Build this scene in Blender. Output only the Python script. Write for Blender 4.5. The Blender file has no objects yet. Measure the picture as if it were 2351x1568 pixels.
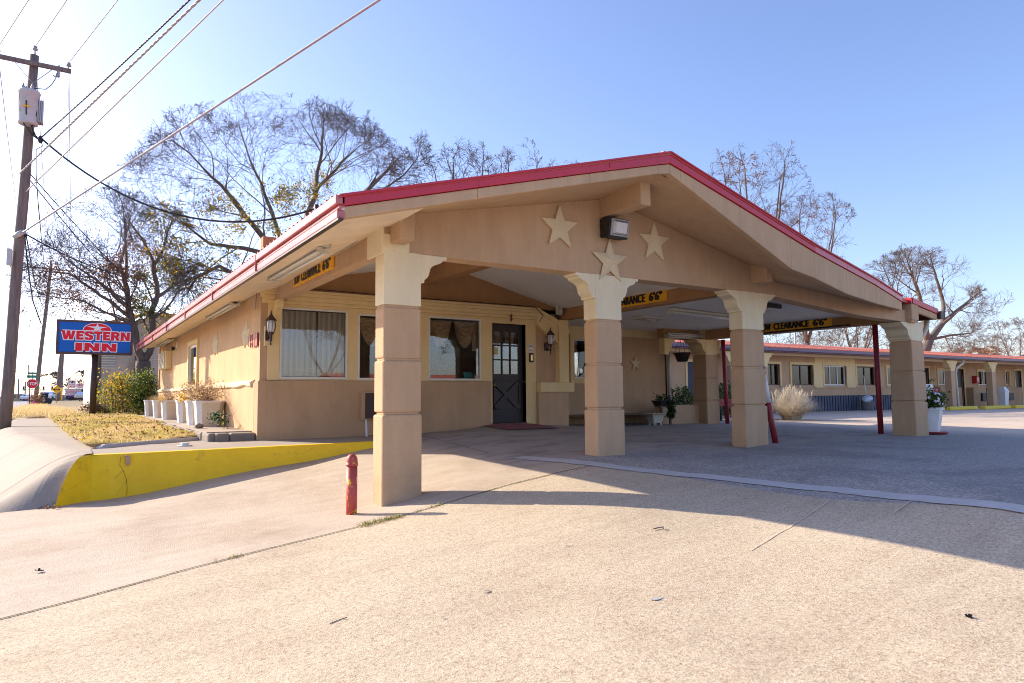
import bpy, math, random
import numpy as np
from mathutils import Vector, Matrix
random.seed(7)
R = math.radians
SC = bpy.context.scene
COL = SC.collection

# ------------------------------------------------------------------ camera (eye at the origin while building)
F = 1575.678
PI_, RO, YA = R(4.45), R(-.478), R(33.067)
cf = np.array([math.sin(YA)*math.cos(PI_), math.cos(YA)*math.cos(PI_), math.sin(PI_)])
cr = np.array([math.cos(YA), -math.sin(YA), 0.])
cu = np.cross(cr, cf)
cr, cu = cr*math.cos(RO)+cu*math.sin(RO), -cr*math.sin(RO)+cu*math.cos(RO)
def ray(u, v): return cf*F + cr*(u-1175.5) - cu*(v-784)
def at(ax, val, u, v):
    d = ray(u, v); return Vector(d*(val/d['xyz'.index(ax)]))
def aty(u, v, Y): return at('y', Y, u, v)
def atx(u, v, X): return at('x', X, u, v)
def atd(u, v, depth): return Vector(ray(u, v)*(depth/F))

# ------------------------------------------------------------------ ground height
CP = [(2.96,7.18,-1.2),(3.42,7.18,-1.125),(6.04,7.18,-.83),(6.5,7.18,-.825),(9.1,7.18,-.86),(9.69,7.18,-.83),(14.3,7.18,-.886),
 (14.8,7.18,-.885),(14.3,12.5,-.80),(7.7,12,-.585),(7.3,11.6,-.60),(5.7,12,-.715),(6.6,12,-.665),(9.1,12,-.68),(11,13.5,-.75),(8,9,-.77),
 (2.51,6.94,-1.22),(10.6,7.8,-.88),(14.1,7.8,-.89),(18,12,-.81),(33,15,-.84),(27,17.5,-.8),(42,17,-.88),(60,17,-.9),(17,7,-.87),(20,7.3,-.84),
 (-.05,9.9,-1.29),(.33,10.3,-1.30),(.754,10.58,-1.304),(1.281,10.58,-1.225),(1.898,10.58,-1.138),(2.671,10.58,-1.041),(3.06,10.58,-.999),(4.21,10.58,-.83),(5.2,10.7,-.735),(-.54,9.2,-1.33),
 (0,0,-1.52),(3,0,-1.32),(6,0,-1.15),(10,0,-.98),(16,0,-.95),(-3,0,-1.7),(0,5,-1.46),(3,4,-1.22),(4.615,4.709,-1.063),(5.052,5.03,-1.014),(5.36,4.04,-1.07),(5.36,2.04,-1.075),(6,2.3,-.93),(7,5,-.88),
 (-3,6,-1.58),(-2,9,-1.42),(10,4,-.88),(2,11.6,-1.05),(0,14,-1.2),(2,20,-1.2),(8,20,-.9),(0,30,-1.1),(-5,12,-1.45),(-5,25,-1.25),(-5,60,-1.1),
 (30,0,-.95),(60,0,-1.0),(60,60,-1),(0,60,-1.0),(20,30,-.9),(0,-20,-1.7),(30,-20,-1.2),(-20,0,-1.7),(-20,30,-1.4),(-20,60,-1.3),(80,30,-1.0),(-20,-20,-1.8)]
_P = np.array(CP)
def _phi(r): return r
_n = len(_P)
_D = np.sqrt(((_P[:, None, :2]-_P[None, :, :2])**2).sum(-1)+.15)
_A = np.zeros((_n+3, _n+3)); _A[:_n, :_n] = _D; _A[:_n, _n] = 1; _A[:_n, _n+1:] = _P[:, :2]; _A[_n, :_n] = 1; _A[_n+1:, :_n] = _P[:, :2].T
_W = np.linalg.solve(_A, np.concatenate([_P[:, 2], [0, 0, 0]]))
def zt(x, y):
    cx, cy = min(max(x, -25), 75), min(max(y, -25), 60)
    d = np.sqrt(((_P[:, 0]-cx)**2+(_P[:, 1]-cy)**2)+.15)
    z = float(d@_W[:_n]+_W[_n]+_W[_n+1]*cx+_W[_n+2]*cy)
    far = math.hypot(x-cx, y-cy)
    t = min(far/60, 1.)
    return z*(1-t)-1.3*t
def atg(u, v):
    z = -1.
    for i in range(30):
        p = at('z', z, u, v); z = .5*z+.5*zt(p.x, p.y)
    p = at('z', z, u, v); return Vector((p.x, p.y, zt(p.x, p.y)))

# ------------------------------------------------------------------ materials
def newmat(name):
    m = bpy.data.materials.new(name); m.use_nodes = True
    nt = m.node_tree; b = nt.nodes['Principled BSDF']; return m, nt, b
def N(nt, t, **k):
    n = nt.nodes.new(t)
    for a, v in k.items():
        if a.startswith('_'): setattr(n, a[1:], v)
        else: n.inputs[a.replace('__', ' ')].default_value = v
    return n
def L(nt, a, b): nt.links.new(a, b)
def ramp(nt, fac, stops):
    r = nt.nodes.new('ShaderNodeValToRGB'); e = r.color_ramp.elements
    while len(e) < len(stops): e.new(.5)
    for i, (p, c) in enumerate(stops):
        e[i].position = p; e[i].color = (c[0], c[1], c[2], 1) if not isinstance(c, (int, float)) else (c, c, c, 1)
    L(nt, fac, r.inputs['Fac']); return r.outputs['Color']
def mix(nt, fac, a, b, mode='MIX'):
    m = nt.nodes.new('ShaderNodeMix'); m.data_type = 'RGBA'; m.blend_type = mode
    for s, v in ((0, fac), (6, a), (7, b)):
        if isinstance(v, (int, float)): m.inputs[s].default_value = v
        elif isinstance(v, tuple): m.inputs[s].default_value = (v[0], v[1], v[2], 1)
        else: L(nt, v, m.inputs[s])
    return m.outputs[2]
def coords(nt, scale=(1, 1, 1)):
    tc = nt.nodes.new('ShaderNodeNewGeometry'); mp = nt.nodes.new('ShaderNodeMapping'); mp.inputs['Scale'].default_value = scale
    L(nt, tc.outputs['Position'], mp.inputs['Vector']); return mp.outputs['Vector']
def noise(nt, scale, detail=4, rough=.6, vec=None, stretch=(1, 1, 1), dist=0):
    n = N(nt, 'ShaderNodeTexNoise', Scale=scale, Detail=detail, Roughness=rough, Distortion=dist)
    L(nt, vec or coords(nt, stretch), n.inputs['Vector']); return n.outputs['Fac']
def bump(nt, b, h, strength, dist=.01):
    bm = N(nt, 'ShaderNodeBump', Strength=strength, Distance=dist); L(nt, h, bm.inputs['Height']); L(nt, bm.outputs['Normal'], b.inputs['Normal'])
def c3(c, k): return tuple(max(0, min(1, x*k)) for x in c)
def mapmask(nt, axis, thr, width=.05):
    g = nt.nodes.new('ShaderNodeNewGeometry'); s = nt.nodes.new('ShaderNodeSeparateXYZ'); L(nt, g.outputs['Position'], s.inputs[0])
    m = nt.nodes.new('ShaderNodeMapRange'); m.inputs['From Min'].default_value = thr-width; m.inputs['From Max'].default_value = thr+width
    L(nt, s.outputs[axis], m.inputs['Value']); return m.outputs[0]
def stucco(name, c, var=.12, bs=.5, stretch=(1, 1, 1), dirt=.25):
    m, nt, b = newmat(name)
    big = noise(nt, 1.1, 5, .62)
    col = ramp(nt, big, [(.3, c3(c, 1-var)), (.55, c), (.75, c3(c, 1+var*.7))])
    st = noise(nt, 5, 5, .7, stretch=(1, 1, .18))
    col = mix(nt, dirt, col, mix(nt, ramp(nt, st, [(.42, 0.), (.62, 1.)]), c3(c, .62), c3(c, 1.05)))
    fine = noise(nt, 110, 3, .7, stretch=stretch)
    fine2 = noise(nt, 28, 4, .6, stretch=stretch, dist=.6)
    col = mix(nt, .22, col, ramp(nt, fine, [(.35, c3(c, .7)), (.65, c3(c, 1.2))]))
    L(nt, col, b.inputs['Base Color']); b.inputs['Roughness'].default_value = .92
    zz = mapmask(nt, 'Z', .72, .2); iv = nt.nodes.new('ShaderNodeMath'); iv.operation = 'SUBTRACT'; iv.inputs[0].default_value = 1; L(nt, zz, iv.inputs[1])
    iz = nt.nodes.new('ShaderNodeMath'); iz.operation = 'MULTIPLY'; L(nt, iv.outputs[0], iz.inputs[0]); L(nt, ramp(nt, noise(nt, 4, 5, .7), [(.3, .0), (.7, .55)]), iz.inputs[1])
    col = mix(nt, iz.outputs[0], col, c3(c, .55)); sc_ = noise(nt, 2.4, 7, .75, dist=1.2); col = mix(nt, ramp(nt, sc_, [(.60, 0.), (.72, .28)]), col, c3(c, .62)); L(nt, col, b.inputs['Base Color'])
    ad = nt.nodes.new('ShaderNodeMath'); ad.operation = 'ADD'; L(nt, fine, ad.inputs[0]); L(nt, fine2, ad.inputs[1])
    bump(nt, b, ad.outputs[0], bs, .012); return m
def plain(name, c, rough=.5, metal=0, var=.12, nscale=8, bs=0., spec=.5, stretch=(1, 1, 1)):
    m, nt, b = newmat(name)
    n = noise(nt, nscale, 5, .65, stretch=stretch)
    L(nt, ramp(nt, n, [(.3, c3(c, 1-var)), (.7, c3(c, 1+var))]), b.inputs['Base Color'])
    b.inputs['Roughness'].default_value = rough; b.inputs['Metallic'].default_value = metal
    b.inputs['Specular IOR Level'].default_value = spec
    if bs: bump(nt, b, n, bs, .01)
    return m
def chipped(name, c, under, thr=.62, rough=.5, scale=14):
    m, nt, b = newmat(name)
    n = noise(nt, scale, 6, .7); big = noise(nt, 2.2, 4, .6)
    base = ramp(nt, big, [(.3, c3(c, .8)), (.7, c3(c, 1.15))])
    L(nt, mix(nt, ramp(nt, n, [(thr, 0.), (thr+.03, 1.)]), base, under), b.inputs['Base Color'])
    b.inputs['Roughness'].default_value = rough; bump(nt, b, n, .15, .004); return m
M = {}
TAN = (.595, .395, .235); CREAM = (.84, .64, .33); CAP = (.86, .74, .50)
M['tan'] = stucco('stucco_tan', TAN)
M['tan_dark'] = stucco('stucco_tan_lower', (.55, .36, .21), var=.15)
M['brown'] = stucco('stucco_brown', (.46, .25, .11))
M['cream'] = stucco('stucco_cream', CREAM, var=.07, bs=.25, dirt=.15)
M['cap'] = stucco('stucco_pale', CAP, var=.07, bs=.45, dirt=.2)
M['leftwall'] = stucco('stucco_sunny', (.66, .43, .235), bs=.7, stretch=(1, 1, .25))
M['ceil'] = stucco('ceiling_white', (.93, .90, .83), var=.08, bs=.25, dirt=.1)
M['soffit'] = plain('soffit_cream', (.80, .66, .48), .85, var=.1, nscale=3)
M['red'] = plain('red_metal', (.52, .015, .035), .32, .0, var=.1, nscale=2)
M['redroof'] = plain('red_roof', (.48, .05, .04), .45, var=.2, nscale=2)
M['fadedred'] = chipped('faded_red_gutter', (.47, .13, .13), (.72, .58, .52), .60, .35, 9)
M['white'] = plain('white_frame', (.74, .73, .70), .5, var=.08)
M['dirtywhite'] = plain('dirty_white', (.60, .56, .46), .55, var=.2, nscale=12)
M['black'] = plain('black_metal', (.02, .018, .018), .5, var=.3)
M['darkbrown'] = plain('dark_brown_metal', (.055, .028, .022), .45, var=.3)
M['wood_dark'] = plain('dark_door_wood', (.035, .026, .024), .5, var=.25, nscale=9, stretch=(1, 1, .1))
M['yellow_sign'] = plain('sign_yellow', (.95, .47, .012), .5, var=.05)
M['post_red'] = plain('post_red', (.27, .02, .025), .45, var=.25, nscale=12)
M['bollard_red'] = chipped('bollard_red', (.42, .06, .05), (.9, .52, .03), .575, .55, 9)
M['yellow_paint'] = None
M['wood_pole'] = plain('pole_wood', (.19, .15, .135), .9, var=.35, nscale=16, bs=.6, stretch=(1, 1, .08))
M['galv'] = plain('grey_metal', (.33, .34, .36), .5, .4, var=.15)
M['transformer'] = plain('transformer_grey', (.50, .50, .52), .45, var=.08)
M['wire_grey'] = plain('wire_grey', (.42, .45, .48), .6, var=.25, nscale=20)
M['wire_thin'] = plain('wire_thin', (.30, .30, .34), .5, var=.1)
M['wire_black'] = plain('wire_black', (.02, .02, .025), .6, var=.2)
M['wire_pale'] = plain('wire_pale', (.6, .6, .62), .5, var=.1)
M['bark'] = plain('bark', (.13, .105, .09), .95, var=.4, nscale=10, bs=.8, stretch=(1, 1, .3))
M['bark_light'] = plain('bark_light', (.15, .125, .105), .95, var=.35, nscale=10, bs=.6, stretch=(1, 1, .3))
M['twig'] = plain('twig', (.13, .11, .105), .95, var=.3)
M['twig_warm'] = plain('twig_warm', (.16, .135, .12), .95, var=.3)
def leafmat(name, c, c2):
    m, nt, b = newmat(name)
    oi = noise(nt, 9, 2, .5)
    L(nt, ramp(nt, oi, [(.38, c), (.62, c2)]), b.inputs['Base Color']); b.inputs['Roughness'].default_value = .55
    b.inputs['Specular IOR Level'].default_value = .3
    tr = N(nt, 'ShaderNodeBsdfTranslucent'); L(nt, ramp(nt, oi, [(.38, c3(c, 1.5)), (.62, c3(c2, 1.5))]), tr.inputs['Color'])
    mx = nt.nodes.new('ShaderNodeMixShader'); mx.inputs[0].default_value = .35
    L(nt, b.outputs[0], mx.inputs[1]); L(nt, tr.outputs[0], mx.inputs[2]); L(nt, mx.outputs[0], nt.nodes['Material Output'].inputs['Surface']); return m
M['leaf_green'] = leafmat('leaf_green', (.10, .15, .025), (.24, .26, .05))
M['leaf_dark'] = leafmat('leaf_dark', (.018, .04, .012), (.05, .09, .03))
M['leaf_yellow'] = leafmat('leaf_yellow', (.40, .30, .03), (.62, .38, .03))
M['leaf_brown'] = leafmat('leaf_brown', (.12, .05, .03), (.26, .14, .07))
M['leaf_orange'] = leafmat('leaf_orange', (.35, .12, .03), (.28, .15, .06))
M['dry'] = leafmat('dry_grass', (.66, .56, .42), (.80, .72, .58))
M['dry2'] = leafmat('dry_grass_gold', (.50, .36, .16), (.62, .50, .28))
M['grass'] = leafmat('grass_blade', (.33, .30, .08), (.56, .45, .18))
M['flower_white'] = plain('petal_white', (.8, .74, .8), .6, var=.08)
M['flower_pink'] = plain('petal_pink', (.62, .35, .52), .6, var=.15)
def glass(name, dark=(.9, .95, .97), refl=1.0):
    m = bpy.data.materials.new(name); m.use_nodes = True; nt = m.node_tree
    for n in list(nt.nodes):
        if n.type != 'OUTPUT_MATERIAL': nt.nodes.remove(n)
    t = N(nt, 'ShaderNodeBsdfTransparent'); t.inputs['Color'].default_value = (*dark, 1)
    g = N(nt, 'ShaderNodeBsdfGlossy', Roughness=.004); g.inputs['Color'].default_value = (refl, refl, refl, 1)
    f = N(nt, 'ShaderNodeFresnel', IOR=1.6)
    wv = noise(nt, 1.3, 1, .4); bm = N(nt, 'ShaderNodeBump', Strength=.05, Distance=.02); L(nt, wv, bm.inputs['Height']); L(nt, bm.outputs['Normal'], g.inputs['Normal'])
    x = nt.nodes.new('ShaderNodeMixShader'); L(nt, f.outputs[0], x.inputs[0]); L(nt, t.outputs[0], x.inputs[1]); L(nt, g.outputs[0], x.inputs[2])
    L(nt, x.outputs[0], nt.nodes['Material Output'].inputs['Surface']); return m
M['glass'] = glass('window_glass', (.95, .96, .96))
M['glass_dark'] = glass('motel_glass', (.45, .5, .52))
M['lens'] = plain('lamp_lens', (.62, .64, .68), .15, var=.1, nscale=40)
M['tube'] = plain('fluorescent_tube', (.75, .75, .72), .3, var=.04)

def ground_material():
    m, nt, b = newmat('exposed_aggregate')
    P = coords(nt)
    vo = N(nt, 'ShaderNodeTexVoronoi', Scale=105.); L(nt, P, vo.inputs['Vector'])
    vs = nt.nodes.new('ShaderNodeSeparateColor'); L(nt, vo.outputs['Color'], vs.inputs[0])
    pebble = ramp(nt, vs.outputs[0], [(.0, (.19, .145, .10)), (.2, (.42, .335, .235)), (.5, (.575, .475, .345)), (.8, (.73, .635, .48)), (.93, (.50, .30, .16)), (1., (.12, .10, .10))])
    fine = noise(nt, 38, 6, .75)
    base = mix(nt, .58, pebble, ramp(nt, fine, [(.36, (.32, .25, .175)), (.5, (.57, .475, .345)), (.66, (.70, .60, .455))]))
    # worn and stained patches; long drag marks run across the apron
    big = noise(nt, .45, 6, .68)
    base = mix(nt, .55, base, ramp(nt, big, [(.30, (.68, .62, .58)), (.48, (.94, .92, .9)), (.6, (1, 1, 1)), (.8, (1, .95, .88))]), 'MULTIPLY')
    rot = nt.nodes.new('ShaderNodeMapping'); rot.inputs['Rotation'].default_value = (0, 0, R(-11)); rot.inputs['Scale'].default_value = (.3, 2.6, 1)
    L(nt, P, rot.inputs['Vector']); st = noise(nt, 2.2, 6, .7, vec=rot.outputs['Vector'])
    base = mix(nt, .35, base, ramp(nt, st, [(.38, (.76, .72, .70)), (.56, (1, 1, 1))]), 'MULTIPLY')
    rust = noise(nt, .9, 3, .5, stretch=(1, 2.5, 1)); base = mix(nt, ramp(nt, rust, [(.66, 0.), (.78, .35)]), base, (.52, .30, .17)); sp = noise(nt, 3.1, 3, .5); base = mix(nt, ramp(nt, sp, [(.73, 0.), (.78, .5)]), base, (.2, .17, .15))
    gr = noise(nt, 60, 3, .8)
    base = mix(nt, ramp(nt, gr, [(.70, 0.), (.74, .55)]), base, (.16, .12, .10))
    # smoother slab towards the left kerb
    sm = mix(nt, .6, (.56, .465, .36), ramp(nt, noise(nt, 70, 4, .7), [(.34, (.34, .27, .21)), (.66, (.68, .575, .46))]))
    sm = mix(nt, .4, sm, ramp(nt, st, [(.35, (.74, .69, .64)), (.6, (1.0, 1.0, 1.0))]), 'MULTIPLY'); sm = mix(nt, .8, sm, ramp(nt, noise(nt, .55, 6, .7), [(.34, (.72, .66, .60)), (.52, (1, 1, 1))]), 'MULTIPLY')
    g = nt.nodes.new('ShaderNodeNewGeometry'); s = nt.nodes.new('ShaderNodeSeparateXYZ'); L(nt, g.outputs['Position'], s.inputs[0])
    ln = nt.nodes.new('ShaderNodeMath'); ln.operation = 'MULTIPLY_ADD'; ln.inputs[1].default_value = -.2
    L(nt, s.outputs['X'], ln.inputs[0]); L(nt, s.outputs['Y'], ln.inputs[2])
    mr = nt.nodes.new('ShaderNodeMapRange'); mr.inputs['From Min'].default_value = JOFF-.02; mr.inputs['From Max'].default_value = JOFF+.02
    L(nt, ln.outputs[0], mr.inputs['Value'])
    base = mix(nt, mr.outputs[0], base, sm)
    # the lot beyond the strip: older grey asphalt, smooth dusty concrete beneath the canopy
    vo2 = N(nt, 'ShaderNodeTexVoronoi', Scale=60.); L(nt, P, vo2.inputs['Vector'])
    vs2 = nt.nodes.new('ShaderNodeSeparateColor'); L(nt, vo2.outputs['Color'], vs2.inputs[0])
    lot = ramp(nt, vs2.outputs[0], [(0, (.17, .15, .14)), (.5, (.33, .30, .275)), (.85, (.46, .42, .38)), (1, (.72, .66, .6))])
    lot = mix(nt, .5, lot, ramp(nt, noise(nt, 20, 6, .8), [(.35, (.21, .19, .18)), (.65, (.46, .42, .385))]))
    lot = mix(nt, .8, lot, ramp(nt, noise(nt, .6, 6, .7, dist=.6), [(.32, (.62, .62, .64)), (.5, (1, 1, 1)), (.7, (1.0, .97, .93))]), 'MULTIPLY')
    far = mix(nt, .5, (.62, .49, .36), ramp(nt, noise(nt, 3, 6, .7, stretch=(.3, 1, 1)), [(.35, (.42, .34, .28)), (.65, (.62, .51, .42))]))
    lot = mix(nt, mapmask(nt, 'X', 15.9, .8), lot, far)
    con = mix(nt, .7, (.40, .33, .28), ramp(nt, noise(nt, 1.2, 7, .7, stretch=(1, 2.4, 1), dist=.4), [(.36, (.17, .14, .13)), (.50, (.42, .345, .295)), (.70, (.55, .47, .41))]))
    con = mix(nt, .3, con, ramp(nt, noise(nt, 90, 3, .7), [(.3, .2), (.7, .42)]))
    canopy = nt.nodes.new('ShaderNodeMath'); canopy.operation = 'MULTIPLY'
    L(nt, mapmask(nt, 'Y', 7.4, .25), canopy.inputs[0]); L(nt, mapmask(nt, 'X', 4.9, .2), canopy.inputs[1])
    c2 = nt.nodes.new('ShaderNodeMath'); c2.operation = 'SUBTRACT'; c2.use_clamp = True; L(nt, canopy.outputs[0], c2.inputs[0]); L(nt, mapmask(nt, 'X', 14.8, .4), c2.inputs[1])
    l2 = nt.nodes.new('ShaderNodeMath'); l2.operation = 'MULTIPLY_ADD'; l2.inputs[1].default_value = LK
    L(nt, s.outputs['Y'], l2.inputs[0]); L(nt, s.outputs['X'], l2.inputs[2])
    m2 = nt.nodes.new('ShaderNodeMapRange'); m2.inputs['From Min'].default_value = LC; m2.inputs['From Max'].default_value = LC+.04
    L(nt, l2.outputs[0], m2.inputs['Value']); base = mix(nt, m2.outputs[0], base, lot)
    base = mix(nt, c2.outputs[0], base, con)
    L(nt, base, b.inputs['Base Color']); b.inputs['Roughness'].default_value = .88
    vd = nt.nodes.new('ShaderNodeMath'); vd.operation = 'ADD'; L(nt, vo.outputs['Distance'], vd.inputs[0]); L(nt, fine, vd.inputs[1])
    bump(nt, b, vd.outputs[0], .35, .006); return m
def concrete(name, c, speck=.3, bs=.35):
    m, nt, b = newmat(name)
    f = noise(nt, 75, 6, .85); g = noise(nt, 1.4, 6, .7)
    col = ramp(nt, g, [(.3, c3(c, .78)), (.55, c), (.75, c3(c, 1.1))])
    col = mix(nt, speck, col, ramp(nt, f, [(.35, c3(c, .55)), (.6, c3(c, 1.25))]))
    L(nt, col, b.inputs['Base Color']); b.inputs['Roughness'].default_value = .9; bump(nt, b, f, bs, .006); return m
def yellow_paint():
    m, nt, b = newmat('yellow_kerb_paint')
    c = (1.0, .66, .006)
    g = noise(nt, 1.6, 6, .7); f = noise(nt, 40, 4, .7)
    col = ramp(nt, g, [(.3, (.88, .55, .006)), (.6, c), (.8, (1.0, .72, .02))])
    vo = N(nt, 'ShaderNodeTexVoronoi', _feature='DISTANCE_TO_EDGE', Scale=1.35)
    wob = noise(nt, 4, 4, .7); P = coords(nt); ad = nt.nodes.new('ShaderNodeVectorMath'); ad.operation = 'MULTIPLY_ADD'
    cmb = nt.nodes.new('ShaderNodeCombineXYZ'); L(nt, wob, cmb.inputs[0]); L(nt, wob, cmb.inputs[2]); L(nt, cmb.outputs[0], ad.inputs[0]); ad.inputs[1].default_value = (.5, .5, .5); L(nt, P, ad.inputs[2])
    L(nt, ad.outputs[0], vo.inputs['Vector'])
    crack = ramp(nt, vo.outputs['Distance'], [(.0, .45), (.0025, 0.)])
    col = mix(nt, crack, col, (.22, .12, .035))
    st = noise(nt, 3.5, 5, .75); col = mix(nt, ramp(nt, st, [(.60, 0.), (.70, .45)]), col, (.36, .18, .045))
    L(nt, col, b.inputs['Base Color']); b.inputs['Roughness'].default_value = .6; bump(nt, b, f, .35, .008); return m
JOFF = 5.87; _a, _b = atg(1434, 1076), atg(2351, 1171); LK = (_b.x-_a.x)/(_a.y-_b.y); LC = _a.x+LK*_a.y-.02
M['ground'] = ground_material()
M['conc'] = concrete('sidewalk_concrete', (.37, .31, .255), .5)
M['conc_grey'] = concrete('old_grey_concrete', (.24, .20, .165), .5, .8)
M['strip'] = concrete('pale_concrete_strip', (.50, .48, .47))
M['yellow_paint'] = yellow_paint()
M['road'] = concrete('road_asphalt', (.30, .29, .30))
M['joint'] = plain('joint_dirt', (.07, .055, .04), .95, var=.4)
M['lawn'] = leafmat('lawn', (.40, .31, .13), (.54, .42, .22))

# ------------------------------------------------------------------ mesh builder
class MB:
    def __init__(s): s.v = []; s.f = []; s.m = []; s.sm = []
    def face(s, pts, mi=0, smooth=False):
        i = len(s.v); s.v += [tuple(p) for p in pts]; s.f.append(tuple(range(i, i+len(pts)))); s.m.append(mi); s.sm.append(smooth)
    def box(s, x0, x1, y0, y1, z0, z1, mi=0):
        x0, x1 = sorted((x0, x1)); y0, y1 = sorted((y0, y1)); z0, z1 = sorted((z0, z1))
        i = len(s.v)
        s.v += [(x0,y0,z0),(x1,y0,z0),(x1,y1,z0),(x0,y1,z0),(x0,y0,z1),(x1,y0,z1),(x1,y1,z1),(x0,y1,z1)]
        for q in ((0,3,2,1),(4,5,6,7),(0,1,5,4),(1,2,6,5),(2,3,7,6),(3,0,4,7)): s.f.append(tuple(i+k for k in q)); s.m.append(mi); s.sm.append(False)
    def hexa(s, p, mi=0):
        """8 corner points, bottom ring then top ring"""
        i = len(s.v); s.v += [tuple(q) for q in p]
        for q in ((0,3,2,1),(4,5,6,7),(0,1,5,4),(1,2,6,5),(2,3,7,6),(3,0,4,7)): s.f.append(tuple(i+k for k in q)); s.m.append(mi); s.sm.append(False)
    def prism(s, pts, d, mi=0):
        """pts: planar outline (3d, ccw seen from -d), extruded by vector d"""
        d = Vector(d); n = len(pts); i = len(s.v)
        s.v += [tuple(p) for p in pts]+[tuple(Vector(p)+d) for p in pts]
        s.f.append(tuple(range(i, i+n))); s.m.append(mi); s.sm.append(False)
        s.f.append(tuple(range(i+2*n-1, i+n-1, -1))); s.m.append(mi); s.sm.append(False)
        for k in range(n):
            a, b = i+k, i+(k+1) % n; s.f.append((a, a+n, b+n, b)); s.m.append(mi); s.sm.append(False)
    def tube(s, pts, r, sides=8, mi=0, cap=True, smooth=True):
        pts = [Vector(p) for p in pts]; n = len(pts)
        rs = r if isinstance(r, (list, tuple)) else [r]*n
        base = len(s.v); up = Vector((0, 0, 1)); prev = None
        for k, p in enumerate(pts):
            t = (pts[min(k+1, n-1)]-pts[max(k-1, 0)])
            if t.length < 1e-9: t = Vector((0, 0, 1))
            t.normalize()
            if prev is None:
                a = t.cross(up)
                if a.length < .05: a = t.cross(Vector((1, 0, 0)))
            else: a = prev-t*prev.dot(t)
            a.normalize(); prev = a; b = t.cross(a)
            for j in range(sides):
                w = 2*math.pi*j/sides; q = p+(a*math.cos(w)+b*math.sin(w))*rs[k]; s.v.append((q.x, q.y, q.z))
        for k in range(n-1):
            for j in range(sides):
                a0 = base+k*sides+j; a1 = base+k*sides+(j+1) % sides
                s.f.append((a0, a1, a1+sides, a0+sides)); s.m.append(mi); s.sm.append(smooth)
        if cap:
            s.f.append(tuple(base+j for j in range(sides-1, -1, -1))); s.m.append(mi); s.sm.append(False)
            e = base+(n-1)*sides; s.f.append(tuple(e+j for j in range(sides))); s.m.append(mi); s.sm.append(False)
    def lathe(s, prof, c, sides=16, mi=0, axis='z', smooth=True):
        base = len(s.v); c = Vector(c)
        for r, h in prof:
            for j in range(sides):
                w = 2*math.pi*j/sides; x, y = r*math.cos(w), r*math.sin(w)
                q = (x, y, h) if axis == 'z' else ((h, x, y) if axis == 'x' else (x, h, y)); s.v.append(tuple(c+Vector(q)))
        for k in range(len(prof)-1):
            for j in range(sides):
                a0 = base+k*sides+j; a1 = base+k*sides+(j+1) % sides
                s.f.append((a0, a1, a1+sides, a0+sides)); s.m.append(mi); s.sm.append(smooth)
        s.f.append(tuple(base+j for j in range(sides-1, -1, -1))); s.m.append(mi); s.sm.append(False)
        e = base+(len(prof)-1)*sides; s.f.append(tuple(e+j for j in range(sides))); s.m.append(mi); s.sm.append(False)
    def bar(s, p0, p1, w, h, mi=0, up=(0, 0, 1)):
        p0, p1 = Vector(p0), Vector(p1); t = (p1-p0).normalized(); a = t.cross(Vector(up))
        if a.length < .01: a = Vector((1, 0, 0))
        a.normalize(); b = a.cross(t); a *= w/2; b *= h/2
        s.hexa([p0-a-b, p0+a-b, p1+a-b, p1-a-b, p0-a+b, p0+a+b, p1+a+b, p1-a+b], mi)
    def blob(s, c, r, mi=0, seed=0, n=8):
        rnd = random.Random(seed); prof = []
        for k in range(n+1):
            w = math.pi*k/n; prof.append((max(.001, math.sin(w)), -math.cos(w)))
        base = len(s.v); sides = 10
        for rr, h in prof:
            for j in range(sides):
                w = 2*math.pi*j/sides; k = 1+rnd.uniform(-.12, .12)
                s.v.append((c[0]+r[0]*rr*math.cos(w)*k, c[1]+r[1]*rr*math.sin(w)*k, c[2]+r[2]*h*k))
        for k in range(n):
            for j in range(sides):
                a0 = base+k*sides+j; a1 = base+k*sides+(j+1) % sides
                s.f.append((a0, a1, a1+sides, a0+sides)); s.m.append(mi); s.sm.append(True)
    def build(s, name, mats, parent=None, bevel=0, off=(0, 0, 0)):
        o3 = Vector(off)
        if parent is not None:
            p = parent
            while p is not None: o3 = o3+p.location; p = p.parent
        me = bpy.data.meshes.new(name)
        vs = s.v if o3.length == 0 else [(a-o3.x, b-o3.y, c-o3.z) for a, b, c in s.v]
        me.from_pydata(vs, [], s.f)
        if not isinstance(mats, (list, tuple)): mats = [mats]
        for m in mats: me.materials.append(M[m] if isinstance(m, str) else m)
        me.polygons.foreach_set('material_index', s.m); me.polygons.foreach_set('use_smooth', s.sm); me.update()
        o = bpy.data.objects.new(name, me); COL.objects.link(o)
        if parent is not None: o.parent = parent
        elif off != (0, 0, 0): o.location = off
        if bevel:
            b = o.modifiers.new('edge', 'BEVEL'); b.width = bevel; b.segments = 2; b.limit_method = 'ANGLE'; b.angle_limit = R(40)
        return o
def tag(o, label, cat, group=None, kind=None):
    o['label'] = label; o['category'] = cat
    if group: o['group'] = group
    if kind: o['kind'] = kind
    return o
def thing(name, loc, label, cat, group=None):
    o = bpy.data.objects.new(name, None); COL.objects.link(o); o.location = loc; o.empty_display_size = .2
    return tag(o, label, cat, group)
def struct(name, mb, mat, bevel=0):
    o = mb.build(name, mat, None, bevel); o['kind'] = 'structure'; return o
def kids(o): return [c for c in bpy.data.objects if c.parent is o]
def copy_tree(o, parent=None):
    c = o.copy(); COL.objects.link(c); c.parent = parent
    for ch in kids(o): copy_tree(ch, c)
    return c
def dup(o, loc, label, rotz=None):
    c = copy_tree(o); c.location = loc; c['label'] = label
    if rotz is not None: c.rotation_euler = (0, 0, rotz)
    return c
_fc = {}
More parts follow.
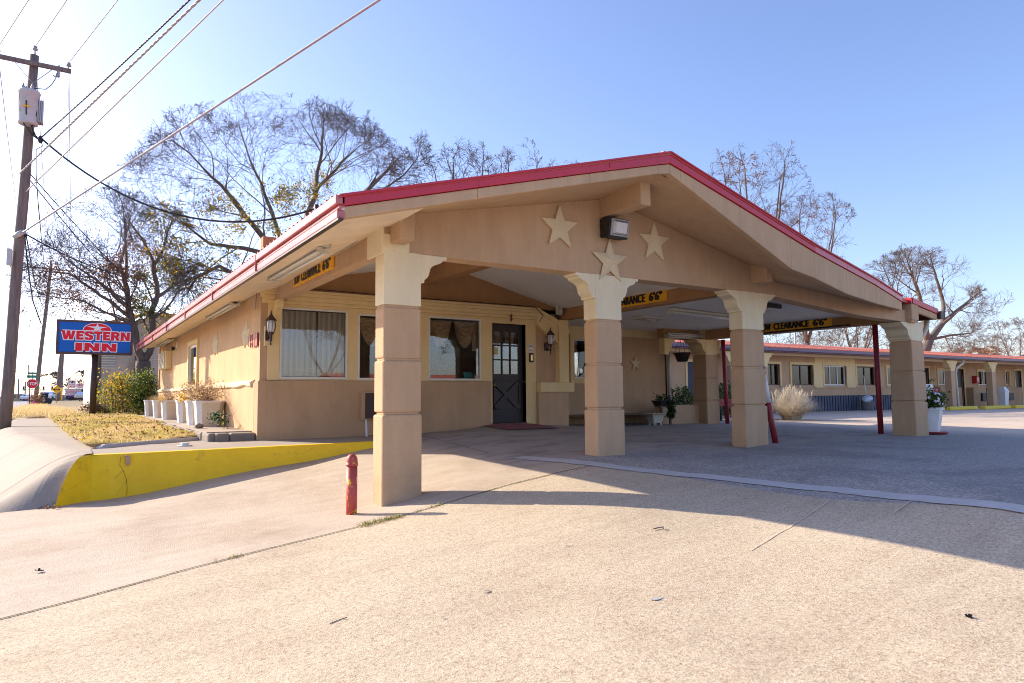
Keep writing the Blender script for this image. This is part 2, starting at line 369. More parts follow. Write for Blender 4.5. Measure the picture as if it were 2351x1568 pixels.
def text_mesh(s, bold=0.0, italic=0):
    k = (s, bold, italic)
    if k in _fc: return _fc[k]
    cu_ = bpy.data.curves.new('t', 'FONT'); cu_.body = s; cu_.size = 1; cu_.offset = bold; cu_.shear = italic; cu_.resolution_u = 3; cu_.fill_mode = 'FRONT'
    o = bpy.data.objects.new('t', cu_); COL.objects.link(o)
    bpy.context.view_layer.update(); dg = bpy.context.evaluated_depsgraph_get()
    me = bpy.data.meshes.new_from_object(o.evaluated_get(dg))
    vs = [tuple(v.co) for v in me.vertices]; fs = [tuple(p.vertices) for p in me.polygons]
    bpy.data.objects.remove(o); bpy.data.curves.remove(cu_); bpy.data.meshes.remove(me)
    x0 = min(v[0] for v in vs); x1 = max(v[0] for v in vs); y0 = min(v[1] for v in vs); y1 = max(v[1] for v in vs)
    vs = [((v[0]-x0)/(x1-x0), (v[1]-y0)/(y1-y0)) for v in vs]
    _fc[k] = (vs, fs); return _fc[k]
def put_text(mb, s, origin, ex, ey, mi=0, bold=.02, italic=0):
    """origin: lower-left corner, ex / ey: vectors of the full width and height"""
    vs, fs = text_mesh(s, bold, italic); o, ex, ey = Vector(origin), Vector(ex), Vector(ey); i = len(mb.v)
    mb.v += [tuple(o+ex*a+ey*b) for a, b in vs]
    for f in fs: mb.f.append(tuple(i+k for k in f)); mb.m.append(mi); mb.sm.append(False)
def heavy_text(mb, s, origin, ex, ey, nrm, k=.02, mi=0, bold=.02, n=3):
    o, ex, nrm = Vector(origin), Vector(ex), Vector(nrm); u_ = ex.normalized()
    for i in range(n):
        sh = (i/(n-1)-.5)*2*k*ex.length if n > 1 else 0
        put_text(mb, s, o+u_*sh+nrm*(.0005*i), ex, ey, mi, bold)
def star_outline(c, r, ex, ey, inner=.40):
    c, ex, ey = Vector(c), Vector(ex), Vector(ey); out = []
    for k in range(10):
        w = math.pi/2+k*math.pi/5; q = r if k % 2 == 0 else r*inner; out.append(c+ex*(q*math.cos(w))+ey*(q*math.sin(w)))
    return out
def wall_y(mb, x0, x1, z0, z1, y0, y1, holes, mi=0):
    """wall in the XZ plane between y0 and y1 with rectangular holes (x0,x1,z0,z1)"""
    xs = sorted({x0, x1, *[h[0] for h in holes], *[h[1] for h in holes]})
    for a, b in zip(xs, xs[1:]):
        if b-a < 1e-6: continue
        hs = sorted((h[2], h[3]) for h in holes if h[0] < (a+b)/2 < h[1]); z = z0
        for h0, h1 in hs:
            if h0 > z: mb.box(a, b, y0, y1, z, h0, mi)
            z = h1
        if z < z1: mb.box(a, b, y0, y1, z, z1, mi)
def lerp(a, b, t): return a+(b-a)*t
def sstep(t): t = max(0, min(1, t)); return t*t*(3-2*t)
def interp(x, pts):
    if x <= pts[0][0]: return pts[0][1]
    for (a, b), (c, d) in zip(pts, pts[1:]):
        if x <= c: return lerp(b, d, (x-a)/(c-a))
    return pts[-1][1]

# ================================================================== GROUND
def grid_mesh(xs, ys, zf, mi=0, smooth=True):
    mb = MB(); nx, ny = len(xs), len(ys)
    mb.v = [(x, y, zf(x, y)) for y in ys for x in xs]
    for j in range(ny-1):
        for i in range(nx-1):
            a = j*nx+i; mb.f.append((a, a+1, a+1+nx, a+nx)); mb.m.append(mi); mb.sm.append(smooth)
    return mb
def steps(*seg):
    out = []
    for a, b, d in seg:
        n = max(1, round((b-a)/d)); out += [a+(b-a)*k/n for k in range(n)]
    out.append(seg[-1][1]); return out
xs = steps((-900, -100, 200), (-100, -20, 20), (-20, -4, 2), (-4, 16, .25), (16, 40, 1.5), (40, 100, 10), (100, 900, 200))
ys = steps((-900, -100, 200), (-100, -10, 15), (-10, 0, 1), (0, 14, .25), (14, 40, 1.5), (40, 100, 10), (100, 1500, 200))
def rough(x, y): return .006*math.sin(x*1.7+y*.9)+.004*math.sin(x*3.1-y*2.3)
struct('ground', grid_mesh(xs, ys, lambda x, y: zt(x, y)+rough(x, y)), 'ground')
def zg(x, y): return zt(x, y)+rough(x, y)
def ribbon(pts, w, lift, name, mat, jag=0, seed=1):
    rnd = random.Random(seed); mb = MB(); P = []
    for a, b in zip(pts, pts[1:]):
        n = max(2, int(math.dist(a, b)/.12))
        P += [(lerp(a[0], b[0], k/n), lerp(a[1], b[1], k/n)) for k in range(n)]
    P.append(pts[-1]); row = []
    for k, p in enumerate(P):
        q = P[min(k+1, len(P)-1)]; o = P[max(k-1, 0)]; t = Vector((q[0]-o[0], q[1]-o[1])).normalized(); n = Vector((-t.y, t.x))
        j = rnd.uniform(-jag, jag); r = []
        m = 5 if w > .1 else 2
        for i in range(m):
            s_ = (i/(m-1)-.5)*w+(j if i in (0, m-1) else 0); x, y = p[0]+n.x*s_, p[1]+n.y*s_; r.append((x, y, zg(x, y)+lift))
        row.append(r)
    for a, b in zip(row, row[1:]):
        for i in range(len(a)-1): mb.face([a[i], a[i+1], b[i+1], b[i]])
    return struct(name, mb, mat)
ribbon([(-4, 5.05), (-.3, 5.81), (2.36, 6.34), (3.3, 6.53), (4.3, 6.65), (5.5, 6.68)], .016, .006, 'expansion_joint', 'joint', .005)
ribbon([(7.6, 13.4), (5.35, 11.3), (5.2, 8.6)], .012, .006, 'expansion_joint', 'joint', .004)
SP_ = [(p.x, p.y) for p in (atg(1190, 1049), atg(1434, 1076), atg(1662, 1100), atg(1929, 1126), atg(2351, 1171))]; SP_.append((SP_[-1][0]+(SP_[-1][0]-SP_[-2][0])*2, SP_[-1][1]-6))
ribbon(SP_, .23, .007, 'concrete_strip', 'strip', .012)
ribbon([(7.3, 10.2), (11.3, 10.0), (14.2, 10.2)], .014, .006, 'expansion_joint', 'joint', .004)
# road along the left of the lawn
struct('road', grid_mesh(steps((-16, -2.3, 2.3)), steps((-60, 0, 12), (0, 60, 6), (60, 700, 60)), lambda x, y: max(zt(x, y), -1.45)+.03+(.0 if y < 14 else .05)), 'road')
# pavement apron falling to the road
def edge_x(y): return interp(y, [(8, .25), (10.4, .1), (11, -.02), (14, -.42), (20, -1.2), (25, -1.5), (32, -1.6)])
KB0, KB1 = (-.06, 9.86), (.23, 10.62)
def kerb_t(y): return max(0, min(1, (y-KB0[1])/(KB1[1]-KB0[1])))
def apron_edge(y):
    """x and z of the right-hand edge of the apron"""
    if y < KB0[1]: return KB0[0]-(KB0[1]-y)*.35, zg(KB0[0]-(KB0[1]-y)*.35, y)-.035
    t = kerb_t(y)
    if t < 1: return lerp(KB0[0], KB1[0], t), lerp(zg(*KB0)-.035, -.738, math.sin(t*math.pi/2)**.85)
    return (lerp(.23, .34, min(1, (y-10.62)/.1)) if y < 11.7 else lawn_left(y)+.1), -.725
def apron_z(x, y):
    ex_, ez = apron_edge(y); a = sstep((edge_x(y)-x+.25)/1.35); low = -1.38
    if y < KB1[1]+.3:
        top = ez; hump = .06*math.sin(math.pi*kerb_t(y))*sstep((ex_-x)/.3)
        return top+hump-a*max(.03, (top-low))
    return -.725+.012*math.sin(y*1.3)*min(1, (y-10.9))-.66*a
def lawn_left(y): return interp(y, [(11.6, .33), (14, .17), (20, -.12), (31.5, -.47), (60, -1.9), (200, -1.9)])
ays = steps((8.9, 12, .05), (12, 20, .5), (20, 31, 1)); mbA = MB(); prev = None
for y in ays:
    xe = apron_edge(y)[0]; r = [(x, y, apron_z(x, y)) for x in (lerp(-4.4, xe, (k/44)**.55) for k in range(45))]
    if prev:
        for i in range(44): mbA.face([prev[i], prev[i+1], r[i+1], r[i]], 0, True)
    prev = r
struct('sidewalk', mbA, 'conc')
for yj, x_0, x_1 in ((10.95, -2.6, .2), (14.6, -3, -.02), (18.2, -3, -.2), (21.8, -3, -.3)):
    mj = MB(); pj = None
    for k in range(60):
        x = lerp(x_0, x_1, k/59); y = yj+.0*x; r = [(x, y-.008, apron_z(x, y)+.004), (x, y+.008, apron_z(x, y)+.004)]
        if pj: mj.face([pj[0], r[0], r[1], pj[1]])
        pj = r
    struct('sidewalk_joint', mj, 'joint')
# raised walk between yellow kerb and windows
def walk_z(x, y): return interp(x, [(0, -.722), (2.7, -.716), (4.2, -.715), (5, -.70)])-.016*max(0, (12-y))
mbW = grid_mesh(steps((.24, 5.0, .2)), [10.66, 11.0, 11.5, 12.1], walk_z)
for a, b in zip(steps((.3, 5.0, .2)), steps((.3, 5.0, .2))[1:]):
    pass
mbW.box(.30, 2.72, 12.0, 13.6, -1.2, -.728)
struct('walkway', mbW, 'conc')
# yellow painted kerb: sloping end, vertical run, rounded lip
bot = [(-.06, 9.86), (.14, 10.14), (.33, 10.34), (.55, 10.50), (.754, 10.58), (1.28, 10.58), (1.9, 10.58), (2.67, 10.58), (3.06, 10.58), (3.6, 10.58), (4.21, 10.58), (4.7, 10.58)]
topp = [(.23, 10.62), (.27, 10.64), (.34, 10.68), (.50, 10.66), (.78, 10.62), (1.28, 10.62), (1.9, 10.62), (2.67, 10.62), (3.06, 10.62), (3.6, 10.62), (4.21, 10.62), (4.7, 10.62)]
mbY = MB(); rows = []
for k in range(len(bot)):
    bx, by = bot[k]; tx, ty = topp[k]; zb = zg(bx, by)-.035; ztp = walk_z(max(tx, .3), 10.66); r = []; w_ = max(0, 1-k/4.)
    for t in (0, .12, .25, .38, .5, .62, .74, .85, .93, .98, 1.0):
        zc = lerp(t, math.sin(t*math.pi/2)**.85, w_); r.append((lerp(bx, tx, t), lerp(by, ty, t), lerp(zb, ztp, zc)))
    r.append((tx+.01, ty+.09, ztp+.005)); rows.append(r)
fine_rows = []
for a, b in zip(rows, rows[1:]):
    for q in range(4): fine_rows.append([tuple(Vector(p).lerp(Vector(w), q/4)) for p, w in zip(a, b)])
fine_rows.append(rows[-1])
for a, b in zip(fine_rows, fine_rows[1:]):
    for i in range(len(a)-1): mbY.face([a[i], b[i], b[i+1], a[i+1]], 0, True)
kerb = mbY.build('painted_kerb', 'yellow_paint', None, off=(2, 10.6, -1.0))
tag(kerb, 'low retaining kerb painted bright yellow along the ramp', 'kerb')
mb = MB(); mb.prism([(.70, 10.578, -.775), (.73, 10.578, -.757), (.752, 10.578, -.765), (.772, 10.578, -.79), (.768, 10.578, -.83), (.778, 10.578, -.86), (.752, 10.578, -.90), (.738, 10.578, -.885), (.728, 10.578, -.90), (.716, 10.578, -.85), (.722, 10.578, -.82)], (0, .03, 0))
mb.build('chipped_patch', plain('chipped_render', (.55, .36, .22), .9, var=.3, nscale=30, bs=.5), kerb)
mb = MB(); cp = [aty(u, v, 10.574) for u, v in ((277, 1050), (274, 1068), (284, 1080), (290, 1100), (291, 1120), (292, 1137))]
mb.tube([c_+Vector((.006*math.sin(i*2.1), .004, 0)) for i, c_ in enumerate(cp)], .0022, 4); mb.tube([cp[2]+Vector((0, .004, 0)), aty(268, 1092, 10.578), aty(262, 1112, 10.578), aty(264, 1138, 10.578)], .0016, 4); mb.build('crack', ['joint'], kerb)
# lawn
def bed_x(y): return interp(y, [(13.1, 2.2), (14, 2.05), (26, 1.98)])
def lawn_z(x, y):
    return interp(y, [(11.5, -.685), (14, -.65), (20, -.60), (27, -.56), (60, -.50), (200, -.5)])+.018*math.sin(x*3+y*1.1)+.012*math.sin(x*7-y*2.7)
def lawn_front(x): return interp(x, [(.25, 11.65), (.6, 11.95), (1.2, 12.4), (2.2, 13.15)])
mbL = MB()
for j, (ya, yb) in enumerate(zip(steps((11.5, 30, .3), (30, 60, 2), (60, 200, 20)), steps((11.5, 30, .3), (30, 60, 2), (60, 200, 20))[1:])):
    n = 14; ym = (ya+yb)/2
    xl = lawn_left(ya); xl2 = lawn_left(yb); xr = bed_x(ya) if ya < 26.9 else 9; xr2 = bed_x(yb) if yb < 26.9 else 9
    if ya > 26.5: xr = xr2 = max(xr, xr2)
    for i in range(n):
        a, b, c, d = lerp(xl, xr, i/n), lerp(xl, xr, (i+1)/n), lerp(xl2, xr2, (i+1)/n), lerp(xl2, xr2, i/n)
        cl = lambda x, y: (x, max(y, min(lawn_front(x), yb+.3)), lawn_z(x, y))
        P4 = [(a, ya), (b, ya), (c, yb), (d, yb)]
        if max(p[1] for p in P4) <= min(lawn_front(p[0]) for p in P4): continue
        mbL.face([cl(*p) for p in P4], 0, True)
# outer verge left of the pavement beyond the pole
for ya, yb in zip(steps((20, 60, 2), (60, 200, 20)), steps((20, 60, 2), (60, 200, 20))[1:]):
    n = 6
    for i in range(n):
        def px(y, t): return lerp(-2.15, min(edge_x(y)-.15 if y < 31 else lawn_left(y), -.6), t)
        zz = lambda x, y: lawn_z(x, y)-.12-.1*sstep((-1.2-x))
        q = [(px(ya, i/n), ya), (px(ya, (i+1)/n), ya), (px(yb, (i+1)/n), yb), (px(yb, i/n), yb)]
        mbL.face([(x, y, zz(x, y)) for x, y in q], 0, True)
struct('lawn', mbL, 'lawn')
# rounded concrete edging in front of the lawn
ke = MB(); P = [(.40, 11.70), (.5, 11.79), (.8, 12.02), (1.2, 12.33), (1.7, 12.72), (2.2, 13.10), (2.28, 13.2)]
prof = [(-.075, -.06), (-.07, .03), (-.045, .06), (.045, .065), (.07, .045), (.075, -.06)]; prev = None
for k, (x, y) in enumerate(P):
    a, b = P[max(k-1, 0)], P[min(k+1, len(P)-1)]; t = Vector((b[0]-a[0], b[1]-a[1])).normalized(); n = Vector((t.y, -t.x))*-1
    r = [(x+n.x*s_*-1, y+n.y*s_*-1, -.735+h+(0 if k else -.055)) for s_, h in prof]
    if prev:
        for i in range(len(r)-1): ke.face([prev[i], r[i], r[i+1], prev[i+1]], 0, True)
    prev = r
tag(ke.build('lawn_edging', 'strip', None, off=(1.2, 12.3, -.7)), 'rounded grey concrete edging along the front of the lawn', 'kerb')
# planter bed slab with broken front block
bed = MB(); bed.box(1.99, 2.7, 12.32, 26.6, -1.1, -.572)
bo = struct('planting_bed_slab', bed, 'conc')
mb = MB(); rnd = random.Random(4)
pts = [(2.06, 12.0), (2.70, 12.0), (2.70, 12.32), (2.02, 12.34), (1.98, 12.9), (1.93, 13.1), (1.98, 12.4)]
for (x0, x1, y0, y1) in ((2.08, 2.30, 12.02, 12.33), (2.30, 2.70, 12.0, 12.33), (1.97, 2.10, 12.08, 12.7), (1.95, 2.04, 12.7, 13.5)):
    mb.box(x0, x1, y0, y1, -1.0, -.578+rnd.uniform(-.012, .0))
tag(mb.build('broken_step', 'conc_grey', None, bevel=.035, off=(2.3, 12.2, -.7)), 'rough broken concrete step at the corner of the tan wall', 'step')
mb = MB()
for k in range(26):
    y = 13.5+k*.5; mb.box(1.93+rnd.uniform(-.01, .01), 2.0, y+.01, y+.49, -.72, -.585+rnd.uniform(-.012, .008))
tag(mb.build('brick_edging', 'conc_grey', None, bevel=.012, off=(1.96, 20, -.6)), 'worn brick edging between lawn and white planters', 'edging')

# ================================================================== OFFICE BUILDING
OB = thing('motel_office', (2.7, 12, -.72), 'tan stucco office with red gable roof and columned drive-through canopy', 'building')
def part(name, mb, mats, parent=OB, bevel=0): return mb.build(name, mats, parent, bevel)
W1, W2, W3 = (3.06, 4.26, .305, 1.545), (4.46, 5.66, .297, 1.51), (5.88, 7.06, .297, 1.545)
DR = (7.33, 8.16, -.58, 1.48)
# --- front wall
mb = MB()
mb.box(2.70, 7.25, 11.92, 12.2, -1.0, .275, 0)                        # wainscot
part('lower_wall', mb, ['tan_dark'], bevel=.012)
mb = MB()
wall_y(mb, 2.86, 8.42, .277, 1.60, 12.0, 12.2, [W1, W2, W3, (DR[0], DR[1], .2, DR[3])])
mb.box(7.252, 7.33, 12.0, 12.2, -.8, .277); mb.box(8.16, 8.42, 12.0, 12.2, -.8, .277); 
part('window_wall', mb, ['cream'], bevel=.006)
mb = MB()
mb.box(2.76, 8.42, 11.955, 12.2, 1.60, 1.66); mb.box(2.76, 8.425, 11.93, 12.2, 1.66, 1.74); mb.box(2.76, 8.44, 11.90, 12.2, 1.74, 1.80); mb.box(2.76, 8.45, 11.87, 12.2, 1.80, 1.845)
A0, A1 = Vector((8.44, 11.95, 1.60)), Vector((8.96, 11.95, 1.22))
mb.prism([(8.42, 11.92, 1.845), (8.42, 11.92, 1.50), (8.96, 11.92, 1.10), (8.96, 11.92, 1.62)], (0, .2, 0))
mb.prism([(8.43, 11.885, 1.843), (8.43, 11.885, 1.76), (8.958, 11.885, 1.50), (8.958, 11.885, 1.618)], (0, .035, 0))
part('cornice', mb, ['cream'], bevel=.008)
mb = MB(); mb.box(2.76, 9.2, 12.02, 12.2, 1.845, 2.75); part('upper_wall', mb, ['brown'])
mb = MB(); mb.box(8.42, 8.96, 12.03, 12.2, .26, 1.75); part('side_panel_wall', mb, ['tan'])
mb = MB(); mb.box(8.96, 9.22, 11.88, 12.15, .262, 1.625); mb.box(8.43, 9.33, 11.84, 12.2, .055, .262); part('ledge_post', mb, ['cream'], bevel=.01)
mb = MB(); mb.box(8.421, 9.21, 11.90, 12.2, -1.0, .055); part('lower_wall', mb, ['tan'], bevel=.008)
# --- corner left of window, with bracket
mb = MB(); mb.box(2.745, 2.86, 12.03, 12.2, .277, 1.70); part('corner_wall', mb, ['tan'])
mb = MB(); mb.box(2.86, 3.055, 11.975, 12.0, .279, 1.6)
pr = [(12.0, 1.22), (11.94, 1.22), (11.93, 1.27), (11.89, 1.33), (11.86, 1.41), (11.82, 1.47), (11.76, 1.51), (11.73, 1.56), (11.73, 1.645), (12.0, 1.645)]
mb.prism([(2.94, y, z) for y, z in pr], (.11, 0, 0)); part('beam_bracket', mb, ['cream'], bevel=.006)
# --- left side walls
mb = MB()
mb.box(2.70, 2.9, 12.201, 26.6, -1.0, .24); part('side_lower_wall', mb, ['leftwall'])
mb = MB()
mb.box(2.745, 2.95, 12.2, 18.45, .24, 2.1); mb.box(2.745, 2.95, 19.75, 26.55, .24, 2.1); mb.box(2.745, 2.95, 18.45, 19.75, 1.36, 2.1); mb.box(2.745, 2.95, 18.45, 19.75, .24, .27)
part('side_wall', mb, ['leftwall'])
mb = MB(); rnd = random.Random(8); y = 12.35; pv = None
while y < 26.6:
    o, zt_, zb_ = .055+rnd.uniform(-.015, .015), .275+rnd.uniform(-.01, .015), .20+rnd.uniform(-.02, .02)
    r = [(2.745, y, zt_+.02), (2.70-o, y, zt_-.03), (2.70-o+.01, y, zb_), (2.70, y, zb_-.02)]
    if pv:
        for i in range(3): mb.face([pv[i], r[i], r[i+1], pv[i+1]])
    else: mb.face(r[::-1])
    pv = r; y += rnd.uniform(.3, .6)
part('wall_ledge', mb, ['cap'])
mb = MB(); mb.box(2.7, 14, 26.5, 26.7, -1, 1.9); mb.box(13.8, 14, 13.5, 26.5, -1, 1.7); part('rear_wall', mb, ['tan'])
# --- recessed wall behind the canopy
W4 = (10.62, 11.95, .40, 1.38)
mb = MB(); wall_y(mb, 9.2, 13.85, -1.0, 1.50, 13.5, 13.7, [W4]); mb.box(9.0, 9.2, 12.2, 13.7, -1, 1.75); part('recessed_wall', mb, ['tan'])
mb = MB(); mb.box(9.2, 13.85, 13.46, 13.7, 1.50, 1.70); part('recessed_wall_band', mb, ['cream'], bevel=.006)
mb = MB(); mb.box(12.85, 14.3, 12.78, 12.98, -1.0, -.30); part('planter_wall', mb, ['tan'], bevel=.01)
mb = MB(); mb.box(13.0, 14.3, 12.72, 12.98, 1.44, 1.70); part('canopy_beam', mb, ['brown'])
mb = MB(); mb.prism([(x, 12.74, z) for x, z in [(13.02, 1.44), (13.02, 1.02), (13.17, 1.02), (13.20, 1.12), (13.28, 1.2), (13.30, 1.30), (13.40, 1.36), (13.40, 1.44)]], (0, .2, 0)); part('beam_bracket', mb, ['cream'], bevel=.005)
# --- beams
def beam(x0, x1, y0, y1, z0, z1, mats='tan'):
    m = MB(); m.box(x0, x1, y0, y1, z0, z1); return part('canopy_beam', m, [mats], bevel=.006)
beam(2.96, 3.13, 7.45, 12.0, 1.64, 2.06, 'tan'); beam(9.10, 9.32, 7.45, 12.1, 1.635, 2.2, 'brown'); beam(14.3, 14.5, 7.5, 12.5, 1.43, 1.80, 'brown')
beam(5.78, 6.0, 7.4, 12.02, 2.16, 2.5, 'brown')
# --- gable front wall
mb = MB()
g = [(2.96, 1.64), (9.42, 1.64), (9.5, 2.07), (7.107, 2.57), (6.3, 2.74), (3.3, 2.11), (2.96, 2.03)]
mb.prism([(x, 7.183, z) for x, z in g], (0, .27, 0)); part('gable_wall', mb, ['tan'], bevel=.01)
mb = MB()
g = [(9.422, 1.655), (11.0, 1.54), (12.6, 1.43), (13.95, 1.40), (14.28, 1.40), (14.28, 1.64), (13.65, 1.65), (11.8, 1.76), (9.998, 1.87), (9.422, 1.96)]
mb.prism([(x, 7.185, z) for x, z in g], (0, .26, 0)); part('front_beam', mb, ['tan'], bevel=.01)
# --- outriggers
mb = MB()
def outr(x0, x1, y0, z0b, z0t, y1=7.19, z1b=None, z1t=None):
    m = MB(); z1b = z0b if z1b is None else z1b; z1t = z0t if z1t is None else z1t
    m.hexa([(x0, y0, z0b), (x1, y0, z0b), (x1, y1, z1b), (x0, y1, z1b), (x0, y0, z0t), (x1, y0, z0t), (x1, y1, z1t), (x0, y1, z1t)]); return part('rafter_tail', m, ['tan'], bevel=.012)
_zb, _zt = aty(1490, 472, 6.37).z, aty(1490, 412, 6.37).z
outr(6.15, 6.33, 6.37, _zb, _zt+.12); outr(3.03, 3.21, 6.89, 1.72, 2.10); outr(9.345, 9.50, 6.87, 1.78, 2.12)
outr(14.13, 14.40, 7.06, 1.43, 1.762, 7.45)
mb = MB(); mb.box(14.14, 14.395, 7.075, 7.3, 1.385, 1.428); part('end_block', mb, ['tan'], bevel=.008)
# --- roof
E0 = [(2.06, 6.0), (6.3, 6.0), (9.3, 6.0), (13.8, 6.99), (14.22, 6.99)]
tz = [1.82, 3.03, 2.19, 1.86, 1.85]
# fascia stations: x, y, top, bottom of red, bottom of stucco
FS = [(2.06, 6.0, 1.82, 1.73, 1.615), (3.5, 6.0, 2.231, 2.135, 2.02), (5.0, 6.0, 2.659, 2.55, 2.43), (6.1, 6.0, 2.973, 2.845, 2.73), (6.3, 6.0, 3.03, 2.895, 2.765), (6.5, 6, 2.974, 2.845, 2.69),
      (7.63, 6.0, 2.657, 2.54, 2.229), (8.734, 6.0, 2.348, 2.24, 1.775), (9.3, 6.0, 2.19, 2.085, 1.69), (10.6, 6.286, 2.095, 1.99, 1.585), (12.0, 6.594, 1.992, 1.89, 1.56), (13.2, 6.90, 1.905, 1.80, 1.585), (13.73, 7.04, 1.868, 1.76, 1.592)]
mr, ms = MB(), MB()
for a, b in zip(FS, FS[1:]):
    for m_, zi, zj, o in ((mr, 2, 3, -.02), (ms, 3, 4, 0)):
        m_.hexa([(a[0], a[1]+o, a[zj]), (b[0], b[1]+o, b[zj]), (b[0], b[1]+.10, b[zj]), (a[0], a[1]+.10, a[zj]), (a[0], a[1]+o, a[zi]-(.0 if m_ is mr else .004)), (b[0], b[1]+o, b[zi]-(.0 if m_ is mr else .004)), (b[0], b[1]+.10, b[zi]-(.0 if m_ is mr else .004)), (a[0], a[1]+.10, a[zi]-(.0 if m_ is mr else .004))])
    # folded top edge of the trim
    mr.bar((a[0], a[1]-.03, a[2]+.006), (b[0], b[1]-.03, b[2]+.006), .03, .022)
mr.box(5.28, 5.30, 5.972, 5.98, 2.66, 2.74)
for xx in ():
    mr.bar((xx, 5.976, 2.43), (xx+.005, 5.976, 2.545), .006, .006)
# right end: cap over the last column and sloped eave end
mr.box(14.10, 14.16, 7.05, 7.4, 1.765, 1.875)
mr.hexa([(14.161, 7.04, 1.765), (15.16, 7.04, 1.60), (15.16, 7.12, 1.60), (14.161, 7.12, 1.765), (14.161, 7.04, 1.875), (15.16, 7.04, 1.71), (15.16, 7.12, 1.71), (14.161, 7.12, 1.875)])
part('roof_trim', mr, ['red'], bevel=.004); 
part('fascia', ms, ['tan'], bevel=.01); ms = MB()
ms.hexa([(14.40, 7.06, 1.58), (15.14, 7.06, 1.48), (15.14, 7.12, 1.48), (14.40, 7.12, 1.58), (14.40, 7.06, 1.715), (15.14, 7.06, 1.598), (15.14, 7.12, 1.598), (14.40, 7.12, 1.715)])
part('fascia', ms, ['tan'], bevel=.01)
# soffit in front of the gable wall
mb = MB()
wall_top = lambda x: interp(x, [(2.96, 2.03), (3.3, 2.10), (6.3, 2.735), (9.4, 2.09), (9.6, 1.93), (10, 1.87), (11.8, 1.76), (13.65, 1.65), (14.3, 1.64)])
fb = lambda x: interp(x, [(f[0], f[4]) for f in FS]); fy = lambda x: interp(x, [(f[0], f[1]) for f in FS])
xx = [3.0+k*.2 for k in range(55)]
for a, b in zip(xx, xx[1:]):
    if b > 13.85: break
    n = 4
    for i in range(n):
        def q(x, t): return (x, lerp(fy(x)+.09, 7.2, t), lerp(fb(x)+.012, wall_top(x)+.004, t))
        mb.face([q(a, i/n), q(a, (i+1)/n), q(b, (i+1)/n), q(b, i/n)], 0, True)
part('gable_soffit', mb, ['tan'])
# side soffit and vaulted / flat ceilings
mb = MB()
mb.face([(2.10, 6.05, 1.66), (2.10, 26.6, 1.66), (2.80, 26.6, 1.80), (2.80, 12.0, 1.80)], 0); mb.face([(2.10, 6.05, 1.66), (2.80, 12, 1.80), (3.05, 12, 1.86), (3.05, 6.05, 1.94)], 0)
part('side_soffit', mb, ['soffit'])
mb = MB()
cz = lambda x: min(2.02+.187*(x-3.2), 2.56-.245*(x-6.3) if x > 6.3 else 9)
for a, b in zip([3.0, 6.25, 6.35], [6.25, 6.35, 9.12]): mb.face([(a, 7.44, cz(a)), (b, 7.44, cz(b)), (b, 12.03, cz(b)), (a, 12.03, cz(a))])
mb.face([(9.30, 7.4, 1.70), (14.4, 7.4, 1.64), (14.4, 13.5, 1.69), (9.2, 13.5, 1.70)]); part('canopy_ceiling', mb, ['ceil'])
mb = MB(); mb.box(9.325, 9.38, 8.3, 12.6, 1.66, 1.695); part('ceiling_trim', mb, ['ceil'])
# roof sheets with ribs
mb = MB()
Lz = lambda x: interp(x, [(2.04, 1.835), (6.3, 3.045), (9.3, 2.205), (15.75, 1.70)])
mb.hexa([(2.03, 5.97, 1.80), (6.3, 5.97, 3.0), (6.3, 26.8, 3.0), (2.03, 26.8, 1.80), (2.03, 5.97, 1.835), (6.3, 5.97, 3.045), (6.3, 26.8, 3.045), (2.03, 26.8, 1.835)])
mb.hexa([(6.3, 5.97, 3.0), (9.3, 5.97, 2.16), (9.3, 26.8, 2.16), (6.3, 26.8, 3.0), (6.3, 5.97, 3.045), (9.3, 5.97, 2.205), (9.3, 26.8, 2.205), (6.3, 26.8, 3.045)])
mb.hexa([(9.3, 6.0, 2.16), (13.78, 7.05, 1.81), (13.78, 26.8, 1.81), (9.3, 26.8, 2.16), (9.3, 6.0, 2.205), (13.78, 7.05, 1.868), (13.78, 26.8, 1.85), (9.3, 26.8, 2.205)])
mb.hexa([(13.78, 7.1, 1.80), (15.2, 7.1, 1.62), (15.2, 14.0, 1.62), (13.78, 14.0, 1.80), (13.78, 7.1, 1.868), (15.2, 7.1, 1.70), (15.2, 14.0, 1.70), (13.78, 14.0, 1.85)])
y = 6.1
while y < 26.7:
    mb.hexa([(2.0, y, 1.83), (6.3, y, 3.03), (6.3, y+.055, 3.03), (2.0, y+.055, 1.83), (2.0, y+.015, 1.847), (6.3, y+.015, 3.05), (6.3, y+.04, 3.05), (2.0, y+.04, 1.847)]); y += .16
mb.bar((6.3, 6.02, 3.045), (6.3, 26.8, 3.045), .16, .012)
part('metal_roof', mb, ['redroof'])
# gutter on the left eave: two stepped bands
mb = MB()
mb.box(2.0, 2.09, 5.98, 26.8, 1.745, 1.83); mb.box(2.035, 2.09, 5.99, 26.8, 1.69, 1.742); mb.box(2.015, 2.09, 5.985, 26.8, 1.615, 1.688); mb.bar((2.03, 5.98, 1.70), (2.03, 26.8, 1.70), .03, .018)
for yy in (9.1, 12.2, 15.3, 18.4, 21.5, 24.6): mb.box(1.994, 2.09, yy, yy+.02, 1.612, 1.833)
gt = part('gutter', mb, ['fadedred'], bevel=.008)
mb = MB(); mb.box(2.02, 2.07, 5.97, 26.8, 1.595, 1.615); part('gutter_lip', mb, ['darkbrown'], gt)
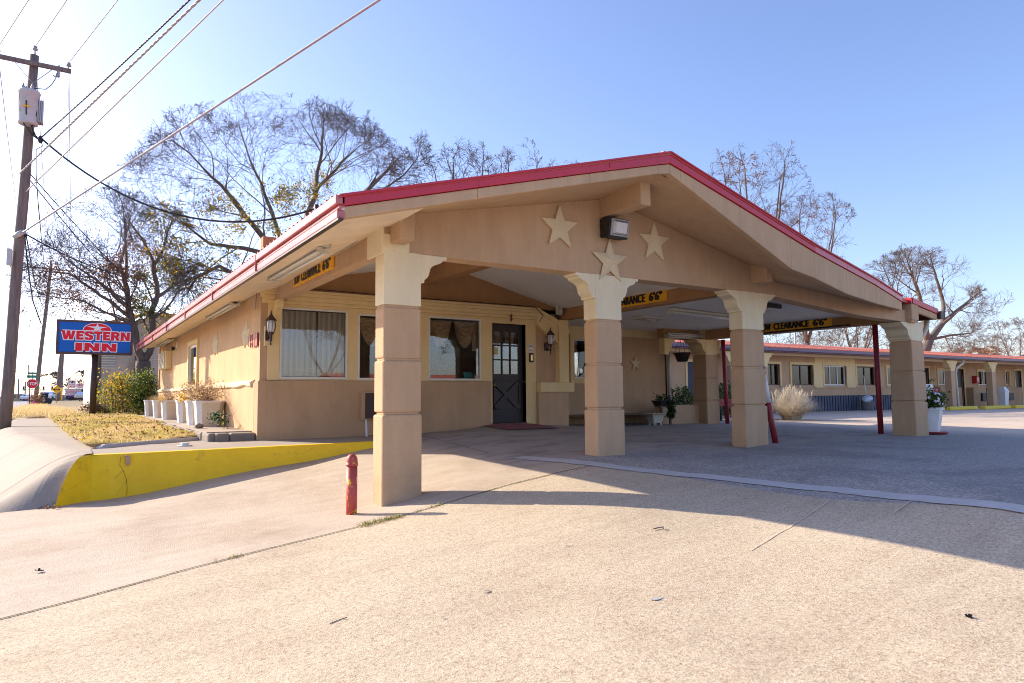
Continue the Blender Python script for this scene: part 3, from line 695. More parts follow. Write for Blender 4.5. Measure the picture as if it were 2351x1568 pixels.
# right gutter and downspout
mb = MB(); mb.box(15.17, 15.29, 7.0, 13.9, 1.50, 1.66); part('gutter', mb, ['darkbrown'], bevel=.01)
mb = MB(); mb.tube([(15.22, 7.3, 1.50), (15.22, 7.32, 1.36), (15.16, 7.35, 1.22), (14.95, 7.42, 1.02), (14.84, 7.5, .85), (14.83, 7.52, -.4), (14.83, 7.52, -.85)], .05, 8); part('downspout', mb, ['dirtywhite'])
mb = MB(); mb.tube([(13.90, 13.44, 1.5), (13.90, 13.44, -.2)], .035, 6); part('downspout', mb, ['white'])
# --- columns
def column(x, y, w, d, zbase, corb, wmat='tan', capm='cap', ctop=1.645):
    o = MB(); zs = [zbase-.15, -.197, .409, 1.016]
    for i, (a, b) in enumerate(zip(zs, zs[1:])):
        e = .012*(2-i)*.5
        o.box(x-e, x+w+e, y-e, y+d+e, a+.012, b-.012)
        o.box(x+.015, x+w-.015, y+.015, y+d-.015, b-.03, b+.03)
    c = part('column', o, [wmat], bevel=.022)
    k = MB(); k.box(x, x+w, y, y+d, 1.028, ctop)
    S = [(0, -.335), (.045, -.335), (.048, -.30), (.07, -.285), (.10, -.25), (.115, -.20), (.13, -.15), (.17, -.115), (.23, -.095), (.275, -.075), (.285, -.045), (.32, -.045), (.34, -.03), (.34, 0), (0, 0)]
    if 'r' in corb: k.prism([(x+w-.002+s_, y+.004, ctop-.004+h) for s_, h in S], (0, d-.008, 0))
    if 'l' in corb: k.prism([(x+.002-s_, y+.004, ctop-.004+h) for s_, h in S][::-1], (0, d-.008, 0))
    k.build('capital', [capm], c, .008)
    return c
column(2.96, 7.17, .46, .26, -1.2, 'r'); column(6.04, 7.17, .465, .27, -.83, 'lr'); column(9.09, 7.17, .53, .27, -.86, 'lr')
cd = column(14.27, 7.165, .475, .46, -.886, 'l', ctop=1.40)
ce = column(14.3, 12.5, .47, .47, -.80, 'lr', 'tan_dark', 'cream', ctop=1.44)
mb = MB(); mb.box(2.945, 3.27, 7.16, 7.2, 1.64, 1.83); mb.box(2.93, 2.962, 7.16, 7.62, 1.60, 2.04); part('beam_end_plaster', mb, ['cap'], bevel=.01)
mb = MB(); mb.box(14.74, 14.80, 7.2, 7.6, 1.38, 1.42); part('flashing', mb, ['red'])
mb = MB(); mb.box(14.3, 14.78, 12.48, 12.98, 1.442, 1.70); part('column_head', mb, ['cream'])
# --- windows
def window(W, y, fr=.035, mull=None, proud=.012):
    o = MB(); a, b, c, d = W
    for q in ((a, b, c, c+fr), (a, b, d-fr, d), (a, a+fr, c+fr, d-fr), (b-fr, b, c+fr, d-fr)): o.box(q[0], q[1], y-proud, y+.05, q[2], q[3])
    if mull: o.box(mull-.018, mull+.018, y, y+.045, c+fr, d-fr)
    f = part('window', o, ['white'], bevel=.004)
    p = MB(); p.box(a+fr*.5, b-fr*.5, y+.022, y+.028, c+fr*.5, d-fr*.5); p.build('pane', ['glass'], f); return f
w1 = window(W1, 12.0); w2 = window(W2, 12.01); w3 = window(W3, 12.0); w4 = window(W4, 13.52)
mb = MB(); a, b, c, d = W4
for q in ((a-.13, b+.13, c-.13, c), (a-.13, b+.13, d, d+.13), (a-.13, a, c, d), (b, b+.13, c, d)): mb.box(q[0], q[1], 13.46, 13.52, q[2], q[3])
mb.build('window_surround', [M['cream']], w4, .006)
# side window in left wall
mb = MB()
for q in ((18.35, 18.47, .24, 1.46), (19.73, 19.9, .24, 1.46), (18.47, 19.73, 1.34, 1.46)): mb.box(2.69, 2.75, q[0], q[1], q[2], q[3])
sw = part('window', mb, ['cream'], bevel=.006)
mb = MB()
for q in ((18.47, 18.53, .26, 1.34), (19.67, 19.73, .26, 1.34), (18.53, 19.67, 1.28, 1.34), (18.53, 19.67, .26, .33)): mb.box(2.735, 2.77, q[0], q[1], q[2], q[3])
mb.build('frame', [M['white']], sw); mb = MB(); mb.box(2.76, 2.765, 18.5, 19.7, .3, 1.3); mb.build('pane', [M['glass']], sw)
mb = MB()
for k in range(24): y = 18.5+k*.05; mb.face([(2.80+.02*(k % 2), y, .3), (2.80+.02*((k+1) % 2), y+.05, .3), (2.80+.02*((k+1) % 2), y+.05, 1.32), (2.80+.02*(k % 2), y, 1.32)], 0, True)
M['curtain'] = plain('sheer_curtain', (.62, .60, .58), .9, var=.12, nscale=60)
mb.build('curtain', [M['curtain']], sw)
# --- curtains
def sheer_mat():
    m, nt, b = newmat('sheer_lace')
    g = nt.nodes.new('ShaderNodeNewGeometry'); s = nt.nodes.new('ShaderNodeSeparateXYZ'); L(nt, g.outputs['Position'], s.inputs[0])
    w = N(nt, 'ShaderNodeTexWave', Scale=3.3, Distortion=1.5); L(nt, coords(nt, (1, 0, 0)), w.inputs['Vector'])
    L(nt, ramp(nt, w.outputs['Fac'], [(.2, (.36, .32, .27)), (.8, (.60, .55, .48))]), b.inputs['Base Color'])
    b.inputs['Roughness'].default_value = 1; b.inputs['Specular IOR Level'].default_value = 0
    tr = N(nt, 'ShaderNodeBsdfTransparent')
    # lace bands near the hem: more solid
    lace = N(nt, 'ShaderNodeTexVoronoi', Scale=22.); L(nt, coords(nt), lace.inputs['Vector'])
    band = nt.nodes.new('ShaderNodeMapRange'); band.inputs['From Min'].default_value = LACE+.16; band.inputs['From Max'].default_value = LACE+.14
    L(nt, s.outputs['Z'], band.inputs['Value'])
    lc = ramp(nt, lace.outputs['Distance'], [(.2, 1.), (.34, .15)])
    a = nt.nodes.new('ShaderNodeMath'); a.operation = 'MULTIPLY'; L(nt, band.outputs[0], a.inputs[0]); L(nt, lc, a.inputs[1])
    a2 = nt.nodes.new('ShaderNodeMath'); a2.operation = 'MULTIPLY_ADD'; a2.inputs[1].default_value = .2; a2.inputs[2].default_value = .78; L(nt, a.outputs[0], a2.inputs[0])
    mx = nt.nodes.new('ShaderNodeMixShader'); L(nt, a2.outputs[0], mx.inputs[0]); L(nt, tr.outputs[0], mx.inputs[1]); L(nt, b.outputs[0], mx.inputs[2])
    L(nt, mx.outputs[0], nt.nodes['Material Output'].inputs['Surface'])
    L(nt, mix(nt, a.outputs[0], ramp(nt, w.outputs['Fac'], [(.2, (.62, .56, .50)), (.8, (.85, .79, .72))]), (.8, .76, .70)), b.inputs['Base Color']); return m
ZO = 1.5
LACE = .36+ZO
M['sheer'] = sheer_mat()
for xa, xb in ((3.10, 3.72), (3.74, 4.24)):
    mb = MB(); n = 60
    for k in range(n):
        x0, x1 = lerp(xa, xb, k/n), lerp(xa, xb, (k+1)/n); f = lambda x: 12.09+.014*math.sin(x*48)+.006*math.sin(x*95)
        for z0, z1 in ((.36, .70), (.70, 1.1), (1.1, 1.50)): mb.face([(x0, f(x0), z0), (x1, f(x1), z0), (x1, f(x1), z1), (x0, f(x0), z1)], 0, True)
    mb.build('curtain', [M['sheer']], w1)
def swag_mat():
    m, nt, b = newmat('gold_brown_satin')
    L(nt, ramp(nt, noise(nt, 14, 4, .7), [(.3, (.45, .29, .15)), (.7, (.80, .58, .34))]), b.inputs['Base Color']); b.inputs['Roughness'].default_value = .35; b.inputs['Sheen Weight'].default_value = .4; return m
M['swag'] = swag_mat()
def swag(x0, x1, ztop, depth, y, parent):
    mb = MB(); nu, nv = 24, 44; rows = []
    for j in range(nv+1):
        v = j/nv; r = []
        for i in range(nu+1):
            u = i/nu; s_ = math.sin(math.pi*u)**.55
            zz = ztop-depth*(.03+.97*v*s_)
            yy = y-.05*s_*math.sin(v*math.pi)-.03*math.sin(v*5.5*2*math.pi)*s_
            r.append((lerp(x0, x1, .5+(u-.5)*(1-.12*v)), yy, zz))
        rows.append(r)
    for a, b in zip(rows, rows[1:]):
        for i in range(nu): mb.face([a[i], a[i+1], b[i+1], b[i]], 0, True)
    rr = random.Random(3)
    for k in range(70):
        u = k/70; i = int(u*nu); p = Vector(rows[-1][i]).lerp(Vector(rows[-1][min(i+1, nu)]), u*nu-i)
        mb.bar(p, p+Vector((rr.uniform(-.004, .004), 0, -.05)), .005, .003)
    mb.build('valance', [M['swag']], parent)
swag(5.93, 6.46, 1.50, .50, 12.12, w3); swag(6.48, 7.02, 1.50, .50, 12.12, w3); swag(4.49, 5.05, 1.47, .50, 12.12, w2); swag(5.05, 5.6, 1.47, .50, 12.12, w2)
for xa, xb, ww in ((6.93, 7.04, w3), (4.49, 4.55, w2)):
    mb = MB(); n = 12
    for k in range(n):
        x0, x1 = lerp(xa, xb, k/n), lerp(xa, xb, (k+1)/n); f = lambda x: 12.14+.012*math.sin(x*160)
        mb.face([(x0, f(x0), .9), (x1, f(x1), .9), (x1, f(x1), 1.5), (x0, f(x0), 1.5)], 0, True)
    mb.build('curtain', [M['swag']], ww)
# --- interior
M['room'] = plain('room_wall', (.22, .17, .14), .9, var=.2, nscale=1)
mb = MB()
mb.face([(2.96, 16.5, -.5), (13, 16.5, -.5), (13, 16.5, 2.3), (2.96, 16.5, 2.3)]); mb.face([(2.96, 12.2, -.5), (13, 12.2, -.5), (13, 16.5, -.5), (2.96, 16.5, -.5)]); mb.face([(2.96, 12.2, 1.9), (9, 12.2, 1.9), (9, 16.5, 1.9), (2.96, 16.5, 1.9)])
mb.face([(2.96, 12.2, -.5), (2.96, 16.5, -.5), (2.96, 16.5, 2.3), (2.96, 12.2, 2.3)])
mb.face([(9.1, 13.9, -.5), (13.5, 13.9, -.5), (13.5, 13.9, 2.3), (9.1, 13.9, 2.3)])
part('interior_walls', mb, ['room'])
mb = MB()
mb.box(4.9, 5.9, 16.44, 16.47, .6, 1.35); part('wall_picture', mb, ['darkbrown']); mb = MB(); mb.box(6.6, 7.3, 16.44, 16.47, .7, 1.3); part('wall_picture', mb, ['darkbrown'])
# --- door
mb = MB(); yd = 12.13
x0, x1, z0, z1 = DR
gx0, gx1, gz0, gz1 = x0+.115, x1-.10, .435, 1.335
wall_y(mb, x0, x1, z0+.01, z1, yd, yd+.045, [(gx0, gx1, gz0, gz1)])
for k in (1, 2): xm = lerp(gx0, gx1, k/3); mb.box(xm-.014, xm+.014, yd, yd+.045, gz0, gz1)
for k in (1, 2): zm = lerp(gz0, gz1, k/3); mb.box(gx0, gx1, yd+.001, yd+.044, zm-.014, zm+.014)
# crossbuck: raised rails and X
def frame_y(a, b, c, d, t, y0, y1):
    mb.box(a, b, y0, y1, c, c+t); mb.box(a, b, y0, y1, d-t, d); mb.box(a, a+t, y0, y1, c+t, d-t); mb.box(b-t, b, y0, y1, c+t, d-t)
frame_y(x0+.09, x1-.08, -.30, .30, .03, yd-.03, yd)
pa, pb, pc, pd = (x0+.11, -.28), (x1-.10, .28), (x0+.11, .28), (x1-.10, -.28)
mb.bar((pa[0], yd-.010, pa[1]), (pb[0], yd-.010, pb[1]), .02, .11, up=(0, 1, 0)) if False else None
for (p, q_) in ((pa, pb), (pc, pd)):
    dx, dz = q_[0]-p[0], q_[1]-p[1]; ln = math.hypot(dx, dz); nx, nz = -dz/ln*.05, dx/ln*.05; off = .0 if p is pa else .003
    mb.prism([(p[0]-nx, yd-.030-off, p[1]-nz), (q_[0]-nx, yd-.030-off, q_[1]-nz), (q_[0]+nx, yd-.030-off, q_[1]+nz), (p[0]+nx, yd-.030-off, p[1]+nz)], (0, .029+off, 0))
door = part('door', mb, ['wood_dark'], bevel=.004)
mb = MB(); mb.box(gx0-.01, gx1+.01, yd+.02, yd+.025, gz0-.01, gz1+.01); mb.build('pane', [M['glass']], door)
mb = MB(); mb.box(x0+.05, x1-.05, yd-.006, yd-.001, z0+.03, -.33)
for i in range(26):
    for j in range(7): mb.box(x0+.06+i*.0275, x0+.075+i*.0275, yd-.009, yd-.006, z0+.04+j*.03, z0+.05+j*.03)
mb.build('kick_plate', [M['black']], door)
mb = MB(); mb.tube([(x0+.06, yd-.01, .21), (x0+.06, yd-.06, .21), (x0+.10, yd-.065, .2), (x0+.16, yd-.06, .215)], .011, 6); mb.lathe([(.03, -.004), (.03, .004)], (x0+.06, yd-.004, .21), 12, axis='y')
M['brass'] = plain('brass', (.62, .45, .18), .3, .9); mb.build('handle', [M['brass']], door)
mb = MB(); mb.box(x0+.02, x0+.24, yd-.006, yd-.002, 1.03, 1.10); mb2 = MB(); put_text(mb2, 'NO SMOKING', (x0+.03, yd-.0085, 1.045), (.20, 0, 0), (0, 0, .04), 0)
pl = mb.build('notice_plate', [M['black']], door)
mb = MB(); mb.box(x0+.12, x0+.22, yd+.012, yd+.016, .84, .99); mb.build('sticker', [plain('sticker_yellow', (.6, .5, .2), .6)], door)
mb2.build('door_notice_lettering', [M['white']], door)
swag(x0+.13, x0+.40, 1.36, .36, yd+.1, door); swag(x0+.42, x1-.12, 1.36, .36, yd+.1, door)
mb = MB(); mb.box(x0-.02, x1+.02, 12.0, 12.22, -.66, z0+.008); part('threshold', mb, ['darkbrown'])
mb = MB()
mb.box(x1, x1+.012, 12.005, 12.2, z0, z1); mb.box(x0-.012, x0, 12.005, 12.2, z0, z1); mb.box(x0, x1, 12.005, 12.2, z1, z1+.012); part('door_frame', mb, ['cream'])

# ================================================================== THINGS ON THE OFFICE
M['ink'] = plain('sign_ink', (.012, .012, .014), .5, var=.05)
def clearance(X, ya, yb, z0, z1, label, first=None):
    """sign on a beam face at x = X facing -x, running from ya (far, left in view) to yb (near)"""
    mb = MB(); mb.box(X-.022, X-.004, yb, ya, z0, z1)
    o = mb.build('clearance_sign', ['yellow_sign'], None, .002, off=(X, (ya+yb)/2, z0)); tag(o, label, 'sign', 'low clearance signs under the canopy')
    L_ = ya-yb; H = z1-z0
    for wd, a_, w_, k_ in (('LOW', .04, .14, .05), ('CLEARANCE', .23, .48, .016), ("6'6\"", .77, .17, .05)):
        t = MB(); heavy_text(t, wd, (X-.026, ya-L_*a_, z0+H*.13), (0, -L_*w_, 0), (0, 0, H*.64), (-1, 0, 0), k_, 0, .012, 5); t.build('lettering', ['ink'], o)
    s = MB()
    for yy in (yb+.04, ya-.04):
        for zz in (z0+.03, z1-.03): s.lathe([(.009, -.004), (.009, .002)], (X-.026, yy, zz), 8, axis='x')
    s.build('screw', ['galv'], o)
    return o
clearance(2.96, 10.76, 8.86, 1.70, 1.95, 'yellow low clearance sign on the left beam, in daylight beside the eave light')
clearance(9.10, 10.70, 8.80, 1.685, 1.935, 'yellow low clearance sign partly hidden by the middle column with the star')
clearance(14.30, 10.80, 8.87, 1.475, 1.725, 'yellow low clearance sign with dark strip below it on the far right beam')
mb = MB(); mb.box(14.24, 14.30, 8.45, 11.2, 1.435, 1.472); tag(mb.build('conduit_strip', ['black'], None, off=(14.27, 9.8, 1.45)), 'black metal strip along the bottom of the far right beam', 'trim')
# stars
def star(c, r, ex, label, mat='cream', relief=0, th=.035, ey=(0, 0, 1), group='gable stars', inner=.42):
    ex, ey = Vector(ex), Vector(ey); n = ex.cross(ey)  # outward normal
    if relief == 0:
        out = star_outline(c, r, ex, ey, inner); mb = MB(); mb.prism([p+n*th for p in out], -n*(th-.002))
    else:
        out = star_outline(c, r, ex, ey, inner); mb = MB(); top = Vector(c)+n*relief
        for k in range(10): mb.face([out[k]+n*.012, out[(k+1) % 10]+n*.012, top])
        for k in range(10): mb.face([out[k], out[(k+1) % 10], out[(k+1) % 10]+n*.012, out[k]+n*.012])
    o = mb.build('wall_star', [mat], None, .004 if not relief else 0, off=tuple(c)); return tag(o, label, 'star', group)
M['starcream'] = stucco('star_plaster', (.74, .60, .38), var=.08, bs=.3, dirt=.25)
star((5.43, 7.18, 2.21), .31, (1, 0, 0), 'flat cream star on the gable wall left of the floodlight', 'starcream')
star((7.16, 7.18, 2.21), .31, (1, 0, 0), 'flat cream star on the gable wall right of the floodlight', 'starcream')
star((6.30, 7.165, 1.84), .335, (1, 0, 0), 'faceted pale star over the top of the middle column', 'starcream', relief=.07, inner=.40)
star((12.68, 13.495, .80), .20, (1, 0, 0), 'small cream star on the tan wall under the canopy', 'starcream', th=.03)
star((2.745, 13.02, 1.13), .29, (0, -1, 0), 'raised cream star on the sunny side wall beside the house number', 'cap', relief=.10, group='side wall stars', inner=.40)
star((2.745, 16.0, 1.15), .29, (0, -1, 0), 'raised cream star on the sunny side wall, between the other star and the narrow window', 'cap', relief=.10, group='side wall stars', inner=.40)
# house numbers
hn = thing('house_number', (2.73, 12.35, .95), 'small rusty red house number 4411 on the sunny side wall', 'house number')
M['num'] = plain('number_rust', (.36, .07, .04), .5, var=.3)
for k, ch in enumerate('4411'):
    mb = MB(); put_text(mb, ch, (2.712, 12.72-k*.16, .87), (0, -.11, 0), (0, 0, .23), 0, .03)
    vs, n = list(mb.v), len(mb.v)
    mb.v = vs+[(x+.022, y, z) for x, y, z in vs]
    es = {}
    for f in list(mb.f):
        for a, b in zip(f, f[1:]+f[:1]): es[(a, b)] = 1
    for (a, b) in list(es):
        if (b, a) not in es: mb.f.append((a, b, b+n, a+n)); mb.m.append(0); mb.sm.append(False)
    mb.build('digit', ['num'], hn)
# fluorescent fixtures
def fixture(p0, p1, label, w=.16, up=(0, 0, 1)):
    p0, p1 = Vector(p0), Vector(p1); t = (p1-p0).normalized(); s_ = t.cross(Vector(up)).normalized(); u_ = s_.cross(t).normalized()
    if u_.z < 0: u_ = -u_
    root = thing('fluorescent_light', tuple((p0+p1)/2), label, 'light fixture', 'fluorescent fixtures under the roof')
    mb = MB(); mb.bar(p0, p1, w, .05); mb.bar(p0-u_*.03, p1-u_*.03, w*.45, .03)
    mb.build('housing', ['dirtywhite'], root, .004)
    for k in (-1, 1):
        m = MB(); m.tube([p0+t*.04-u_*.055+s_*k*w*.32, p1-t*.04-u_*.055+s_*k*w*.32], .018, 8); m.build('lamp_tube', ['tube'], root)
    for q, d in ((p0, 1), (p1, -1)):
        m = MB(); m.bar(q-u_*.045, q+t*d*.05-u_*.045, w*1.02, .075); m.build('end_cap', ['dirtywhite'], root, .003)
    return root
fixture(at('z', 1.735, 746, 564), at('z', 1.735, 626, 634), 'twin tube light under the left eave above the low clearance sign')
fixture((2.56, 13.2, 1.75), (2.56, 15.9, 1.75), 'twin tube light under the left eave above the two side wall stars')
fixture((2.56, 22.3, 1.75), (2.56, 25.3, 1.75), 'twin tube light under the far end of the left eave')
fixture((9.95, 9.55, 1.655), (12.9, 9.9, 1.655), 'long twin tube light on the white canopy ceiling')
fixture((13.0, 12.66, 1.50), (14.25, 12.66, 1.52), 'twin tube light on the beam above the hanging basket', up=(0, 1, 0))
mb = MB(); mb.box(10.5, 11.25, 10.9, 11.3, 1.655, 1.695); mb.box(10.72, 11.0, 11.0, 11.2, 1.62, 1.655); tag(mb.build('ceiling_vent', ['dirtywhite'], None, .006, off=(10.9, 11.1, 1.66)), 'flat white ceiling box beside the long tube light', 'ceiling box')
cl = thing('ceiling_light', (11.1, 8.15, 1.66), 'black square ceiling light near the yellow sign under the canopy', 'light fixture')
mb = MB(); mb.box(10.9, 11.3, 8.0, 8.35, 1.58, 1.66); mb.build('housing', ['black'], cl, .01); mb = MB(); mb.box(10.95, 11.25, 8.04, 8.3, 1.55, 1.585); mb.build('diffuser', ['lens'], cl)
# floodlight on the gable
fl = thing('floodlight', (6.35, 7.18, 2.30), 'large black wall floodlight at the top of the gable', 'floodlight')
mb = MB()
x0, x1 = 6.14, 6.49
mb.prism([(x0, 7.17, 2.16), (x0, 7.17, 2.42), (x0, 7.03, 2.425), (x0, 6.95, 2.40), (x0, 7.0, 2.14)], (x1-x0, 0, 0)); mb.box(6.24, 6.36, 7.1, 7.18, 2.42, 2.47)
for zz in (2.18, 2.25, 2.32, 2.38): mb.box(x0-.012, x0, 7.08, 7.165, zz, zz+.025)
mb.build('housing', ['black'], fl, .012)
def on(t, v, k=0): # point on tilted front face, t across, v up
    a = Vector((lerp(x0, x1, t), 6.995, 2.155)); b = Vector((lerp(x0, x1, t), 6.948, 2.395)); n = Vector((0, -.983, -.18)); return a.lerp(b, v)+n*k
mb = MB()
for (a, b, c, d) in ((.05, .95, .04, .12), (.05, .95, .9, .97), (.05, .12, .12, .9), (.88, .95, .12, .9)): mb.hexa([on(a, c), on(b, c), on(b, d), on(a, d), on(a, c, .02), on(b, c, .02), on(b, d, .02), on(a, d, .02)])
mb.build('bezel', ['galv'], fl)
mb = MB(); mb.hexa([on(.14, .14, .004), on(.86, .14, .004), on(.86, .88, .004), on(.14, .88, .004), on(.24, .22, .05), on(.78, .22, .05), on(.80, .80, .05), on(.22, .80, .05)]); mb.build('lens', ['lens'], fl)
# junction box and conduits
mb = MB(); mb.box(2.86, 2.93, 7.3, 7.42, 1.93, 2.03); jb = mb.build('junction_box', ['galv'], None, .006, off=(2.9, 7.36, 1.98)); tag(jb, 'small grey junction box at the top of the first column', 'junction box')
mb = MB(); mb.tube([(2.88, 7.36, 1.95), (2.86, 7.5, 1.90), (2.9, 7.62, 1.90), (2.9, 8.0, 1.87), (2.9, 9.5, 1.86), (2.9, 11.9, 1.83), (2.74, 12.4, 1.79), (2.73, 26, 1.77)], .012, 6)
mb.tube([(2.72, 12.25, 1.78), (2.70, 12.22, 1.60), (2.71, 12.28, 1.52), (2.70, 12.2, 1.5), (2.72, 12.3, 1.6)], .008, 5)
tag(mb.build('electrical_cable', ['galv'], None, off=(2.9, 12, 1.8)), 'grey electrical cable running along the left soffit', 'cable')
mb = MB(); P = [(3.15, 11.86, 1.86), (3.6, 11.85, 1.875), (4.4, 11.85, 1.865), (5.6, 11.85, 1.855), (7.0, 11.85, 1.86), (8.3, 11.85, 1.86), (8.5, 11.84, 1.7), (8.42, 11.84, 1.55)]
mb.tube(P, .008, 5); tag(mb.build('electrical_cable', ['black'], None, off=(5, 11.85, 1.86)), 'thin black cable lying on the cream cornice', 'cable')
mb = MB(); mb.box(8.86, 9.0, 11.80, 11.87, 1.72, 1.93); mb.lathe([(.03, 0), (.045, .05), (.03, .1)], (8.93, 11.76, 1.74), 8); tag(mb.build('security_lamp', ['dirtywhite'], None, .01, off=(8.93, 11.83, 1.8)), 'small off-white security lamp at the corner beam', 'lamp')
# lanterns
def lantern(x, y, z, label):
    """hangs on a bracket from a back plate; y = wall face, faces -y"""
    r = thing('wall_lantern', (x, y, z), label, 'lantern', 'wall lanterns on the office front')
    m = MB(); m.prism([(x+sx*.055, y-.004, z+zz) for sx, zz in ((-1, -.13), (1, -.13), (1, .02), (.6, .05), (-.6, .05), (-1, .02))], (0, -.025, 0)); m.build('back_plate', ['darkbrown'], r, .006)
    yc = y-.17
    m = MB(); m.tube([(x, y-.02, z-.08), (x, y-.07, z-.13), (x, yc, z-.10), (x, yc, z-.02)], .014, 8); m.lathe([(.004, -.22), (.018, -.20), (.008, -.18), (.022, -.12), (.012, -.09), (.03, -.04), (.052, -.01), (.055, .0)], (x, yc, z), 12); m.build('arm', ['darkbrown'], r)
    m = MB(); m.lathe([(.048, 0), (.066, .05), (.072, .11), (.066, .17), (.055, .2)], (x, yc, z), 8, smooth=False); m.build('glass_body', ['lens'], r)
    m = MB()
    for k in range(8):
        w = 2*math.pi*k/8; m.tube([(x+math.cos(w)*q, yc+math.sin(w)*q, z+h) for q, h in ((.05, 0), (.069, .05), (.075, .11), (.069, .17), (.058, .2))], .005, 4)
    m.lathe([(.095, .195), (.09, .205), (.045, .26), (.032, .285), (.02, .29), (.022, .305), (.008, .32), (.012, .335), (.003, .37)], (x, yc, z), 8, smooth=False); m.build('cage', ['darkbrown'], r)
    return r
mb = MB(); mb.box(2.80, 2.89, 11.955, 12.03, .86, 1.20); tag(mb.build('mounting_block', ['cream'], None, .006, off=(2.85, 12, 1)), 'small cream mounting block behind the left lantern', 'mounting block')
lantern(2.86, 11.955, 1.08, 'bronze wall lantern on a cream block left of the curtained window')
lantern(8.71, 12.03, 1.08, 'black wall lantern between the door and the cream post')
mb = MB(); mb.box(8.815, 8.88, 12.015, 12.03, 1.05, 1.23); tag(mb.build('bell_plate', ['white'], None, .003, off=(8.85, 12.02, 1.1)), 'blank white plate beside the black lantern', 'plate')
nb = thing('night_bell', (8.30, 12.0, .8), 'night bell button with a small white sign on the door frame', 'doorbell')
mb = MB(); mb.box(8.235, 8.345, 11.99, 12.0, .90, 1.08); mb.build('sign_plate', ['white'], nb)
mb = MB(); put_text(mb, 'NIGHT', (8.245, 11.987, 1.015), (.09, 0, 0), (0, 0, .03), 0, .02); put_text(mb, 'BELL', (8.25, 11.987, .925), (.08, 0, 0), (0, 0, .03), 0, .02); mb.build('sign_plate_lettering', ['ink'], nb)
mb = MB(); mb.box(8.235, 8.345, 11.975, 12.0, .69, .885); mb.build('bell_box', ['black'], nb, .01); mb = MB(); mb.box(8.265, 8.315, 11.965, 11.976, .72, .85); mb.build('button', ['brass'], nb, .004)
mb = MB(); mb.tube([(7.72, 11.90, 1.78), (7.72, 11.87, 1.70)], .004, 4); mb.lathe([(.01, -.16), (.03, -.12), (.015, -.08), (.03, -.04), (.008, 0)], (7.72, 11.88, 1.68), 8)
tag(mb.build('wind_chime', ['leaf_brown'], None, off=(7.72, 11.9, 1.7)), 'small dried ornament hanging above the front door', 'ornament')
# wall unit under the window
ac = thing('air_conditioner', (4.9, 11.92, -.4), 'dark brown louvred air conditioner in the wall behind the first column', 'air conditioner')
mb = MB(); mb.box(4.47, 5.58, 11.80, 11.92, -.42, .07); mb.build('casing', ['tan_dark'], ac, .006)
mb = MB(); mb.box(4.53, 5.54, 11.785, 11.80, -.40, .055)
for k in range(20): mb.box(4.53, 5.54, 11.768, 11.785, -.395+k*.0225, -.383+k*.0225)
mb.build('grille', ['darkbrown'], ac)
mb = MB(); mb.tube([(4.54, 11.78, -.42), (4.535, 11.74, -.6), (4.52, 11.70, -.735)], .019, 8); mb.build('drain_pipe', ['white'], ac)
# air conditioner on side wall
ac2 = thing('air_conditioner', (2.6, 24.2, 1.0), 'cream boxed air conditioner high on the far end of the side wall', 'air conditioner')
mb = MB(); mb.box(2.57, 2.745, 23.5, 25.2, .90, 1.45); mb.build('casing', ['cream'], ac2, .01)
mb = MB(); 
for k in range(14): mb.box(2.545, 2.57, 23.6, 25.1, .93+k*.036, .95+k*.036)
mb.build('louvre', ['dirtywhite'], ac2)
mb = MB(); mb.box(2.68, 2.745, 21.95, 22.1, 1.45, 1.62); tag(mb.build('alarm_box', ['dirtywhite'], None, .006, off=(2.7, 22, 1.5)), 'small off-white box under the eave on the side wall', 'box')
mb = MB(); mb.lathe([(.02, 0), (.06, .04), (.05, .1), (.02, .12)], (2.66, 22.6, 1.4), 8); tag(mb.build('security_camera', ['black'], None, off=(2.66, 22.6, 1.4)), 'small black camera under the far eave', 'camera')
# items inside the third window
M['terra'] = plain('terracotta', (.40, .16, .10), .8); M['teal'] = plain('teal_card', (.03, .32, .32), .6)
def blades(mb, c, n, h, spread, w, rnd, mi=0, droop=.5, seg=3):
    for k in range(n):
        a = rnd.uniform(0, 6.283); s_ = rnd.uniform(.1, 1)*spread; hh = h*rnd.uniform(.6, 1.1); r0 = rnd.uniform(0, spread*.25)
        x0, y0 = c[0]+math.cos(a)*r0, c[1]+math.sin(a)*r0; px, py = -math.sin(a)*w/2, math.cos(a)*w/2; pr_ = None
        for j in range(seg+1):
            t = j/seg; x = x0+math.cos(a)*s_*t**1.4; y = y0+math.sin(a)*s_*t**1.4; z = c[2]+hh*(t-droop*t*t*(s_/max(spread, 1e-6)))
            q = 1-t*.85; r = [(x-px*q, y-py*q, z), (x+px*q, y+py*q, z)]
            if pr_: mb.face([pr_[0], pr_[1], r[1], r[0]], mi, True)
            pr_ = r
def leaves(mb, pts, n, size, rnd, mis=(0,), jit=.1, weights=None):
    for k in range(n):
        p = rnd.choice(pts); c = Vector((p[0]+rnd.gauss(0, jit), p[1]+rnd.gauss(0, jit), p[2]+rnd.gauss(0, jit)))
        a = Vector((rnd.gauss(0, 1), rnd.gauss(0, 1), rnd.gauss(0, 1))).normalized(); b = a.orthogonal().normalized(); b.rotate(Matrix.Rotation(rnd.uniform(0, 6.28), 3, a))
        s_ = size*rnd.uniform(.6, 1.3); u_, v_ = b*s_*.5, a.cross(b)*s_*.36
        mb.face([c-u_, c-v_*.9-u_*.1, c+u_, c+v_*.9-u_*.1], rnd.choices(mis, weights)[0])
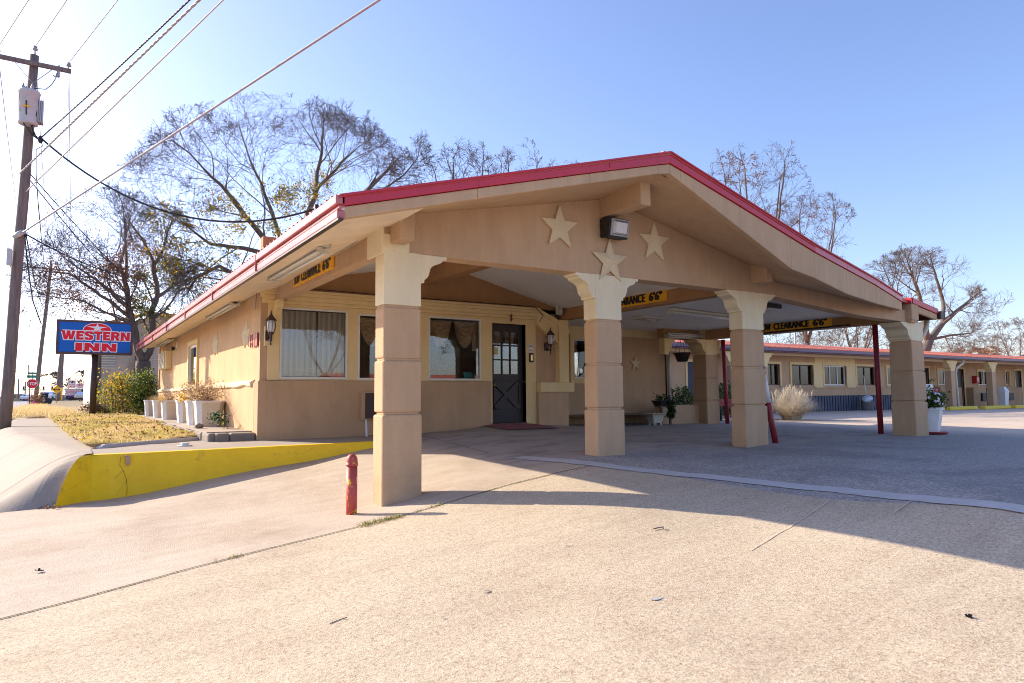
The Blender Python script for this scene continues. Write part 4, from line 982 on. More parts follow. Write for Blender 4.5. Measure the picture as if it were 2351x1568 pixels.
def potted(x, y, z, r, h, fol, label, potm='terra', name='potted_plant', n=220, size=.05, mats=('leaf_dark',)):
    t = thing(name, (x, y, z), label, 'plant pot')
    m = MB(); m.lathe([(r*.68, 0), (r, h*.82), (r*1.1, h*.83), (r*1.1, h), (r*.92, h), (r*.9, h*.9)], (x, y, z), 14); m.build('pot', [potm], t)
    m = MB(); rnd = random.Random(int(x*100)); pts = [(x+rnd.gauss(0, fol*.4), y+rnd.gauss(0, fol*.25), z+h+abs(rnd.gauss(.4, .3))*fol) for _ in range(40)]
    for p in pts[:20]: m.tube([(x, y, z+h*.9), tuple(Vector((x, y, z+h)).lerp(Vector(p), .5)+Vector((0, 0, .02))), p], .004, 3)
    leaves(m, pts, n, size, rnd, tuple(range(len(mats))), .03); m.build('foliage', list(mats), t); return t
mb = MB(); mb.box(5.88, 7.08, 12.2, 12.55, .27, .295); part('window_shelf', mb, ['cream'])
potted(6.01, 12.36, .295, .07, .18, .3, 'terracotta pot with a leafy plant inside the window left of the door')
potted(6.25, 12.4, .295, .05, .09, .45, 'small dark potted plant inside the window left of the door', 'black')
mb = MB(); mb.box(6.80, 7.0, 12.25, 12.3, .30, .47); tag(mb.build('teal_box', ['teal'], None, off=(6.9, 12.28, .3)), 'small teal box on the sill inside the window left of the door', 'box')
mb = MB(); mb.box(6.97, 7.045, 12.035, 12.04, .40, .60); mb.box(6.93, 7.03, 12.035, 12.04, .325, .40); tag(mb.build('window_sticker', ['white'], None, off=(7, 12.04, .4)), 'white stickers in the lower corner of the window left of the door', 'sticker')
for k, (x, mm) in enumerate(((5.95, 'red'), (6.04, 'cream'), (6.13, 'white'))):
    mb = MB(); mb.box(x-.025, x+.025, 12.22, 12.26, .296, .34+.02*(k == 0)); tag(mb.build('sill_trinket', [mm], None, .004, off=(x, 12.24, .3)), ['tiny red trinket on the window sill', 'tiny cream trinket on the window sill', 'tiny white trinket on the window sill'][k], 'trinket')
# doormat
mb = MB(); n = 1
q = [Vector((7.22, 11.93, 0)), Vector((8.42, 11.55, 0)), Vector((8.2, 10.6, 0)), Vector((6.9, 10.95, 0))]
q = [aty(1140, 972, 11.9), aty(1200, 972, 11.95), atg(1290, 988), atg(1180, 991)]
A_, B_, C_, D_ = [Vector((p.x, p.y, 0)) for p in ((7.12, 11.85), (8.25, 11.85), (8.25, 10.95), (7.12, 10.95))] if False else [Vector(v) for v in ((7.0, 11.88, 0), (8.2, 11.88, 0), (8.05, 10.7, 0), (6.85, 10.7, 0))]
for i in range(10):
    for j in range(8):
        def mp(a, b):
            p = A_.lerp(B_, a/10).lerp(D_.lerp(C_, a/10), b/8); return (p.x, p.y, zg(p.x, p.y)+.018)
        mb.face([mp(i, j), mp(i, j+1), mp(i+1, j+1), mp(i+1, j)])
def mat_mat():
    m, nt, b = newmat('doormat_rubber'); w = N(nt, 'ShaderNodeTexChecker', Scale=30.); L(nt, coords(nt), w.inputs['Vector'])
    L(nt, mix(nt, w.outputs['Fac'], (.22, .07, .09), (.33, .13, .15)), b.inputs['Base Color']); b.inputs['Roughness'].default_value = .9; return m
M['mat'] = mat_mat(); tag(mb.build('doormat', ['mat'], None, off=(7.6, 11.4, -.6)), 'faded maroon rubber doormat in front of the door', 'doormat')

# ================================================================== POSTS AND BOLLARDS
b0 = atg(807, 1178); zb = zg(b0.x, b0.y)
bo = thing('bollard', (b0.x, b0.y, zb), 'short red bollard with peeling yellow chips beside the first column', 'bollard', 'red bollards')
mb = MB(); mb.tube([(b0.x, b0.y, zb-.1), (b0.x, b0.y, zb+.50)], .057, 20); mb.build('pipe', ['bollard_red'], bo)
mb = MB(); mb.lathe([(.058, .50), (.065, .502), (.065, .52), (.060, .523), (.060, .545), (.056, .575), (.045, .602), (.027, .620), (.001, .627)], (b0.x, b0.y, zb), 20); mb.build('cap', ['bollard_red'], bo)
p = Vector((10.02, 7.30, zg(10.02, 7.3)))
b2 = thing('bollard', tuple(p), 'leaning dark red bollard with a white sleeve beside the third column', 'bollard', 'red bollards')
mb = MB(); mb.tube([(p.x, p.y, p.z-.1), (p.x-.17, p.y+.04, p.z+.78)], .05, 14); mb.build('pipe', ['post_red'], b2)
mb = MB(); mb.tube([(p.x-.155, p.y+.035, p.z+.68), (p.x-.24, p.y+.05, p.z+1.15)], .062, 14); mb.build('sleeve', ['white'], b2)
M['blue'] = plain('blue_plastic', (.06, .07, .45), .5); mb = MB(); mb.tube([(p.x-.24, p.y+.05, p.z+1.15), (p.x-.262, p.y+.056, p.z+1.27)], .058, 14); mb.build('cap', ['blue'], b2)
for (x, y, x2, y2, zt_, lab) in ((14.49, 8.0, 14.46, 8.0, 1.44, 'thin dark red steel post behind the last column at the right'), (14.9, 12.35, 14.88, 12.4, 1.44, 'thin dark red steel post beside the dark back column')):
    z = zg(x, y); mb = MB(); mb.tube([(x, y, z-.05), (lerp(x, x2, .4), lerp(y, y2, .4), lerp(z, zt_, .45)), (x2, y2, zt_)], .055, 12)
    tag(mb.build('steel_post', ['post_red'], None, off=(x, y, z)), lab, 'post', 'dark red steel posts')
# ================================================================== PLANTERS
def W_planter():
    t = thing('planter_tub', (0, 0, 0), '', 'planter', 'white planters along the side wall')
    h = .50; f = .84
    def ring(k, z):  # chamfered rectangle, long in y shown side
        a, b, c = .26*k, .25*k, .09*k
        return [(-a, -b+c, z), (-a+c, -b, z), (a-c, -b, z), (a, -b+c, z), (a, b-c, z), (a-c, b, z), (-a+c, b, z), (-a, b-c, z)]
    m = MB(); r0, r1 = ring(f, .0), ring(1, h)
    for i in range(8): m.face([r0[i], r0[(i+1) % 8], r1[(i+1) % 8], r1[i]], 0 if i in (6, 7, 0, 5) else (0 if i == 7 else 1))
    m.face(r0[::-1]); ra, rb, rc = ring(1.04, h-.03), ring(1.04, h+.01), ring(.9, h+.01); rd = ring(.86, h-.05)
    for i in range(8):
        j = (i+1) % 8; m.face([r1[i], r1[j], ra[j], ra[i]]); m.face([ra[i], ra[j], rb[j], rb[i]]); m.face([rb[i], rb[j], rc[j], rc[i]]); m.face([rc[i], rc[j], rd[j], rd[i]])
    m.build('tub', ['tubwhite', 'tubcream'], t)
    s_ = MB(); s_.face(ring(.87, h-.045)); s_.build('soil', ['joint'], t)
    w = MB(); k = .86; z0 = .20; x = -.26*lerp(f, 1, .38)-.006
    put_text(w, 'W', (x-.002, .06, z0), (0, -.12, 0), (-.018, 0, .17), 0, .0); w.build('letter', ['ink'], t); return t
M['tubwhite'] = plain('tub_white', (.78, .76, .73), .55, var=.08, nscale=5); M['tubcream'] = plain('tub_cream', (.66, .58, .46), .55, var=.08, nscale=5)
tub = W_planter(); labs = ['nearest white planter to the camera along the side wall, full of dead brown stems', 'white planter second from the near end, behind the one with dead brown stems', 'white planter third from the near end with a small yellow sprig', 'white planter third from the far end holding pale dry grass', 'white planter second from the far end under the dry grass', 'farthest white planter next to the leafy bush']
ypos = [14.75, 15.85, 17.35, 20.3, 22.4, 24.9]
for k, y in enumerate(ypos):
    t = tub if k == 0 else copy_tree(tub)
    t.location = (2.41, y, -.572); t['label'] = labs[k]
rnd = random.Random(5)
dp = ['dead reddish brown shrub in the nearest white planter', 'dead brown shrub in the second white planter', 'sparse dead stems with a yellow sprig in the third white planter', 'pale dry grass spilling from the fourth white planter', 'thin dry grass in the fifth white planter', 'short brown dead plant in the farthest white planter']
for k, y in enumerate(ypos):
    m = MB(); c = (2.38, y, -.12)
    if k < 4:
        pts = []
        for i in range(150 if k < 2 else 60):
            q = (c[0]+rnd.uniform(-.3, .33), y+rnd.uniform(-.45, .5), c[2]+rnd.uniform(.08, .42 if k < 3 else .3)); pts.append(q)
            if i % 3 == 0: m.tube([(c[0]+rnd.uniform(-.15, .15), y+rnd.uniform(-.15, .15), c[2]), tuple(Vector(c).lerp(Vector(q), .55)+Vector((rnd.uniform(-.04, .04), 0, .03))), q], .004, 3)
        leaves(m, pts, 1300 if k < 2 else 330, .028, rnd, (0, 0, 1), .05)
        if k == 2: leaves(m, [(c[0]-.1, y-.2, c[2]+.12)], 60, .06, rnd, (2,), .05)
    else: blades(m, c, 160, .25, .3, .008, rnd, 1)
    if k == 3: blades(m, (c[0]-.2, y-.1, c[2]), 260, .3, .42, .008, rnd, 1, .9)
    tag(m.build('dead_shrub', ['leaf_brown', 'dry2', 'leaf_yellow'], None, off=c), dp[k], 'dead plant', 'dead plants in the white planters')
mb = MB(); pts = [(2.35+rnd.gauss(0, .08), 13.55+rnd.gauss(0, .12), -.5+rnd.uniform(0, .22)) for _ in range(30)]; leaves(mb, pts, 260, .05, rnd, (0,), .03); leaves(mb, pts, 16, .04, rnd, (1,), .04)
tag(mb.build('small_flower', ['leaf_dark', 'flower_white'], None, off=(2.35, 13.55, -.57)), 'small green plant with white flowers at the foot of the nearest planter', 'plant')
mb = MB(); mb.blob((2.12, 13.95, -.53), (.08, .07, .05), 0, 3); tag(mb.build('stone', ['conc_grey'], None, off=(2.12, 13.95, -.57)), 'rough grey stone in front of the nearest planter', 'stone')
c0 = Vector((1.55, 11.45, -.74)); mb = MB(); c0.z = walk_z(1.55, 11.45)
mb.lathe([(.10, 0), (.10, .012), (.05, .015), (.05, .03), (.065, .032), (.065, .045), (.02, .047)], c0, 20); tag(mb.build('cleanout_cap', ['white'], None, off=tuple(c0)), 'round white pipe cap on the walkway beside the yellow kerb', 'pipe cap')
# white flower planter at right column
px, py = 15.15, 7.35; pz = zg(px, py)
fp = thing('flower_planter', (px, py, pz), 'white hexagonal planter beside the last column', 'planter')
def hexring(r, z, n=6, a0=.2): return [(px+r*math.cos(a0+2*math.pi*k/n), py+r*math.sin(a0+2*math.pi*k/n), z) for k in range(n)]
mb = MB(); a, b = hexring(.21, pz+.05), hexring(.28, pz+.50); c = hexring(.31, pz+.50); d = hexring(.31, pz+.55); e = hexring(.26, pz+.55)
for R1, R2 in ((a, b), (b, c), (c, d), (d, e)):
    for i in range(6): mb.face([R1[i], R1[(i+1) % 6], R2[(i+1) % 6], R2[i]])
mb.face(a[::-1]); mb.face(e); mb.build('tub', ['tubwhite'], fp)
mb = MB(); mb.lathe([(.30, 0), (.34, .03), (.33, .045), (.2, .04)], (px+.03, py, pz+.005), 14); mb.build('saucer', ['post_red'], fp)
mb = MB(); rnd = random.Random(11); pts = [(px+rnd.gauss(.02, .17), py+rnd.gauss(0, .15), pz+.55+abs(rnd.gauss(.12, .13))) for _ in range(160)]
leaves(mb, pts, 2600, .05, rnd, (0, 0, 1), .05); tf = []
for k in range(70):
    a_ = rnd.uniform(0, 6.28); v = Vector((math.cos(a_), math.sin(a_), rnd.uniform(-.2, .9))).normalized(); cc = Vector((px+.03, py, pz+.68))+Vector((v.x*.36, v.y*.3, v.z*.26)); pk = 1 if (cc.x-px) > .1 and rnd.random() < .75 else 0
    for i in range(5):
        w = i*1.2566; s1 = v.orthogonal().normalized(); s2 = v.cross(s1); dd = s1*math.cos(w)+s2*math.sin(w); ee = s1*math.cos(w+.6)+s2*math.sin(w+.6); ff = s1*math.cos(w-.6)+s2*math.sin(w-.6)
        mb.face([cc, cc+ff*.024, cc+dd*.034+v*.004, cc+ee*.024], 2+pk)
tag(mb.build('flowering_plant', ['leaf_dark', 'leaf_green', 'flower_white', 'flower_pink'], None, off=(px, py, pz+.5)), 'bushy plant with white and pink flowers in the hexagonal planter', 'flowers')
# pots under the canopy
qx, qy = 12.38, 12.5; qz = zg(qx, qy); t = thing('planter_pot', (qx, qy, qz), 'square weathered white pot in front of the low cream wall', 'planter')
mb = MB()
def sq(r, z): return [(qx-r, qy-r*.7, z), (qx+r, qy-r*.7, z), (qx+r, qy+r*.7, z), (qx-r, qy+r*.7, z)]
mb.hexa(sq(.14, qz+.05)+sq(.20, qz+.25)); mb.hexa(sq(.23, qz+.25)+sq(.24, qz+.29))
for sx in (-1, 1):
    for sy in (-1, 1): mb.box(qx+sx*.11-.025, qx+sx*.11+.025, qy+sy*.08-.025, qy+sy*.08+.025, qz, qz+.05)
mb.build('tub', ['dirtywhite'], t, .008)
t = thing('planter_trough', (12.7, 12.5, qz), 'black trough on a wooden stand behind the weathered pot', 'planter')
mb = MB(); mb.hexa([(12.52, 12.42, -.30), (12.92, 12.42, -.30), (12.92, 12.66, -.30), (12.52, 12.66, -.30), (12.46, 12.38, -.17), (12.98, 12.38, -.17), (12.98, 12.70, -.17), (12.46, 12.70, -.17)]); mb.build('trough', ['black'], t)
mb = MB(); [mb.box(x, x+.05, 12.44, 12.49, qz, -.34) for x in (12.54, 12.85)]; mb.box(12.5, 12.94, 12.42, 12.66, -.34, -.302); mb.build('stand', ['bark'], t)
mb = MB(); rnd = random.Random(3); P = [(12.80+rnd.gauss(0, .05), 12.36+rnd.gauss(0, .04), -.18-rnd.uniform(0, .42)) for _ in range(50)]; leaves(mb, P, 420, .07, rnd, (0,), .03); P = [(12.72+rnd.gauss(0, .12), 12.55, -.15+rnd.uniform(0, .10)) for _ in range(30)]; leaves(mb, P, 160, .06, rnd, (0,), .03)
tag(mb.build('trailing_ivy', ['leaf_dark'], None, off=(12.8, 12.36, -.2)), 'dark ivy trailing from the black trough', 'plant')
# hanging basket
hx, hy, hz = 14.0, 13.05, .78; t = thing('hanging_basket', (hx, hy, hz), 'black hanging basket on wires in the gap beside the dark back column', 'hanging basket')
hb = aty(1566, 810, 13.05); hx, hz = hb.x, hb.z-.08
mb = MB(); mb.lathe([(.12, -.16), (.14, -.15), (.21, .04), (.235, .045), (.235, .08), (.2, .08)], (hx, hy, hz), 16); mb.build('bowl', ['black'], t)
mb = MB(); 
for k in range(4): w = k*1.571+.4; mb.tube([(hx+.22*math.cos(w), hy+.22*math.sin(w), hz+.07), (hx, hy, hz+.6)], .006, 4)
mb.lathe([(.03, 0), (.03, .06), (.01, .07)], (hx, hy, hz+.58), 8); mb.build('hanger', ['black'], t)
t.location = (0, 0, 0)
for c in kids(t):
    for v in c.data.vertices: v.co += Vector((14.0, 13.05, .78))
for c in kids(t):
    for v in c.data.vertices: v.co -= Vector((hx, hy, hz))
t.location = (hx, hy, hz)

# ================================================================== TREES
def tree(name, label, base, limbs, env, seed, bark='bark', twig='twig', r0=.25, depth=5, dens=1.0, leafsets=(), group=None, trunk_to=None, twigr=.006, lean=0, wig=.16, maxn=9000):
    """limbs: list of polylines of (x,y,z) main limbs starting on the trunk; env: (centre, radii) crown ellipsoid"""
    rnd = random.Random(seed); T, Cn = MB(), MB(); c, rr = Vector(env[0]), env[1]; tips = []; cnt = [0]; lim = [maxn]
    def inside(p): return ((p.x-c.x)/rr[0])**2+((p.y-c.y)/rr[1])**2+((p.z-c.z)/rr[2])**2
    def grow(p, d, Ln, r, lv):
        if cnt[0] > lim[0]: return
        cnt[0] += 1
        n = 5 if lv < 3 else (4 if lv == 3 else 3); pts, rs = [p], [r]; q = p.copy(); dd = d.copy()
        for k in range(n):
            dd = (dd+Vector((rnd.gauss(0, wig), rnd.gauss(0, wig), rnd.gauss(0, wig)+.045))).normalized(); q = q+dd*(Ln/n)
            if inside(q) > 1.08:
                if k > 0: break
            pts.append(q.copy()); rs.append(max(twigr*.6, r*(1-.75*(k+1)/n)))
        m = Cn; m.tube(pts, rs, 5 if r > .03 else 3, 0 if r > .022 else 1, cap=False, smooth=r > .03)
        if lv >= 2: tips.extend(pts[1:])
        if lv >= depth: return
        nch = {1: 7, 2: 6, 3: 6, 4: 5}.get(lv, 4)*dens
        nch = int(nch+rnd.random())
        for k in range(nch):
            t = rnd.uniform(.25, 1)*(len(pts)-1); i = min(int(t), len(pts)-2); b = pts[i].lerp(pts[i+1], t-i); ax = (pts[i+1]-pts[i]).normalized()
            o = ax.orthogonal().normalized(); o.rotate(Matrix.Rotation(rnd.uniform(0, 6.28), 3, ax)); an = rnd.uniform(.45, 1.0)
            nd = (ax*math.cos(an)+o*math.sin(an)); rad = rs[i]*rnd.uniform(.4, .6)
            grow(b, nd, Ln*rnd.uniform(.42, .68)*(1.15-.35*t/len(pts)), max(twigr, rad), lv+1)
    for k, (pl, ra, rb) in enumerate(limbs):
        pl = [Vector(p) for p in pl]; sm = []
        for a, b in zip(pl, pl[1:]):
            for i in range(3): sm.append(a.lerp(b, i/3)+(Vector((rnd.gauss(0, .03), rnd.gauss(0, .03), 0)) if (i or a is not pl[0]) else Vector()))
        sm.append(pl[-1]); n = len(sm); rs = [lerp(ra, rb, i/(n-1)) for i in range(n)]
        T.tube(sm, rs, 9); cnt[0] = 0; cap_ = maxn/max(1, len(limbs)-1)
        lim[0] = cap_
        if k == 0 and len(limbs) > 1: 
            continue
        tot = (pl[-1]-pl[0]).length
        for j in range(int(7*dens)+2):
            t = rnd.uniform(.25, 1)*(n-1); i = min(int(t), n-2); b = sm[i].lerp(sm[i+1], t-i); ax = (sm[i+1]-sm[i]).normalized()
            o = ax.orthogonal().normalized(); o.rotate(Matrix.Rotation(rnd.uniform(0, 6.28), 3, ax)); an = rnd.uniform(.35, .95)
            grow(b, ax*math.cos(an)+o*math.sin(an), min(rr)*rnd.uniform(.5, .95), rs[i]*rnd.uniform(.3, .45), 2)
        grow(sm[-1], (sm[-1]-sm[-2]).normalized(), min(rr)*.8, rs[-1]*.8, 2)
    root = thing(name, base, label, 'tree', group)
    T.build('trunk', [bark], root); Cn.build('crown', [bark, twig], root)
    for (nm, cen, rad, n, size, mats, wts) in leafsets:
        c2 = Vector(cen); P = [p for p in tips if ((p.x-c2.x)/rad[0])**2+((p.y-c2.y)/rad[1])**2+((p.z-c2.z)/rad[2])**2 < 1]
        if not P: continue
        sub = rnd.sample(P, min(len(P), max(8, n//14))); m = MB(); leaves(m, sub, n, size, rnd, tuple(range(len(mats))), .12, wts); m.build(nm, list(mats), root)
    return root
def V(u, v, Y): p = aty(u, v, Y); return (p.x, p.y, p.z)
G = ('leaf_green', 'leaf_dark', 'leaf_yellow')
# forked tree beside the office
Y = 31
tb = V(331, 905, Y)
tree('forked_tree', 'forked tree with ivy and brown seed clusters behind the end of the office', (tb[0], tb[1], -.55),
     [([(tb[0], Y, -.6), V(330, 870, Y), V(329, 829, Y)], .33, .27),
      ([V(329, 832, Y), V(316, 800, Y), V(303, 745, Y), V(293, 700, Y), V(288, 650, 30.8)], .17, .09),
      ([V(330, 832, Y), V(343, 800, Y), V(350, 750, Y), V(347, 720, Y), V(362, 680, 31.2), V(352, 600, 31.4)], .16, .08),
      ([V(293, 705, Y), V(262, 680, 30.6), V(235, 655, 30.3), V(210, 635, 30)], .09, .045), ([V(300, 730, Y), V(250, 690, 30.6), V(200, 655, 30.3), V(160, 628, 30), V(135, 625, 29.8)], .07, .025), ([V(303, 745, Y), V(240, 715, 30.4), V(190, 690, 30), V(150, 685, 29.8)], .05, .02),
      ([V(288, 655, 30.8), V(275, 610, 30.8), V(290, 560, 31), V(285, 500, 31)], .08, .03),
      ([V(352, 610, 31.4), V(375, 570, 31.5), V(390, 520, 31.5)], .07, .03),
      ([V(350, 690, 31.2), V(400, 655, 31.5), V(430, 640, 31.8)], .07, .03)],
     (V(270, 645, 31), (3.6, 3.2, 3.6)), 21, r0=.3, depth=5, dens=.75, twigr=.007, wig=.2, maxn=16000,
     leafsets=[('ivy', V(375, 560, 31.5), (1.1, 2.5, 1.7), 1300, .10, G, (5, 2, 5)), ('ivy_low', V(352, 690, 31), (.9, 2, 1.3), 900, .10, G, (5, 4, 2)),
               ('seed_clusters', V(275, 660, 30.8), (1.5, 2, 1.0), 2400, .085, ('leaf_brown',), None), ('seed_clusters', V(300, 590, 31), (1.0, 2, .8), 1100, .085, ('leaf_brown',), None),
               ('seed_clusters', V(128, 640, 30), (.7, 2, .55), 700, .075, ('leaf_brown',), None), ('seed_clusters', V(155, 695, 30), (.7, 2, .5), 600, .075, ('leaf_brown',), None), ('ivy_yellow', V(385, 770, 31), (.9, 2, .8), 900, .10, ('leaf_yellow', 'leaf_green'), (3, 1))])
# big spreading tree behind the roof
Y = 35
def big(u, v, y=35): return V(u, v, y)
tree('spreading_tree', 'very large bare spreading tree behind the left half of the red roof', (9.9, 35, -.9),
     [([(9.9, 35, -1.0), V(672, 800, Y), V(668, 640, Y)], .55, .42),
      ([V(668, 660, Y), V(640, 590, 34.5), V(585, 520, 34), V(520, 440, 33.5), V(470, 390, 33)], .19, .05),
      ([V(668, 650, Y), V(650, 560, 35.5), V(610, 450, 36), V(575, 370, 36)], .16, .045),
      ([V(670, 640, Y), V(690, 540, 35), V(722, 450, 35), V(735, 370, 35), V(742, 300, 35)], .20, .045),
      ([V(668, 650, Y), V(720, 560, 36), V(790, 490, 37), V(850, 430, 37.5), V(900, 380, 38)], .26, .07),
      ([V(720, 440, 35), V(770, 390, 34), V(820, 340, 34)], .10, .03),
      ([V(640, 590, 34.5), V(560, 570, 33.5), V(480, 560, 33), V(430, 520, 32.5)], .13, .035),
      ([V(660, 640, Y), V(560, 640, 34), V(500, 610, 33.5), V(450, 640, 33)], .15, .05),
      ([V(790, 470, 37), V(860, 450, 37), V(930, 400, 37), V(960, 360, 37)], .09, .025)],
     (V(668, 505, 35), (7.6, 6.5, 5.7)), 33, depth=6, dens=.76, twigr=.0065, wig=.2, maxn=70000,
     leafsets=[('ivy', V(500, 560, 33.5), (2.6, 4, 3.0), 3000, .11, G, (4, 1, 5)), ('ivy_mid', V(610, 520, 35), (2.2, 4, 2.5), 1300, .11, G, (4, 3, 4)), ('ivy_right', V(735, 440, 35), (1.3, 3, 1.8), 900, .11, G, (3, 2, 5))])
def simple_tree(name, label, u, vb, vt, Y, rx, seed, group='bare trees beyond the roofs', zb=-.9, depth=5, dens=.62, maxn=9000, twigr=.010, leaf=(), bark='bark', twig='twig', lean=0, vc=None, rz=None, low=.30):
    b = aty(u, vb, Y); t = aty(u+lean, vt, Y); H = t.z-zb; base = Vector((b.x, Y, zb)); rnd = random.Random(seed)
    f = base.lerp(t, low); limbs = [([base, base.lerp(t, low*.5), f], H*.02, H*.014)]
    for k in range(5):
        a = k*1.256+rnd.uniform(-.3, .3); o = Vector((math.cos(a)*rx, math.sin(a)*rx*.8, 0)); limbs.append(([f, f.lerp(t, .3)+o*.28, f.lerp(t, .62)+o*.5, f.lerp(t, .85)+o*.62], H*.0075, H*.0022))
    cen = f.lerp(t, .52)
    return tree(name, label, tuple(base), limbs, (cen, (rx, rx, (t.z-f.z)*.52)), seed, bark, twig, depth=depth, dens=dens, twigr=twigr, maxn=maxn, group=group,
                leafsets=[(n, cen if c is None else V(*c), r, k, s_, m, w) for n, c, r, k, s_, m, w in leaf])
simple_tree('bare_tree', 'bare treetop showing over the ridge just right of the large spreading tree', 1060, 700, 335, 36, 3.0, 41, maxn=7000)
simple_tree('bare_tree', 'thin bare treetop above the red trim left of the roof peak', 1195, 700, 338, 38, 2.4, 42, maxn=6000)
simple_tree('bare_tree', 'lowest wispy treetop barely above the ridge near the roof peak', 1285, 700, 362, 42, 2.5, 43, maxn=5000)
simple_tree('bare_tree', 'tall bare tree with dark seed bunches right of the roof peak', 1735, 800, 345, 26.5, 3.6, 44, maxn=9000, twigr=.009,
            leaf=[('seed_clusters', (1712, 385, 26.5), (1.4, 2, 1.1), 500, .11, ('leaf_brown',), None)])
simple_tree('bare_tree', 'bare tree with broken limb leaning over the right roof slope', 1850, 800, 462, 27.5, 4.2, 45, maxn=9000, twigr=.009, leaf=[('seed_clusters', (1868, 520, 27.5), (1.6, 2, 1.2), 260, .11, ('leaf_brown',), None)])
b = 25.0
tree('leaning_tree', 'large leaning bare tree behind the motel wing, right of the last column', V(2090, 870, b),
     [([V(2095, 870, b), V(2112, 830, b), V(2135, 775, b)], .42, .32), ([V(2135, 780, b), V(2165, 740, b), V(2200, 712, b), V(2245, 675, b)], .26, .06), ([V(2130, 785, b), V(2120, 720, b), V(2105, 660, b), V(2090, 620, b)], .24, .06),
      ([V(2165, 740, b), V(2165, 690, 26), V(2150, 640, 26), V(2140, 605, 26)], .18, .05), ([V(2120, 730, b), V(2060, 690, b), V(2030, 650, b)], .16, .05), ([V(2135, 780, b), V(2180, 770, b), V(2230, 765, b)], .12, .04), ([V(2120, 760, 25), V(2060, 740, 24), V(2000, 735, 24)], .12, .05)],
     (V(2130, 700, b), (6.8, 5, 4.1)), 51, 'bark_light', 'twig_warm', depth=5, dens=.85, twigr=.009, maxn=24000)
for k, (u, vt, Y, rx, lab, bk) in enumerate([
    (1810, 748, 34, 3.2, 'bare tree seen under the canopy above the motel roof, nearer the yellow sign', 0), (1890, 762, 36, 3.6, 'low bushy bare tree over the middle of the motel roof', 0),
    (1945, 752, 30, 3.0, 'bare tree with a thick broken trunk over the motel roof left of the steel post', 1), (2010, 770, 38, 4, 'bare tree behind the steel post above the motel roof', 0),
    (2180, 785, 40, 4, 'hazy bare tree line over the right part of the motel roof', 0), (2335, 735, 24, 3.0, 'bare tree cut by the right edge of the photo', 1),
    (2285, 770, 30, 2.6, 'thin bare tree between the orange tree and the right edge', 1), (1968, 660, 30, 3.2, 'faint bare treetop left of the leaning tree', 0)]):
    simple_tree('bare_tree', lab, u, 860, vt, Y, rx, 60+k, maxn=7000, depth=5, twigr=.012, bark='bark_light', twig='twig_warm', dens=.55)
simple_tree('autumn_tree', 'rust orange leafed tree behind the motel roof at the right', 2238, 860, 798, 46, 5, 75, maxn=900, depth=4, leaf=[('leaves', None, (5.2, 5, 3), 2600, .26, ('leaf_orange', 'leaf_brown'), (3, 1))])
simple_tree('bare_tree', 'bare tree far away behind the auto sales roof', 183, 915, 853, 165, 9, 77, maxn=2200, depth=5, twigr=.05, low=.2)
# bush in front of the warehouse
rnd = random.Random(9); bc = V(270, 905, 28.5); mb = MB(); pts = []
for k in range(150):
    u = rnd.triangular(218, 335, 275); v = rnd.uniform(866+abs(u-270)*.45+12*math.sin(u*.35), 950); y = rnd.uniform(27.7, 29.3); pts.append(V(u, v, y))
for p in pts[::4]: m0 = (p[0]+rnd.uniform(-.2, .2), p[1], -.55); mb.tube([m0, tuple(Vector(m0).lerp(Vector(p), .5)+Vector((0, 0, .1))), p], .01, 3, 3)
leaves(mb, pts, 3300, .085, rnd, (0, 1, 2, 4), .17, (4, .6, 4, .6))
tag(mb.build('leafy_bush', ['leaf_green', 'leaf_dark', 'leaf_yellow', 'twig', 'leaf_orange'], None, off=(bc[0], 28.5, -.55)), 'large yellow and green bush beside the sign pole', 'bush')
mb = MB(); pts = []
for k in range(200):
    u = rnd.triangular(296, 360, 335); v = rnd.uniform(858+abs(u-335)*.5+10*math.sin(u*.4), 935); y = rnd.uniform(26.9, 28.2); pts.append(V(u, v, y))
leaves(mb, pts, 4200, .085, rnd, (0, 1), .13, (4, 3)); tag(mb.build('leafy_bush', ['leaf_green', 'leaf_dark'], None, off=(2.3, 27.5, -.55)), 'dark green ivy bush at the far corner of the office', 'bush')
mb = MB()
for k in range(60):
    p = Vector(V(rnd.uniform(185, 230), rnd.uniform(925, 948), 28)); q = Vector((1.2+rnd.uniform(-.3, .3), 28.2, -.55)); mb.tube([q, q.lerp(p, .5)+Vector((0, 0, .15)), p], .007, 3)
    if k % 2: leaves(mb, [tuple(p)], 6, .06, rnd, (1,), .08)
tag(mb.build('dead_brush', ['twig_warm', 'leaf_brown'], None, off=(.9, 28, -.55)), 'tangle of dead brown stems at the foot of the sign pole', 'brush')

# ================================================================== GRASS
def stuff(o): o['kind'] = 'stuff'; return o
rnd = random.Random(14); mb = MB()
n = 0
while n < 26000:
    y = 11.6+(rnd.random()**1.7)*18; x = rnd.uniform(lawn_left(y)-.03, bed_x(y)-.02)
    if y < lawn_front(x)+.05: continue
    z = lawn_z(x, y); h = rnd.uniform(.02, .055)*(1.3 if rnd.random() < .1 else 1); a = rnd.uniform(0, 6.28); w = .006+.004*(y-11)/8; dx, dy = rnd.gauss(0, .02), rnd.gauss(0, .02)
    mb.face([(x-math.cos(a)*w, y-math.sin(a)*w, z-.004), (x+math.cos(a)*w, y+math.sin(a)*w, z-.004), (x+dx, y+dy, z+h)], 0 if math.sin(x*2.3+y)*math.cos(y*1.7-x) > -.1+rnd.uniform(-.5, .5) else 1); n += 1
tag(stuff(mb.build('lawn_grass', ['grass', 'dry2'], None, off=(1, 16, -.6))), 'short yellowing winter grass', 'grass')
mb = MB(); n = 0
